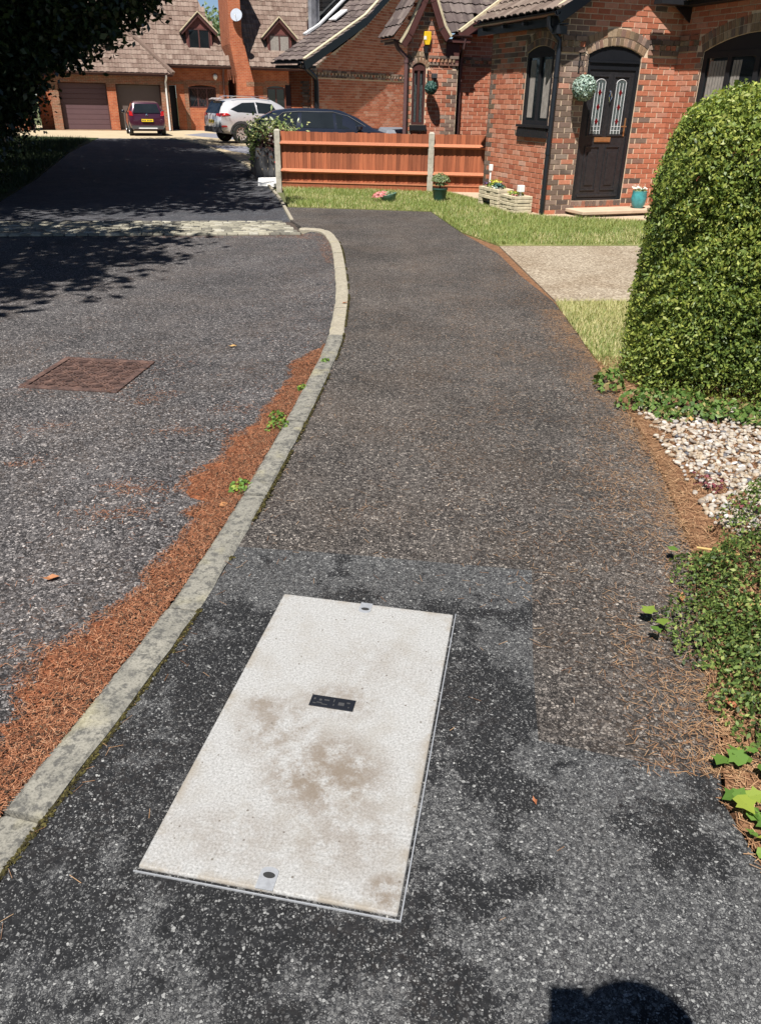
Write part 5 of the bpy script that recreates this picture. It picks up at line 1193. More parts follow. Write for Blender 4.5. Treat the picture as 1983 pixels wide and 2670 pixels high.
mb = MB(); bar(mb, (0.72, -0.06, 2.86), (1.95, -0.06, 2.86 + 1.23 * .65), 0.10, 0.05); mb.build('verge', M['cream'], H2)
mb = MB(); bar(mb, (0.72, -0.09, 2.76), (1.95, -0.09, 2.76 + 1.23 * .65), 0.03, 0.15); bar(mb, (0.80, 0.11, 2.70), (2.0, 0.11, 2.70 + 1.2 * .65), 0.36, 0.02); mb.build('barge_board', M['brown_paint'], H2)
wn3 = thing('window', None, None); wn3.parent = H2; Tw = wall_T((0, 0.024), 0)
mb = MB(); frame_rect(mb, Tw, -0.253, 0.043, 1.172, 2.2, 0.045, -0.03, 0.02, mull=(-0.105,)); ap = [(-0.253 + 0.296 * k / 10, w2.top(-0.253 + 0.296 * k / 10) - 0.003) for k in range(11)]; mb.prism([(-0.253, 2.201), (0.043, 2.201)] + ap[::-1], -0.03, 0.012, Tw); mb.build('window_frame', M['brown_paint'], wn3)
mb = MB(); mb.box(-0.21, 0.0, 1.217, 2.155, -0.012, -0.006, Tw); mb.build('pane', M['glass'], wn3)
mb = MB()
for a in (-0.19, -0.06): 
    for k in range(2): mb.box(a + k * .028, a + k * .028 + .02, 1.22, 2.1 - k * .2, -0.0058, -0.0035, Tw)
mb.build('curtain', M['glass_pale'], wn3)
mb = MB(); mb.box(-0.29, 0.08, 1.07, 1.168, -0.07, 0.05, Tw @ Matrix.Translation((0, 0, .024))); mb.build('window_sill', M['black_matt'], wn3)
topiary_ball(H2, 0.085, -0.2, 1.85, 0.125, M['leaf_topiary_dark'], 'dark green topiary ball hanging beside the narrow window behind the fence', 0, 2.10)
al = thing('alarm_box', 'yellow burglar alarm box high on the brick gable', 'alarm box', H2.matrix_basis @ Vector((0.03, -0.01, 2.6)), R(21))
mb = MB(); mb.prism([(-0.07, 0.23), (0.075, 0.23), (0.075, 0.10), (0.045, 0.0), (-0.045, 0.0), (-0.07, 0.08)], 0.0, 0.06, wall_T((0, 0), 0)); mb.build('cover', M['yellow'], al, bevel=0.008)
mb = MB(); mb.box(-0.085, -0.03, 0.09, 0.15, 0.061, 0.066, wall_T((0, 0), 0)); mb.build('badge', M['white'], al)
sn = thing('security_sensor', 'small black security sensor directly under the yellow alarm box', 'sensor', H2.matrix_basis @ Vector((0.005, -0.01, 2.46)), R(21))
mb = MB(); mb.prism([(-0.045, 0.12), (0.045, 0.12), (0.03, 0.0), (-0.02, 0.0)], 0, 0.05, wall_T((0, 0), 0)); mb.build('body', M['black_matt'], sn)
wl = thing('wall_lamp', 'small black wall lamp above the dark topiary ball', 'lamp', H2.matrix_basis @ Vector((0.215, -0.008, 2.02)), R(21))
mb = MB(); mb.box(-0.05, 0.05, -0.09, 0, 0.0, 0.09); mb.build('lamp_body', M['cladding'], wl, bevel=0.01)
mb = MB(); mb.box(-0.035, 0.035, -0.075, -0.015, -0.03, -0.001); mb.build('lamp_glass', M['glass'], wl)

# ------------------------------------------------------------------ fence
FB = 94.5; fence = thing('wooden_fence', 'low orange-stained board fence between concrete posts, behind the lawn', 'fence', (-2.212, 16.902, 0), beard(FB))
def post_mb():
    mb = MB(); mb.box(-0.055, 0.055, -0.05, 0.05, -0.1, 1.055); mb.add([(-.055, -.05, 1.055), (.055, -.05, 1.055), (.055, .05, 1.055), (-.055, .05, 1.055), (-.03, -.03, 1.08), (.03, -.03, 1.08), (.03, .03, 1.08), (-.03, .03, 1.08)], [(0, 1, 5, 4), (1, 2, 6, 5), (2, 3, 7, 6), (3, 0, 4, 7), (4, 5, 6, 7)]); return mb
pm = post_mb().mesh('post'); pm.materials.append(M['con_post'])
for s in (0.04, 3.09): o = link('post', pm, fence); o.location = (s, -0.02, 0); o.rotation_euler = (0, 0, random.uniform(-.02, .02))
def board_mb(w=0.102):
    mb = MB(); mb.add([(0, -0.004, .10), (w, -0.016, .10), (w, 0.0, .10), (0, 0.0, .10), (0, -0.004, 1.04), (w, -0.016, 1.04), (w, 0.0, 1.04), (0, 0.0, 1.04)], [(0, 3, 2, 1), (4, 5, 6, 7), (0, 1, 5, 4), (1, 2, 6, 5), (2, 3, 7, 6), (3, 0, 4, 7)], r=0.0); return mb
bmz = [board_mb(random.choice((.1, .104, .108))).mesh('board') for _ in range(3)]
for m_ in bmz: m_.materials.append(M['fence'])
for a, b in ((0.10, 3.03), (3.15, 4.14)):
    s = a
    while s < b - 0.03:
        o = link('board', random.choice(bmz), fence); o.location = (s, 0.012 + random.uniform(0, .003), random.uniform(-.006, .006)); s += 0.0815 + random.uniform(-.003, .003)
    for z in (0.835, 0.335):
        mb = MB(); mb.add([(a - .01, -0.008, z + 0.040), (b + .01, -0.008, z + 0.040), (b + .01, -0.092, z - 0.010), (a - .01, -0.092, z - 0.010), (a - .01, -0.008, z - 0.045), (b + .01, -0.008, z - 0.045)], [(0, 1, 2, 3), (3, 2, 5, 4), (0, 3, 4), (1, 5, 2), (0, 4, 5, 1)], r=random.random()); mb.build('rail', M['fence_rail'], fence)
    mb = MB(); mb.box(a - .01, b + .01, -0.035, -0.006, -0.04, 0.115, r=random.random()); mb.build('gravel_board', M['fence'], fence, bevel=0.004)
    mb = MB(); mb.box(a, b, -0.05, -0.006, 0.116, 0.135, r=random.random()); mb.build('bottom_rail', M['fence_rail'], fence)

# ------------------------------------------------------------------ far gabled house
H3 = thing('brick_house', 'distant red brick house with a long plain gable wall and sweeping dark roof', 'house', (-2.2, 27.5, 0), R(51))
T3 = wall_T((0, 0), 0)
def g3(u): return 2.40 + (u + 0.28) * 0.49 if u < 2.04 else 3.55 + (u - 2.04) * 0.70
bk = []
lay_bricks(bk, T3, -0.26, 6.3, 0.012, lambda u: min(g3(u), 5.2), [], lambda u, v, r: 'red', skip=lambda u, v: 2.205 < v < 2.42)
dentil_band(bk, T3, -0.26, 6.3, 2.21, 2.42, 0.16)
mb = MB(); backing(mb, T3, -0.28, 6.3, -0.1, lambda u: min(g3(u), 5.2) + .03, []); mb.build('wall', M['mortar'], H3); place_bricks(bk, H3)
mb = MB(); mb.prism([(-0.275, 0.02), (6.3, 0.02), (6.3, 6.0), (5.8, 6.0), (0.7, 1.0), (-0.275, 1.0)], -0.1, 2.38); mb.build('rear_wall', M['far_brick'], H3)
Ts3 = wall_T((-0.281, 0), -90); bk = []
mb = MB(); mb.box(-0.9, -0.44, 0, 2.0, 0, 0.004, Ts3); mb.build('lit_panel', M['far_brick'], H3)
for row in range(28):
    for u in ((-0.225, 0.21), (-0.41, 0.14)) if row % 2 else ((-0.29, 0.21), (-0.12, 0.09)): bk.append((Ts3 @ Matrix.Translation((u[0], 0.05 + row * .075, 0.004)), u[1], BH, 'dark' if random.random() < .6 else 'buff'))
pil = MB()
for m_, w, h, k in bk: me = brick_mesh(w, h, k); pil.add([v.co for v in me.vertices], [tuple(f.vertices) for f in me.polygons], m_)
tag(pil.build('quoin_brickwork', M['brick_dark'], H3), kind='stuff')
mb = MB(); mb.box(-1.15, -0.92, 0.9, 2.0, 0.002, 0.02, Ts3); mb.build('window_frame', M['brown_paint'], H3)
sA = (1, 0, 0.47); sB = (1, 0, 0.69)
roof_slope(H3, (-0.88, 1.05, 2.62), (0, -1, 0), sA, 1.33, 3.12, 'tile_grey', 0.30, 0.30)
roof_slope(H3, (1.94, 1.05, 3.95), (0, -1, 0), sB, 1.33, 2.7, 'tile_grey', 0.30, 0.30)
mb = MB(); mb.add([(-0.88, y, 2.60) for y in (-.26, 1.05)] + [(1.94, y, 3.93) for y in (-.26, 1.05)] + [(4.2, y, 5.5) for y in (-.26, 1.05)], [(0, 1, 3, 2), (2, 3, 5, 4)], None, 0.0); mb.build('roof', M['black_matt'], H3)
mb = MB(); bar(mb, (-0.88, -0.28, 2.66), (1.94, -0.28, 3.985), 0.10, 0.06); bar(mb, (1.94, -0.28, 3.985), (4.2, -0.28, 5.545), 0.10, 0.06); mb.build('verge', M['cream'], H3)
mb = MB(); bar(mb, (-0.83, -0.25, 2.50), (1.98, -0.25, 3.82), 0.05, 0.24); bar(mb, (1.98, -0.25, 3.82), (4.2, -0.25, 5.35), 0.05, 0.24); bar(mb, (-0.80, -0.12, 2.42), (2.0, -0.12, 3.735), 0.22, 0.02); mb.build('barge_board', M['black'], H3)
mb = MB(); mb.box(-0.84, -0.29, -0.22, 1.0, 2.44, 2.52); mb.build('soffit', M['black_matt'], H3)
gutter(H3, (-0.93, 1.05, 2.60), (-0.93, -0.2, 2.60), M['black'], 0.05)
downpipe(H3, [(-0.9, -0.1, 2.55), (-0.6, -0.12, 2.42), (-0.2, -0.1, 2.2), (-0.17, -0.1, 2.05), (-0.17, -0.1, 0.0)], M['black'], 0.075)
dm = thing('roof_dormer', None, None); dm.parent = H3
mb = MB(); mb.box(0.92, 1.14, 1.10, 1.24, 2.9, 6.0); mb.box(1.20, 1.36, 1.16, 1.30, 2.9, 6.0); mb.build('dormer_cheek', plain('grey_tile_hanging', (0.20, 0.20, 0.215), 0.6, 0.4, 5), dm)
mb = MB(); mb.prism([(1.10, 1.25), (4.0, 1.25), (4.0, 4.0), (3.7, 4.0)], 3.0, 6.0); mb.build('dormer_wall', M['glass'], dm)
mb = MB(); bar(mb, (0.55, 1.07, 3.42), (1.25, 1.07, 3.74), 0.12, 0.06); bar(mb, (1.25, 1.07, 3.74), (3.2, 1.07, 5.0), 0.10, 0.05); bar(mb, (1.5, 0.75, 3.86), (2.1, 0.75, 4.17), 0.28, 0.04); mb.build('flashing', M['lead'], dm)

# ------------------------------------------------------------------ garage and the dormer houses at the end of the road
GA = thing('garage', 'double garage with brown and taupe doors and hipped tiled roof, at the road end', 'garage', (-16.985, 45.037, 0), R(18))
Tg = wall_T((0, 0), 0); h1, h2 = Hole(-0.02, 2.37, 0, 2.19), Hole(2.83, 5.12, 0, 2.17)
mb = MB(); backing(mb, Tg, -0.45, 5.55, -0.1, lambda u: 2.70, [h1, h2], 0.35); backing(mb, wall_T((5.55, 0), 90), 0, 1.2, -0.1, lambda u: 2.70, []); backing(mb, wall_T((-0.45, 6), -90), 0, 6, -0.1, lambda u: 2.7, []); mb.build('wall', M['far_brick_dark'], GA)
mb = MB(); mb.box(2.37, 2.83, -0.004, -0.001, 0, 2.0); mb.build('pier', M['far_brick'], GA)  # bright brick stops at the eaves shadow edge; darker wall brick stands for shade
for h, m_ in ((h1, 'garage_door'), (h2, 'garage_door2')):
    d = thing('garage_door', None, None); d.parent = GA; mb = MB(); n = 9 if m_ == 'garage_door' else 1
    for k in range(n): z0 = 0.02 + (h.v1 - .04) * k / n; mb.box(h.u0 + .06, h.u1 - .06, 0.32 - 0.004 * (k % 2), 0.35, z0, z0 + (h.v1 - .04) / n - 0.012)
    mb.build('door_leaf', M[m_], d)
    mb = MB(); mb.box(h.u0, h.u0 + .06, 0.30, 0.36, 0, h.v1); mb.box(h.u1 - .06, h.u1, 0.30, 0.36, 0, h.v1); mb.build('door_frame', M['brown_paint'], d)
c45 = 1.0
roof_slope(GA, (-0.75, -0.32, 2.68), (1, 0, 0), (0, 1, 1), 6.6, 3.4, 'tile_far', 0.30, 0.30, clip=lambda u, v: u < 6.55 - v * 0.72)
mb = MB(); mb.add([(-0.75, -0.32, 2.66), (5.82, -0.32, 2.66), (3.5, 2.0, 4.98), (-0.75, 2.0, 4.98), (5.82, 3.0, 2.66)], [(0, 1, 2, 3), (1, 4, 2)], None, 0.0); mb.build('roof', M['tile_far'], GA)
mb = MB(); bar(mb, (5.84, -0.34, 2.72), (3.5, 2.0, 5.06), 0.24, 0.10); mb.build('hip_tile', M['tile_far'], GA)
mb = MB(); mb.box(-0.75, 5.8, -0.30, -0.005, 2.55, 2.645); mb.build('fascia', M['brown_paint'], GA)
gutter(GA, (-0.75, -0.36, 2.68), (5.86, -0.36, 2.68), M['brown_pipe'], 0.06)
downpipe(GA, [(5.45, -0.34, 2.62), (5.45, -0.3, 2.5), (5.40, -0.06, 2.3), (5.40, -0.06, 0)], M['white'], 0.05)
def dormer_house(H, x0, x1, door, win, dorm, lamp=None, winm='brown_paint', rev=False):
    holes = [Hole(*win, 0.10)] + ([Hole(*door)] if door else [])
    mb = MB(); backing(mb, wall_T((0, 0), 0), x0, x1, -0.1, lambda u: 3.15, holes, 0.15)
    backing(mb, wall_T((x1, 0), 90), 0, 8, -0.1, lambda u: 3.15, []); mb.build('wall', M['far_brick'], H)
    mb = MB()
    for a, b in ((x0 + .01, win[0] - .02), (win[1] + .02, x1 - .01)):
        if b - a > 0.1: mb.box(a, b, -0.006, -0.001, 2.22, 2.4)
    mb.box(win[0] - 0.1, win[1] + .1, -0.016, -0.007, win[3] + .12, win[3] + 0.33); mb.box(win[0] - .22, win[0] - 0.005, -0.014, -0.001, 0.0, 2.215); mb.box(win[1] + 0.005, win[1] + 0.2, -0.014, -0.001, 0.0, 2.215); mb.build('brindled_band', M['far_brick_dark'], H)
    w = thing('window', None, None); w.parent = H; Tw = wall_T((0, 0.1), 0); mb = MB(); n = 3 if win[1] - win[0] > 1.2 else 2
    frame_rect(mb, Tw, win[0], win[1], win[2], win[3], 0.07, -.03, .02, mull=[win[0] + (win[1] - win[0]) * k / n for k in range(1, n)]); mb.build('window_frame', M[winm], w)
    mb = MB(); mb.box(win[0] + .05, win[1] - .05, win[2] + .05, win[3] + .1, -0.02, -0.01, Tw); mb.build('pane', M['glass'], w)
    mb = MB()                                                     # leaded lights
    for k in range(-6, 16):
        for sg in (1, -1):
            u = win[0] + k * 0.17
            p, q_ = (u, win[2]), (u + sg * (win[3] - win[2]) * .55, win[3])
            if all(win[0] + .04 < t < win[1] - .04 for t in (p[0], q_[0])): bar(mb, Tw @ Vector((p[0], p[1], -.006)), Tw @ Vector((q_[0], q_[1], -.006)), 0.012, 0.012, up=(0, -1, 0))
    if mb.v: mb.build('lead_line', M['brown_paint'], w)
    if door:
        mb = MB(); mb.box(door[0], door[1], 0.30, 0.34, 0, door[3]); mb.build('door', M['black_matt'], H)
    wd = x1 - x0 + (0.25 if not rev else .3)
    lx = dorm[0] - 0.78; rx = dorm[0] + 0.78
    roof_slope(H, (x0 - 0.1, -0.55, 3.13), (1, 0, 0), (0, 1, 1.25), wd, 5.2, 'tile_far', 0.30, 0.30, clip=lambda u, v: (rev or u < wd - v * 0.30) and not (lx + 0.1 < u + x0 - .1 < rx - 0.1 and 0.95 < v < 2.2 - abs(u + x0 - .1 - dorm[0]) * .6))
    mb = MB(); mb.add([(x0 - .1, -0.55, 3.10), (x0 - .1 + wd, -0.55, 3.10), (x0 - .1 + wd - (0 if rev else 2.08), 3.8, 8.53), (x0 - .1, 3.8, 8.53)], [(0, 1, 2, 3)], None, 0.0); mb.build('roof', M['tile_far'], H)
    mb = MB(); mb.box(x0, x0 + wd - .1, -0.53, -0.005, 2.99, 3.08); mb.build('fascia', M['brown_paint'], H); gutter(H, (x0, -0.6, 3.12), (x0 - .1 + wd, -0.6, 3.12), M['brown_pipe'], 0.06)
    # dormer
    d = thing('roof_dormer', None, None); d.parent = H; c, zb, zw, za = dorm
    y = 0.22
    ze = zw - .12
    mb = MB(); mb.prism([(c - .68, zb), (c + .68, zb), (c + .68, ze + .16), (c, za - .14), (c - .68, ze + .16)], 0, 0.06, wall_T((0, y), 0)); mb.box(c - .68, c - .62, y, y + 1.4, zb, ze + .1); mb.box(c + .62, c + .68, y, y + 1.4, zb, ze + .1); mb.build('dormer_wall', M['dormer_boards'], d)
    mb = MB(); frame_rect(mb, wall_T((0, y), 0), c - .58, c + .58, zb + .06, zw + .06, .07, .061, .085, mull=(c,)); mb.build('window_frame', M['brown_paint'], d)
    for a, b in ((c - .51, c - .035), (c + .035, c + .51)):
        mb = MB(); mb.box(a, b, zb + .13, zw - .01, 0.061, 0.068, wall_T((0, y), 0)); p_ = mb.build('pane', M['glass'] if not rev else M['curtain'], d)
        if not rev:
            mb = MB(); T_ = wall_T((0, y), 0)
            for k in range(-4, 6):
                for sg in (1, -1):
                    u0_ = a + k * .12; u1_ = u0_ + sg * (zw - zb - .14) * .55; lo_, hi_ = min(u0_, u1_), max(u0_, u1_)
                    if lo_ > a and hi_ < b: bar(mb, T_ @ Vector((u0_, zb + .13, .072)), T_ @ Vector((u1_, zw - .01, .072)), .012, .010, up=(0, -1, 0))
            if mb.v: mb.build('lead_line', M['lead_strip'], p_)
    for s in (-1, 1):
        mb = MB(); mb.add([(c, y - .22, za), (c + s * 1.0, y - .22, ze), (c + s * 1.0, y + 1.6, ze), (c, y + 2.2, za), (c, y - .22, za - .07), (c + s * .98, y - .22, ze - .07), (c + s * .98, y + 1.6, ze - .07), (c, y + 2.2, za - .07)], [(0, 1, 2, 3), (4, 7, 6, 5), (0, 4, 5, 1), (1, 5, 6, 2)], None, 0.4); mb.build('dormer_roof', M['tile_far'], d)
        mb = MB(); bar(mb, (c, y - .24, za + .01), (c + s * 1.01, y - .24, ze + .01), 0.05, 0.05); mb.build('verge', M['cream'], d)
        mb = MB(); bar(mb, (c, y - .20, za - .14), (c + s * .93, y - .20, ze - .07), 0.03, 0.13); mb.build('barge_board', M['brown_paint'], d)
    mb = MB(); mb.box(c - .80, c + .74, y - .16, y - 0.01, zb - .10, zb - .01); bar(mb, (c - .76, y + .02, zb - .02), (c - .82, y + .7, zb + .75), 0.16, 0.05); mb.build('flashing', M['lead'], d)
P4 = off(off((-16.985, 45.037), 72, 0, 0), 72, 0, 0); P4 = (-16.485, 46.237)
H4 = thing('brick_house', 'distant brick house with diamond-leaded window and brown dormer, beside the garage', 'house', (P4[0], P4[1], 0), R(18))
dormer_house(H4, -2.0, 8.0, (4.66, 5.15, -0.05, 2.17), (5.80, 7.3, 1.1, 2.10), (6.63, 3.78, 4.8, 5.62))
downpipe(H4, [(7.75, -0.38, 3.1), (7.75, -0.3, 2.95), (7.75, -0.08, 2.7), (7.75, -0.08, 0)], M['brown_pipe'], 0.05)
lp = thing('wall_lamp', 'small white round lamp on the distant brick wall over the leaded window', 'lamp', H4.matrix_basis @ Vector((7.32, -0.02, 2.6)), R(18))
mb = MB(); mb.lathe([(0.02, -.14), (0.10, -.06), (0.13, 0.03), (0.10, 0.12), (0.02, 0.17)], 12); mb.build('lamp_shade', M['white'], lp, 60)
H5 = thing('brick_house', 'distant brick house with pale dormer window, between chimney and dark-roofed house', 'house', (P4[0], P4[1], 0), R(18))
dormer_house(H5, 8.95, 14.5, None, (10.15, 11.2, 0.6, 2.15), (11.0, 3.74, 4.68, 5.55), rev=True)
# chimney breast between the two houses
ch = thing('chimney', 'tall red brick chimney breast with a sloping shoulder, between the dormer houses', 'chimney', (P4[0], P4[1], 0), R(18))
mb = MB(); mb.prism([(8.42, -.1), (9.30, -.1), (9.30, 2.42), (8.80, 4.6), (8.80, 9.0), (8.15, 9.0), (8.15, 4.2), (8.42, 2.6)], -3.0, 0.75, wall_T((0, 0), 0)); mb.build('breast', M['far_brick'], ch)
mb = MB(); mb.box(8.9, 9.32, -0.76, -0.75, 2.2, 2.42); mb.build('brindled_band', M['far_brick_dark'], ch)
ds = thing('satellite_dish', 'grey satellite dish on the side of the brick chimney', 'satellite dish', H4.matrix_basis @ Vector((8.55, -0.98, 5.45)), R(18 - 20))
mb = MB(); mb.lathe([(0.30, 0.07), (0.2, 0.025), (0.02, 0.0), (0.02, -0.02), (0.2, 0.01), (0.31, 0.06)], 20, Matrix.Rotation(R(75), 4, 'X')); mb.build('dish', plain('dish_grey', (0.30, 0.33, 0.38), 0.5), ds, 60)
mb = MB(); mb.tube([(0, 0.02, 0), (0, 0.2, -0.05), (0.1, 0.25, -0.1)], 0.02, 6); mb.tube([(0, -.02, -.25), (0, -0.35, -0.02)], 0.012, 5); mb.box(-.03, .03, -.42, -.34, -.04, .03); mb.build('arm', M['lead'], ds)
# brick outbuilding glimpsed at the left of the garage
OB = thing('outbuilding', 'red brick outbuilding in shade left of the garage, behind dark shrubs', 'outbuilding', (-20.4, 43.0, 0), R(18))
mb = MB(); backing(mb, wall_T((0, 0), 0), -3, 2.2, -.1, lambda u: 2.6, []); backing(mb, wall_T((2.2, 0), 90), 0, 4, -.1, lambda u: 2.6, []); mb.build('wall', M['far_brick'], OB)
mb = MB(); mb.box(0.7, 1.6, -0.03, -0.002, 0.7, 2.0); mb.build('shaded_brick_panel', plain('shaded_brick_red', (0.10, 0.012, 0.012), .5), OB)  # dark red panel added; shade on the brickwork is put into its colour
mb = MB(); mb.add([(-3.2, -.3, 2.6), (2.5, -.3, 2.6), (2.5, 2, 4.4), (-3.2, 2, 4.4), (2.5, 4.2, 2.6)], [(0, 1, 2, 3), (1, 4, 2)]); mb.build('roof', M['tile_far'], OB)


# ------------------------------------------------------------------ cars
def loft_car(ST, mid=0.55):
    """ST: stations (x, z_bottom, z_belt, z_top, half_bottom, half_belt, half_top); returns a closed body"""
    mb = MB(); vs = []; K = 0
    for x, zb, zl, zt, hb, hl, ht in ST:
        zm = zb + (zl - zb) * mid
        half = [(0, zb), (hb * .86, zb), (hb, zb + 0.10), (hl * 1.01, zm), (hl, zl), (ht + 0.02, zt - 0.06), (ht * .86, zt - 0.012), (0, zt)]
        ring = [(y, z) for y, z in half] + [(-y, z) for y, z in half[-2:0:-1]]
        K = len(ring); vs += [(x, y, z) for y, z in ring]
    fs = [(i * K + k, i * K + (k + 1) % K, (i + 1) * K + (k + 1) % K, (i + 1) * K + k) for i in range(len(ST) - 1) for k in range(K)]
    fs += [tuple(range(K - 1, -1, -1)), tuple((len(ST) - 1) * K + k for k in range(K))]
    return mb.add(vs, fs, r=0.0)
def interp(ST, x):
    for a, b in zip(ST, ST[1:]):
        if a[0] <= x <= b[0]: t = (x - a[0]) / (b[0] - a[0] + 1e-9); return [p + (q - p) * t for p, q in zip(a, b)]
    return list(ST[0] if x < ST[0][0] else ST[-1])
def side_y(ST, x, z, mid=0.55):
    _, zb, zl, zt, hb, hl, ht = interp(ST, x)
    if z >= zl: t = min(1, (z - zl) / max(zt - 0.06 - zl, 0.02)); return hl + (ht + .02 - hl) * t
    zm = zb + (zl - zb) * mid
    if z >= zm: return hl * 1.01 + (hl - hl * 1.01) * (z - zm) / (zl - zm)
    return hb + (hl * 1.01 - hb) * max(0, (z - zb - .1)) / max(zm - zb - .1, .01)
def side_panel(ST, poly, side, o=0.008, th=0.004, n=6):
    """flat-on-the-flank panel following the body side; polygon in (x, z)"""
    mb = MB(); pts = []
    for (a, b), (c, d) in zip(poly, poly[1:] + poly[:1]):
        for k in range(3): t = k / 3; pts.append((a + (c - a) * t, b + (d - b) * t))
    cx = sum(p[0] for p in pts) / len(pts); cz = sum(p[1] for p in pts) / len(pts)
    vs = [(x, side * (side_y(ST, x, z) + o), z) for x, z in pts] + [(cx, side * (side_y(ST, cx, cz) + o), cz)]
    m = len(pts); vs += [(x, side * (side_y(ST, x, z) - 0.02), z) for x, z in pts]
    fs = [((i, (i + 1) % m, m) if side < 0 else ((i + 1) % m, i, m)) for i in range(m)] + [(i, m + 1 + i, m + 1 + (i + 1) % m, (i + 1) % m) for i in range(m)]
    return mb.add(vs, fs, r=0.0)
def wheel(car, x, y, r, w, side, spokes=7):
    t = thing('wheel', None, None); t.parent = car; t.location = (x, y, r)
    T = Matrix.Rotation(R(-90 * side), 4, 'X')
    mb = MB(); mb.lathe([(r * .64, -w / 2), (r * .95, -w / 2), (r, -w * .3), (r, w * .3), (r * .95, w / 2), (r * .66, w / 2), (r * .62, w * .3)], 28, T); mb.build('tyre', M['rubber'], t, 40)
    mb = MB(); mb.lathe([(r * .66, w * .30), (r * .66, w * .46), (r * .60, w * .46), (r * .58, w * .2)], 28, T)
    for k in range(spokes):
        a = 2 * math.pi * k / spokes; T2_ = T @ Matrix.Rotation(a, 4, 'Z'); mb.box(r * .08, r * .62, -r * .075, r * .075, w * .22, w * .40, T2_)
    mb.lathe([(r * .15, w * .2), (r * .15, w * .42), (r * .02, w * .44)], 12, T); mb.build('rim', M['alloy'], t, 40)
    mb = MB(); mb.lathe([(r * .6, w * .05), (r * .6, w * .10), (0.01, w * .10)], 20, T); mb.build('brake_disc', M['cladding'], t)
def arches(car, ST, xs, r, m, width=0.06):
    for x in xs:
        for s in (-1, 1):
            mb = MB(); n = 14; vs = []
            for k in range(n + 1):
                a = math.pi * k / n
                for rr in (r * 1.07, r * 1.07 + width):
                    px, pz = x + rr * math.cos(a), r + rr * math.sin(a); vs.append((px, s * (side_y(ST, px, max(pz, 0.3)) + 0.012), pz))
            fs = [(2 * k, 2 * k + 1, 2 * k + 3, 2 * k + 2) if s > 0 else (2 * k + 2, 2 * k + 3, 2 * k + 1, 2 * k) for k in range(n)]
            mb.add(vs, fs, r=0.0); mb.build('wheel_arch', M[m], car)
            mb = MB(); yy = side_y(ST, x, r) ; pts = [(x + r * 1.08 * math.cos(math.pi * k / n), r + r * 1.08 * math.sin(math.pi * k / n)) for k in range(n + 1)]
            mb.add([(px, s * (side_y(ST, px, max(pz, .32)) + 0.006), pz) for px, pz in pts] + [(x, s * (yy + .006), r - .12)], [((k, k + 1, n + 1) if s < 0 else (k + 1, k, n + 1)) for k in range(n)], r=0.0); mb.build('arch_liner', M['rubber'], car)
def rear_patch(car, name, pts, m, xoff=-0.012, th=0.02):
    """panel on the tail: pts (x, y, z)"""
    mb = MB(); n = len(pts); vs = [(x + xoff, y, z) for x, y, z in pts] + [(x + xoff + th, y, z) for x, y, z in pts]
    mb.add(vs, [tuple(range(n)), tuple(range(2 * n - 1, n - 1, -1))] + [(i, n + i, n + (i + 1) % n, (i + 1) % n) for i in range(n)], r=0.0); return mb.build(name, m, car)
def number_plate(car, x, z, w=0.52, h=0.11, text='', tilt=0.0):
    mb = MB(); mb.box(-0.012, 0.0, -w / 2, w / 2, -h / 2, h / 2); p = mb.build('number_plate', M['plate_yellow'], car, loc=(x, 0, z), rot=(0, tilt, 0))
    mb = MB()
    for k in range(7): mb.box(-0.016, -0.0125, -w * .42 + k * w * .125 + (0.03 if k > 3 else 0), -w * .42 + k * w * .125 + w * .075 + (0.03 if k > 3 else 0), -h * .24, h * .24)
    mb.build('worn_characters', M['cladding'], p)
# purple hatchback, tail towards the camera
ST = [(-1.73, .36, .62, .80, .60, .70, .60), (-1.70, .28, .80, .98, .72, .78, .66), (-1.62, .26, .90, 1.20, .76, .80, .62), (-1.50, .24, .92, 1.40, .77, .81, .56), (-1.25, .20, .93, 1.455, .78, .815, .55), (-.6, .18, .92, 1.47, .78, .82, .56), (.1, .18, .90, 1.45, .78, .82, .55), (.45, .18, .90, 1.34, .78, .82, .56), (.85, .18, .90, 1.10, .78, .81, .60), (1.05, .18, .88, .97, .78, .80, .66), (1.45, .20, .78, .86, .75, .76, .62), (1.70, .26, .62, .70, .62, .64, .52)]
car = thing('parked_car', 'small dark purple hatchback parked before the right garage door', 'car', (-11.75, 41.6, -0.034), R(90 + 20))
loft_car(ST).build('body', M['paint_purple'], car, 40)
rear_patch(car, 'rear_window', [(-1.70, -.60, .97), (-1.70, .60, .97), (-1.545, .50, 1.34), (-1.545, -.50, 1.34)], M['glass'], -0.03)
rear_patch(car, 'bumper', [(-1.75, -.72, .30), (-1.75, .72, .30), (-1.75, .72, .44), (-1.75, -.72, .44)], M['cladding'], -0.012, .1)
rear_patch(car, 'reflector_strip', [(-1.765, -.42, .31), (-1.765, .42, .31), (-1.765, .42, .36), (-1.765, -.42, .36)], M['lead'], -0.012, .03)
for s in (-1, 1): rear_patch(car, 'tail_light', [(-1.70, s * .62, .84), (-1.68, s * .785, .86), (-1.66, s * .775, 1.06), (-1.69, s * .655, 1.02)] if s > 0 else [(-1.68, s * .785, .86), (-1.70, s * .62, .84), (-1.69, s * .655, 1.02), (-1.66, s * .775, 1.06)], M['red_lamp'], -0.03, .08)
number_plate(car, -1.772, .66); mb = MB(); mb.lathe([(.06, 0), (.05, .012), (.01, .015)], 12, Matrix.Translation((-1.735, 0, .88)) @ Matrix.Rotation(R(-90), 4, 'Y')); mb.build('emblem', M['chrome'], car)
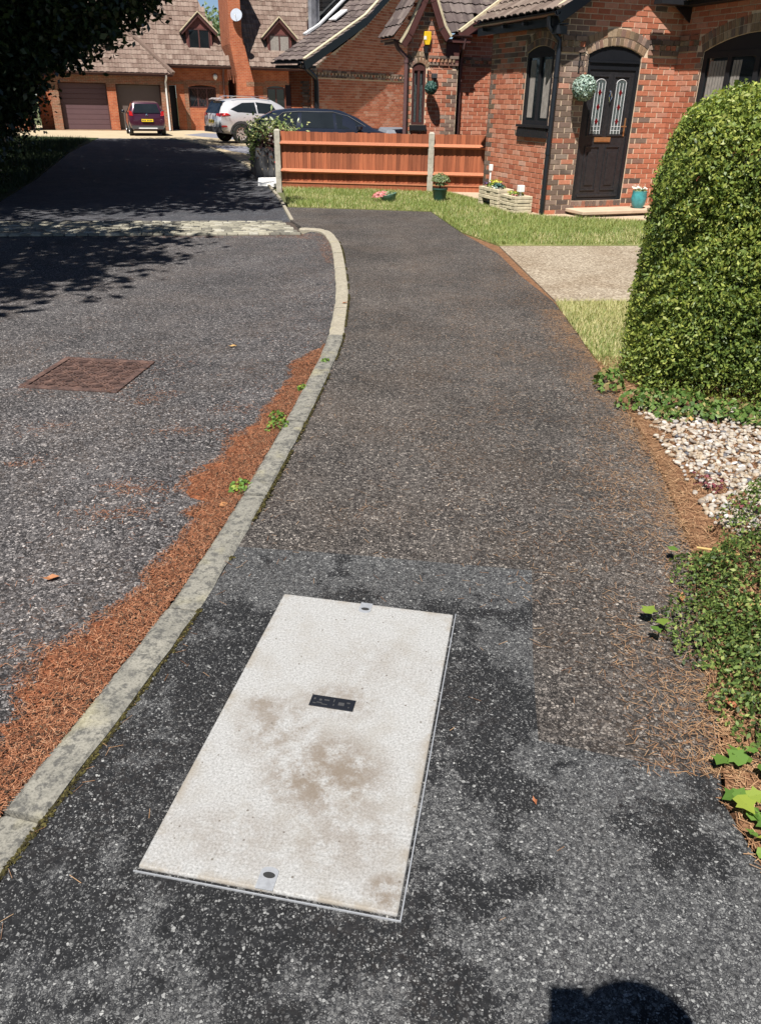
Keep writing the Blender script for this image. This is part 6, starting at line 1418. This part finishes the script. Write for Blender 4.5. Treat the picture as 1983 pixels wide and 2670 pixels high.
for s in (-1, 1):
    side_panel(ST, [(-1.42, .98), (-.62, .97), (-.62, 1.36), (-1.22, 1.36)], s).build('side_window', M['glass'], car); side_panel(ST, [(-.55, .97), (.62, .96), (.22, 1.33), (-.55, 1.37)], s).build('side_window', M['glass'], car)
    for x in (-1.15, 1.15): wheel(car, x, s * .74, .29, .18, s, 6)
    mb = MB(); mb.lathe([(.02, -.07), (.07, -.05), (.08, 0.03), (.05, .07)], 10, Matrix.Translation((.5, s * .93, .99))); mb.tube([(.5, s * .8, .95), (.5, s * .93, .97)], .02, 6); mb.build('door_mirror', M['black'], car, 50)
arches(car, ST, (-1.15, 1.15), .29, 'paint_purple', .03)
# silver sports-utility car
ST = [(-2.23, .50, .84, 1.0, .70, .80, .66), (-2.17, .42, 1.0, 1.14, .82, .88, .70), (-2.02, .38, 1.06, 1.38, .86, .91, .62), (-1.80, .34, 1.09, 1.55, .88, .92, .57), (-1.3, .30, 1.07, 1.63, .89, .925, .57), (-.5, .28, 1.03, 1.655, .89, .925, .59), (.2, .28, 1.0, 1.60, .89, .92, .59), (.62, .28, .99, 1.42, .89, .92, .60), (1.10, .28, .99, 1.10, .89, .91, .72), (1.7, .32, .90, 1.02, .86, .88, .68), (2.2, .45, .72, .84, .66, .70, .52)]
hd = R(90 - 57); ca, sa = math.cos(hd), math.sin(hd)
def car_at(px, py, lx, ly): return (px - lx * ca + ly * sa, py - lx * sa - ly * ca)
p = car_at(-5.95, 34.75, -1.36, -.86)
car = thing('parked_car', 'silver grey sports-utility car with dark wheel arches, parked on the drive', 'car', (p[0], p[1], -0.03), hd)
loft_car(ST).build('body', M['paint_silver'], car, 40)
rear_patch(car, 'rear_window', [(-2.17, -.70, 1.10), (-2.17, .70, 1.10), (-1.93, .56, 1.52), (-1.93, -.56, 1.52)], M['glass'], -0.035)
rear_patch(car, 'spoiler', [(-2.06, -.58, 1.575), (-2.06, .58, 1.575), (-1.9, .58, 1.64), (-1.9, -.58, 1.64)], M['paint_silver'], -0.02, .06)
rear_patch(car, 'bumper', [(-2.24, -.80, .40), (-2.24, .80, .40), (-2.24, .80, .60), (-2.24, -.80, .60)], M['cladding'], -0.02, .2)
for s in (-1, 1):
    rear_patch(car, 'tail_light', [(-2.205, s * .45, .99), (-2.17, s * .87, .98), (-2.12, s * .885, 1.10), (-2.19, s * .48, 1.08)] if s > 0 else [(-2.17, s * .87, .98), (-2.205, s * .45, .99), (-2.19, s * .48, 1.08), (-2.12, s * .885, 1.10)], M['red_lamp'], -0.03, .08)
    side_panel(ST, [(-2.14, .99), (-1.78, 1.03), (-1.92, 1.11), (-2.12, 1.10)], s, 0.014).build('tail_light', M['red_lamp'], car)
    side_panel(ST, [(-2.17, .60), (-1.93, .60), (-1.97, .66), (-2.16, .66)], s, 0.014).build('fog_reflector', M['red_lamp'], car)
    side_panel(ST, [(-1.72, 1.24), (-1.45, 1.14), (-.62, 1.10), (-.62, 1.49), (-1.15, 1.47)], s).build('side_window', M['glass'], car); side_panel(ST, [(-.56, 1.10), (.36, 1.06), (.16, 1.44), (-.56, 1.50)], s).build('side_window', M['glass'], car); side_panel(ST, [(.42, 1.06), (.86, 1.06), (.36, 1.36), (.24, 1.42)], s).build('side_window', M['glass'], car)
    side_panel(ST, [(-.95, .30), (.95, .30), (.95, .44), (-.95, .44)], s, .012).build('sill_cladding', M['cladding'], car)
    for x in (-1.36, 1.30): wheel(car, x, s * .84, .355, .22, s, 10)
    mb = MB(); mb.tube([(-1.6, s * .60, 1.66), (-1.4, s * .62, 1.71), (-.2, s * .64, 1.71), (.05, s * .64, 1.65)], .016, 6); mb.build('roof_rail', M['chrome'], car)
    mb = MB(); mb.lathe([(.02, -.07), (.08, -.05), (.09, 0.03), (.05, .07)], 10, Matrix.Translation((.72, s * 1.04, 1.12))); mb.build('door_mirror', M['paint_silver'], car, 50)
arches(car, ST, (-1.36, 1.30), .355, 'cladding', .09); number_plate(car, -2.252, .80)
# black estate behind the fence
ST = [(-2.30, .45, .76, .90, .72, .80, .66), (-2.26, .36, .90, 1.00, .84, .88, .68), (-2.0, .32, .93, 1.20, .87, .90, .62), (-1.62, .28, .94, 1.37, .88, .91, .58), (-1.2, .24, .93, 1.42, .88, .91, .58), (-.5, .22, .91, 1.435, .88, .91, .60), (.1, .22, .90, 1.40, .88, .91, .60), (.55, .22, .90, 1.24, .88, .91, .62), (.98, .22, .90, .99, .88, .90, .74), (1.5, .26, .85, .93, .87, .88, .70), (2.0, .30, .76, .82, .82, .82, .62), (2.32, .40, .62, .68, .62, .62, .48)]
hd = R(90 - 80); ca, sa = math.cos(hd), math.sin(hd); p = (-1.45, 23.4)
car = thing('parked_car', 'black estate car parked behind the wooden fence, roof and windows showing', 'car', (p[0], p[1], -0.03), hd)
loft_car(ST).build('body', M['paint_black'], car, 40)
rear_patch(car, 'rear_window', [(-2.25, -.72, .99), (-2.25, .72, .99), (-1.68, .54, 1.33), (-1.68, -.54, 1.33)], M['glass'], -0.02)
for s in (-1, 1):
    side_panel(ST, [(-1.88, 1.0), (-1.10, .985), (-1.02, 1.33), (-1.38, 1.30)], s).build('side_window', M['glass'], car); side_panel(ST, [(-.98, .985), (-.10, .97), (-.12, 1.33), (-.92, 1.34)], s).build('side_window', M['glass'], car); side_panel(ST, [(-.02, .97), (.82, .955), (.30, 1.22), (-.04, 1.31)], s).build('side_window', M['glass'], car)
    mb = MB(); q_ = [(-1.92, .985), (-1.40, 1.325), (-1.0, 1.355), (-.1, 1.35), (.3, 1.26), (.88, .95)]
    mb.tube([(x, s * (side_y(ST, x, z) + .012), z) for x, z in q_], .008, 5); mb.build('window_trim', M['lead_strip'], car)
    side_panel(ST, [(-2.24, .78), (-1.9, .80), (-1.92, .88), (-2.22, .90)], s, .012).build('tail_light', M['red_lamp'], car)
    for x in (-1.42, 1.40): wheel(car, x, s * .82, .33, .21, s, 9)
    mb = MB(); mb.lathe([(.02, -.06), (.08, -.04), (.09, 0.03), (.05, .06)], 10, Matrix.Translation((.55, s * 1.02, 1.0))); mb.tube([(.6, s * .88, .95), (.56, s * 1.0, .98)], .02, 6); mb.build('door_mirror', M['paint_black'], car, 50)
arches(car, ST, (-1.42, 1.40), .33, 'paint_black', .03); number_plate(car, -2.325, .68)

# ------------------------------------------------------------------ pots, planters, bin
def pot(name, label, cat, loc, prof, m, soil_z, soil_r, group=None):
    t = thing(name, label, cat, loc, 0, group); mb = MB(); mb.lathe(prof, 28); mb.build('pot', m, t, 40)
    mb = MB(); mb.lathe([(soil_r, soil_z - .01), (soil_r, soil_z), (0.005, soil_z + .004)], 20); mb.build('soil', M['soil'], t); return t
def posy(parent, name, n, c, rad, L, W, m, up=0.6):
    d = unit(rng.normal(size=(n, 3))); d[:, 2] = np.abs(d[:, 2]) * up + (0.0 if up < 1 else 0); C = np.array([c]) + d * np.array([rad]) * (rng.random((n, 1)) ** .5)
    return tag(quads(name, leaves(C, L, W, d + np.array([(0, -.3, .8)]), .8), m, parent), kind='stuff')
b1 = pot('flower_bowl', 'low green bowl of pink flowers on the lawn, tipped to the left', 'flower pot', (0.06, 14.72, 0.012), [(.07, 0), (.11, .02), (.145, .10), (.155, .125), (.15, .13), (.135, .115)], M['green_bowl'], .11, .135)
b1.rotation_euler = (0, R(-12), 0)
posy(b1, 'foliage', 160, (-.02, 0, .13), (.14, .12, .07), .035, .02, M['leaf_grey']); posy(b1, 'pink_flowers', 260, (-.14, -.03, .13), (.15, .12, .13), .04, .034, M['pink'])
b2 = pot('shrub_pot', 'dark green pot with a small round sage-green shrub, against the fence post', 'flower pot', (0.965, 14.95, 0.012), [(.095, 0), (.11, .03), (.13, .19), (.14, .20), (.14, .225), (.125, .22)], M['green_pot'], .205, .125)
posy(b2, 'foliage', 1000, (0, 0, .33), (.17, .17, .15), .035, .018, M['leaf_grey'], 1.0); posy(b2, 'lower_foliage', 300, (0, 0, .27), (.15, .15, .06), .035, .018, M['leaf_grey'])
mb = MB(); mb.tube([(0, 0, .2), (0.01, 0, .33)], .012, 6); mb.build('stem', M['bark'], b2)
w_ = H1.matrix_basis @ Vector((1.62, -.27, .106))
b3 = pot('teal_pot', 'teal glazed pot of white flowers on the door step', 'flower pot', w_, [(.075, 0), (.11, .06), (.125, .16), (.115, .24), (.12, .26), (.108, .262), (.10, .24)], M['teal'], .235, .103)
posy(b3, 'foliage', 200, (0, 0, .25), (.12, .12, .10), .04, .02, M['leaf_grey']); posy(b3, 'white_flowers', 60, (-.03, 0, .30), (.13, .1, .10), .03, .026, M['white_petal'])
def trough(label, lx, ly, L, W, Hh, arch):
    t = thing('stone_trough', label, 'planter', H1.matrix_basis @ Vector((lx, ly, 0.016)), H1.rotation_euler.z + R(90), 'stone planters by the window wall')
    mb = MB(); n = 5
    for k in range(n):
        z0, z1 = Hh * k / n, Hh * (k + 1) / n - .006; e = random.uniform(-.006, .006)
        segs = [(-L / 2, L / 2)] if not (arch and k < 2) else [(-L / 2, -L * .12), (L * .30, L / 2)]
        for a, b in segs:
            m_ = max(1, int((b - a) / .13))
            for i in range(m_):
                x0, x1 = a + (b - a) * i / m_, a + (b - a) * (i + 1) / m_ - .004; d = random.uniform(-.005, .005)
                mb.box(x0, x1, W / 2 - .05, W / 2 + e + d, z0, z1)
        mb.box(-L / 2, L / 2, -W / 2, -W / 2 + .04, z0, z1); mb.box(-L / 2 + e, -L / 2 + .045, -W / 2 + .041, W / 2 - .051, z0, z1); mb.box(L / 2 - .045, L / 2 + e, -W / 2 + .041, W / 2 - .051, z0, z1)
    tag(mb.build('stone_course', M['stone'], t, bevel=.006), kind='stuff')
    mb = MB(); mb.box(-L / 2 + .046, L / 2 - .046, -W / 2 + .041, W / 2 - .052, .02 if not arch else Hh * .42, Hh - .03); mb.build('soil', M['soil'], t)
    return t
t1 = trough('long stone planter with an arched hole, purple and white flowers, below the narrow window', -.22, 1.24, .72, .30, .30, True)
posy(t1, 'foliage', 260, (0.02, 0, .31), (.3, .12, .12), .045, .025, M['leaf_lime']); posy(t1, 'purple_flowers', 40, (.27, .02, .33), (.09, .08, .08), .035, .03, M['purple_petal']); posy(t1, 'white_flowers', 60, (-.10, .1, .30), (.2, .06, .07), .035, .03, M['white_petal']); posy(t1, 'dark_foliage', 160, (-.18, .05, .32), (.15, .1, .12), .05, .025, M['leaf_topiary_dark']); posy(t1, 'yellow_flowers', 60, (.02, 0, .38), (.2, .1, .08), .03, .025, M['yellow_petal'])
t2 = trough('shorter ridged stone planter with yellow and red flowers, nearest the drainpipe', -.26, .46, .52, .32, .26, False)
posy(t2, 'foliage', 180, (0.0, 0, .26), (.2, .12, .09), .04, .022, M['leaf_lime']); posy(t2, 'yellow_flowers', 40, (.08, .03, .28), (.13, .1, .07), .03, .025, M['yellow_petal']); posy(t2, 'red_flowers', 24, (-.08, .08, .26), (.14, .06, .05), .028, .024, M['pink'])
for lx, ly, h, lab, big in ((-.20, 1.52, .62, 'thin white garden stake light standing behind the long stone planter', .028), (-.30, .26, .40, 'short white square stake light in the shorter stone planter', .045)):
    t = thing('stake_light', lab, 'garden light', H1.matrix_basis @ Vector((lx, ly, .016)), H1.rotation_euler.z)
    mb = MB(); mb.tube([(0, 0, 0), (0, 0, h - .08)], .014, 8); mb.build('stake', M['white'], t)
    mb = MB(); mb.box(-big, big, -big, big, h - .08, h + .02); mb.build('lamp_head', M['white'], t, bevel=.006)
# dark slatted planter by the private road
pl_ = thing('slatted_planter', 'dark grey slatted planter with variegated and maroon shrubs, beside the first fence post', 'planter', (-2.62, 19.3, -0.03), R(12))
for k in range(6):
    mb = MB(); mb.box(-.38 + k * .127, -.38 + k * .127 + .118, -.30, -.275, .02, .66 + .012 * (k % 2), r=random.random()); mb.build('slat', M['cladding'], pl_)
for k in range(10):
    mb = MB(); mb.box(-.395, -.375, -.27 + k * .25, -.27 + k * .25 + .235, .02, .66, r=random.random()); mb.build('slat', M['cladding'], pl_)
mb = MB(); mb.box(-.37, .38, -.27, 2.2, .5, .6); mb.build('soil', M['soil'], pl_)
tag(quads('variegated_foliage', leaves(np.stack([rng.normal(size=900) * .30 + .02, rng.random(900) * 1.4 - .3, .95 + rng.normal(size=900) * .14], 1), .12, .045, np.tile((0, -.4, 1.), (900, 1)), .9), M['leaf_cream'], pl_), kind='stuff')
tag(quads('maroon_foliage', leaves(np.stack([rng.normal(size=900) * .20 + .12, rng.random(900) * .5 - .38, .72 + rng.normal(size=900) * .14], 1), .08, .05, np.tile((0, -.6, .8), (900, 1)), .9), M['leaf_maroon'], pl_), kind='stuff')
tag(quads('trailing_foliage', leaves(np.stack([rng.normal(size=420) * .07 - .38, rng.random(420) * 1.2 - .2, .74 + rng.normal(size=420) * .22], 1), .10, .05, np.tile((-.6, -.4, .8), (420, 1)), .9), M['leaf_cream'], pl_), kind='stuff')
mb = MB()
for k in range(5): mb.tube([(-.2 + .12 * k, .0, .55), (-.22 + .13 * k, -.05, .8), (-.25 + .15 * k, -.05, 1.0)], .008, 5)
tag(mb.build('stem', M['bark'], pl_), kind='stuff')
posy(pl_, 'red_flowers', 40, (.12, -.33, .36), (.10, .03, .10), .06, .05, M['red_petal'])
tag(poly_sheet('white_edging_slab', [(-2.72, 17.62), (-2.36, 17.50), (-2.20, 17.75), (-2.45, 18.92), (-2.90, 18.92)], 0.03, M['white'], .07), 'white painted edging slab at the foot of the slatted planter', 'edging slab', kind='thing')
bn = thing('wheelie_bin', 'grey wheelie bin with its lid showing over the fence', 'bin', (0.17, 19.5, -0.03), R(15))
mb = MB(); mb.add([(-.24, -.26, .08), (.24, -.26, .08), (.24, .2, .08), (-.24, .2, .08), (-.29, -.36, .98), (.29, -.36, .98), (.29, .34, .98), (-.29, .34, .98)], [(0, 3, 2, 1), (4, 5, 6, 7), (0, 1, 5, 4), (1, 2, 6, 5), (2, 3, 7, 6), (3, 0, 4, 7)], r=0.0); mb.build('bin_body', M['cladding'], bn, bevel=.02)
mb = MB(); mb.add([(-.31, -.40, .985), (.31, -.40, .985), (.31, .38, 1.02), (-.31, .38, 1.02), (-.26, -.33, 1.06), (.26, -.33, 1.06), (.26, .36, 1.10), (-.26, .36, 1.10)], [(0, 3, 2, 1), (4, 5, 6, 7), (0, 1, 5, 4), (1, 2, 6, 5), (2, 3, 7, 6), (3, 0, 4, 7)], r=0.0); mb.build('lid', plain('bin_lid_grey', (.16, .17, .19), .5), bn, bevel=.02)
for s in (-1, 1): mb = MB(); mb.lathe([(.10, -.03), (.10, .03)], 16, Matrix.Translation((s * .22, .26, .10)) @ Matrix.Rotation(R(90), 4, 'Y')); mb.build('wheel', M['rubber'], bn)

# ------------------------------------------------------------------ trees and shrubs
def tree(name, label, trunk, lobes, n, L, W, m, trunk_h, trunk_r, group=None, cat='tree'):
    """lobes: (x, y, z, rx, ry, rz) world; leaves cluster along twigs inside them"""
    t = thing(name, label, cat, (trunk[0], trunk[1], -0.03), 0, group); o = np.array([trunk[0], trunk[1], -0.03])
    mb = MB(); top = Vector((random.uniform(-.3, .3), random.uniform(-.3, .3), trunk_h)); mb.tube([(0, 0, -.1), (.05, 0, .4), (top.x * .5, top.y * .5, trunk_h * .5), tuple(top)], [trunk_r * 1.35, trunk_r, trunk_r * .85, trunk_r * .6], 10); mb.build('trunk', M['bark'], t, 60)
    br = MB(); tot = sum(q[3] * q[4] * q[5] for q in lobes); Cs = []
    for x, y, z, rx, ry, rz, *dd in lobes:
        c = Vector((x, y, z)) - Vector(o)
        st = Vector((top.x * .7, top.y * .7, min(trunk_h * .8, max(c.z - .5, .2))))
        br.tube([tuple(st), tuple(st.lerp(c, .5) + Vector((0, 0, .15))), tuple(c)], [trunk_r * .4, trunk_r * .25, trunk_r * .1], 6)
        k = max(40, int(n * rx * ry * rz / tot * (dd[0] if dd else 1))); nc = max(6, k // 45)
        cc = unit(rng.normal(size=(nc, 3))) * (rng.random((nc, 1)) ** .45) * np.array([(rx, ry, rz)]) + np.array([tuple(c)])
        for q in cc[:14]: br.tube([tuple(c), tuple(c.lerp(Vector(q), .55) + Vector((0, 0, .05))), tuple(q)], [trunk_r * .10, trunk_r * .06, .006], 5)
        sz = 0.20 * (rx * ry * rz) ** (1 / 3)
        Cs.append(cc[rng.integers(0, nc, k)] + rng.normal(size=(k, 3)) * sz)
    C = np.concatenate(Cs); C[:, 2] = np.maximum(C[:, 2], 0.03)
    br.build('limb', M['bark'], t, 60)
    tag(quads('crown', leaves(C, L, W, np.tile((0, 0, .6), (len(C), 1)), 1.0, .3), m, t), kind='stuff'); return t
G_T = 'trees shading the private road'
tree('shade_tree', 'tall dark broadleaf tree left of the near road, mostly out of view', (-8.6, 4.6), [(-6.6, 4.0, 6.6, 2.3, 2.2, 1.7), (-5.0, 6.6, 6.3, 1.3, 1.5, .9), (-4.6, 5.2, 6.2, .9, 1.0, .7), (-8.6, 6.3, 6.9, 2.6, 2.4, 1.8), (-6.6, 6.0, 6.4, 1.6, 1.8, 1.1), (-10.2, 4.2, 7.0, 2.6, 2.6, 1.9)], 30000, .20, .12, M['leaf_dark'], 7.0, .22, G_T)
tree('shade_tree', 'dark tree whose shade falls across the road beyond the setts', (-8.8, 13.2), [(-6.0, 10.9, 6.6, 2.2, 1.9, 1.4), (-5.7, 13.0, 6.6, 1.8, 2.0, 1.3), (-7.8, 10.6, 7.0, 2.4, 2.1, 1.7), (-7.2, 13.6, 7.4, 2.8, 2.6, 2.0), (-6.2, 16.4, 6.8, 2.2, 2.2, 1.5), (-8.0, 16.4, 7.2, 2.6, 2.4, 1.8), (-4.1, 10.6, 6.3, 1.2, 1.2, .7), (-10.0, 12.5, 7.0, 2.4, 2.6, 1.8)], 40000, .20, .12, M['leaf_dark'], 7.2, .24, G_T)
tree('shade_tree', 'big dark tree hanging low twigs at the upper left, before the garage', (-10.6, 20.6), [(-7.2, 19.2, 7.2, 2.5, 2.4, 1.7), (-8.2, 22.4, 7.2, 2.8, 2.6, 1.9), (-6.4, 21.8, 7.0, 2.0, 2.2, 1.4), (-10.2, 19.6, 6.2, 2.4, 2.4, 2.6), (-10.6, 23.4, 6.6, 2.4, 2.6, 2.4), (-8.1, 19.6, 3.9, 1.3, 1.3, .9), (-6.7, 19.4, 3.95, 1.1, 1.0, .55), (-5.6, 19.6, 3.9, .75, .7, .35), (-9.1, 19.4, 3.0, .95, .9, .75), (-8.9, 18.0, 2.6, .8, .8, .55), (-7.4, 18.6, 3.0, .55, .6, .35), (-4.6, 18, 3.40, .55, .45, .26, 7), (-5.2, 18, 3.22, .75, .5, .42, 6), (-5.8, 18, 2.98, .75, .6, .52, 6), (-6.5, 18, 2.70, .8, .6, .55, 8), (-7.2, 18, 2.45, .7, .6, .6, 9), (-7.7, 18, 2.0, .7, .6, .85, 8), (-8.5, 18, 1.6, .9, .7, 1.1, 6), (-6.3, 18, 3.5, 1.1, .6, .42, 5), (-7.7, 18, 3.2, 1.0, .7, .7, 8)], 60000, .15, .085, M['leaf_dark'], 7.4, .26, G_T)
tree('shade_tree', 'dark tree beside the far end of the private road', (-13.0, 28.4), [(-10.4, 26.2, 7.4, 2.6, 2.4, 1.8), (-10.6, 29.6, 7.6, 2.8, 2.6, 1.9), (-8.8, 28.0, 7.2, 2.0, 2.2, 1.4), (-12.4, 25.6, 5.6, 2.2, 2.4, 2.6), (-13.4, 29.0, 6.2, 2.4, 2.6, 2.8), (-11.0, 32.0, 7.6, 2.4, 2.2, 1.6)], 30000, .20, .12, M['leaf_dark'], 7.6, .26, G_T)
G_S = 'dark shrubs on the shaded bank'
for x, y, s, h, lab in ((-8.55, 16.2, 1.25, 2.5, 'nearest of the dark bushes on the shaded left bank'), (-10.3, 20.6, 1.6, 3.0, 'dark bush under the low twigs of the big shade tree'), (-12.4, 25.4, 1.9, 3.2, 'dark bush further along the shaded bank, before the outbuilding'), (-14.6, 31.0, 1.9, 2.6, 'farthest dark bush, just left of the garage')):
    tree('dark_shrub', lab, (x, y), [(x, y, h * .45, s, s, h * .48), (x - s * .9, y + .4, h * .5, s, s, h * .5), (x + s * .35, y - .5, h * .28, s * .55, s * .6, h * .28), (x - s * 1.8, y, h * .55, s, s, h * .5)], 9000, .13, .075, M['leaf_dark'], h * .6, .07, G_S, 'shrub')
tree('dark_shrub', 'dark bush at the very left edge of the picture, before the others', (-8.6, 13.6), [(-8.4, 13.4, 1.3, .9, 1.2, 1.3), (-9.6, 14.2, 1.8, 1.2, 1.2, 1.6)], 6500, .12, .07, M['leaf_dark'], 1.6, .06, G_S, 'shrub')
tree('pale_tree', 'pale green tree far behind, in the gap beside the chimney', (-15.6, 86), [(-15.2, 86, 5.4, 2.4, 2.2, 2.6), (-14.0, 86, 4.6, 2.0, 2, 2.6), (-17.2, 86, 6.0, 2.4, 2, 3)], 5000, .4, .25, M['leaf_pale'], 6, .3)

# ------------------------------------------------------------------ the photographer, whose shadow falls at the lower right
def body_mesh():
    V, E_, Rr = [], [], []
    def j(p, r, par=None):
        V.append(p); Rr.append(r)
        if par is not None: E_.append((par, len(V) - 1))
        return len(V) - 1
    ox, oy = 0.165, -0.31                      # stands behind and a little right of the lens
    P_ = j((ox, oy, .98), .15)
    sp = j((ox, oy, 1.18), .14, P_); chst = j((ox, oy + .01, 1.38), .16, sp); nk = j((ox, oy + .04, 1.53), .062, chst); hd0 = j((ox + .005, oy + .08, 1.64), .082, nk); hd1 = j((ox + .01, oy + .10, 1.72), .088, hd0); j((ox + .01, oy + .09, 1.79), .06, hd1)
    for s in (-1, 1):
        hip = j((ox + s * .10, oy, .92), .105, P_); kn = j((ox + s * .11, oy + .02, .50), .066, hip); an = j((ox + s * .12, oy - .03, .09), .045, kn); j((ox + s * .13, oy + .10, .04), .04, an)
        sh = j((ox + s * .19, oy + .01, 1.43), .070, chst); el = j((ox + s * .24, oy + .12, 1.20), .050, sh)
        wr = j((.078 + s * .075, -.13, 1.45), .032, el); pa = j((.078 + s * .07, -.085, 1.51), .030, wr)
        for k in range(4):
            z = 1.505 + k * .020; f1 = j((.078 + s * .058, -.055, z), .0095, pa); j((.078 + s * .035, -.046, z + .004), .0085, f1)
        th = j((.078 + s * .060, -.100, 1.55), .0105, pa); j((.078 + s * .030, -.098, 1.57), .009, th)
    me = bpy.data.meshes.new('person'); me.from_pydata(V, E_, []); me.update(); return me, Rr
bme, rad = body_mesh()
me_o = link('person', bme); tag(me_o, 'person in dark clothes holding up a phone, whose head shadow falls on the tarmac', 'person')
sk = me_o.modifiers.new('skin', 'SKIN')
lay = bme.skin_vertices[0] if len(bme.skin_vertices) else None
if lay is None:
    bpy.context.view_layer.objects.active = me_o; me_o.select_set(True); bpy.ops.mesh.customdata_skin_add(); lay = bme.skin_vertices[0]
for i, r_ in enumerate(rad): lay.data[i].radius = (r_, r_)
lay.data[0].use_root = True
ss = me_o.modifiers.new('smooth', 'SUBSURF'); ss.levels = 1; ss.render_levels = 2
bme.materials.append(plain('dark_clothing', (.03, .035, .05), .85, .2, 10))
bm = bmesh.new(); bmesh.ops.create_icosphere(bm, subdivisions=3, radius=.098)
for v in bm.verts: v.co = Vector((v.co.x * .92, v.co.y * 1.05, v.co.z * .85)) if v.co.z > -.02 or v.co.y < 0 else Vector((v.co.x * .8, v.co.y * .6, v.co.z * .5))
hm = bpy.data.meshes.new('hair'); bm.to_mesh(hm); bm.free(); hm.shade_smooth(); hm.materials.append(plain('dark_hair', (.02, .015, .01), .6, .3, 30)); ho = link('hair', hm, me_o); ho.location = (.165, -.195, 1.765); ho.scale = (1.42, 1.1, 1.15)
ph = thing('phone', 'black phone held upright in front of the face', 'phone', (0.078, -0.036, 1.535), 0); ph.rotation_euler = (R(-28), 0, 0)
mb = MB(); mb.box(-.037, .037, -.008, 0, -.09, .085); mb.build('phone_body', M['black'], ph, bevel=.004)
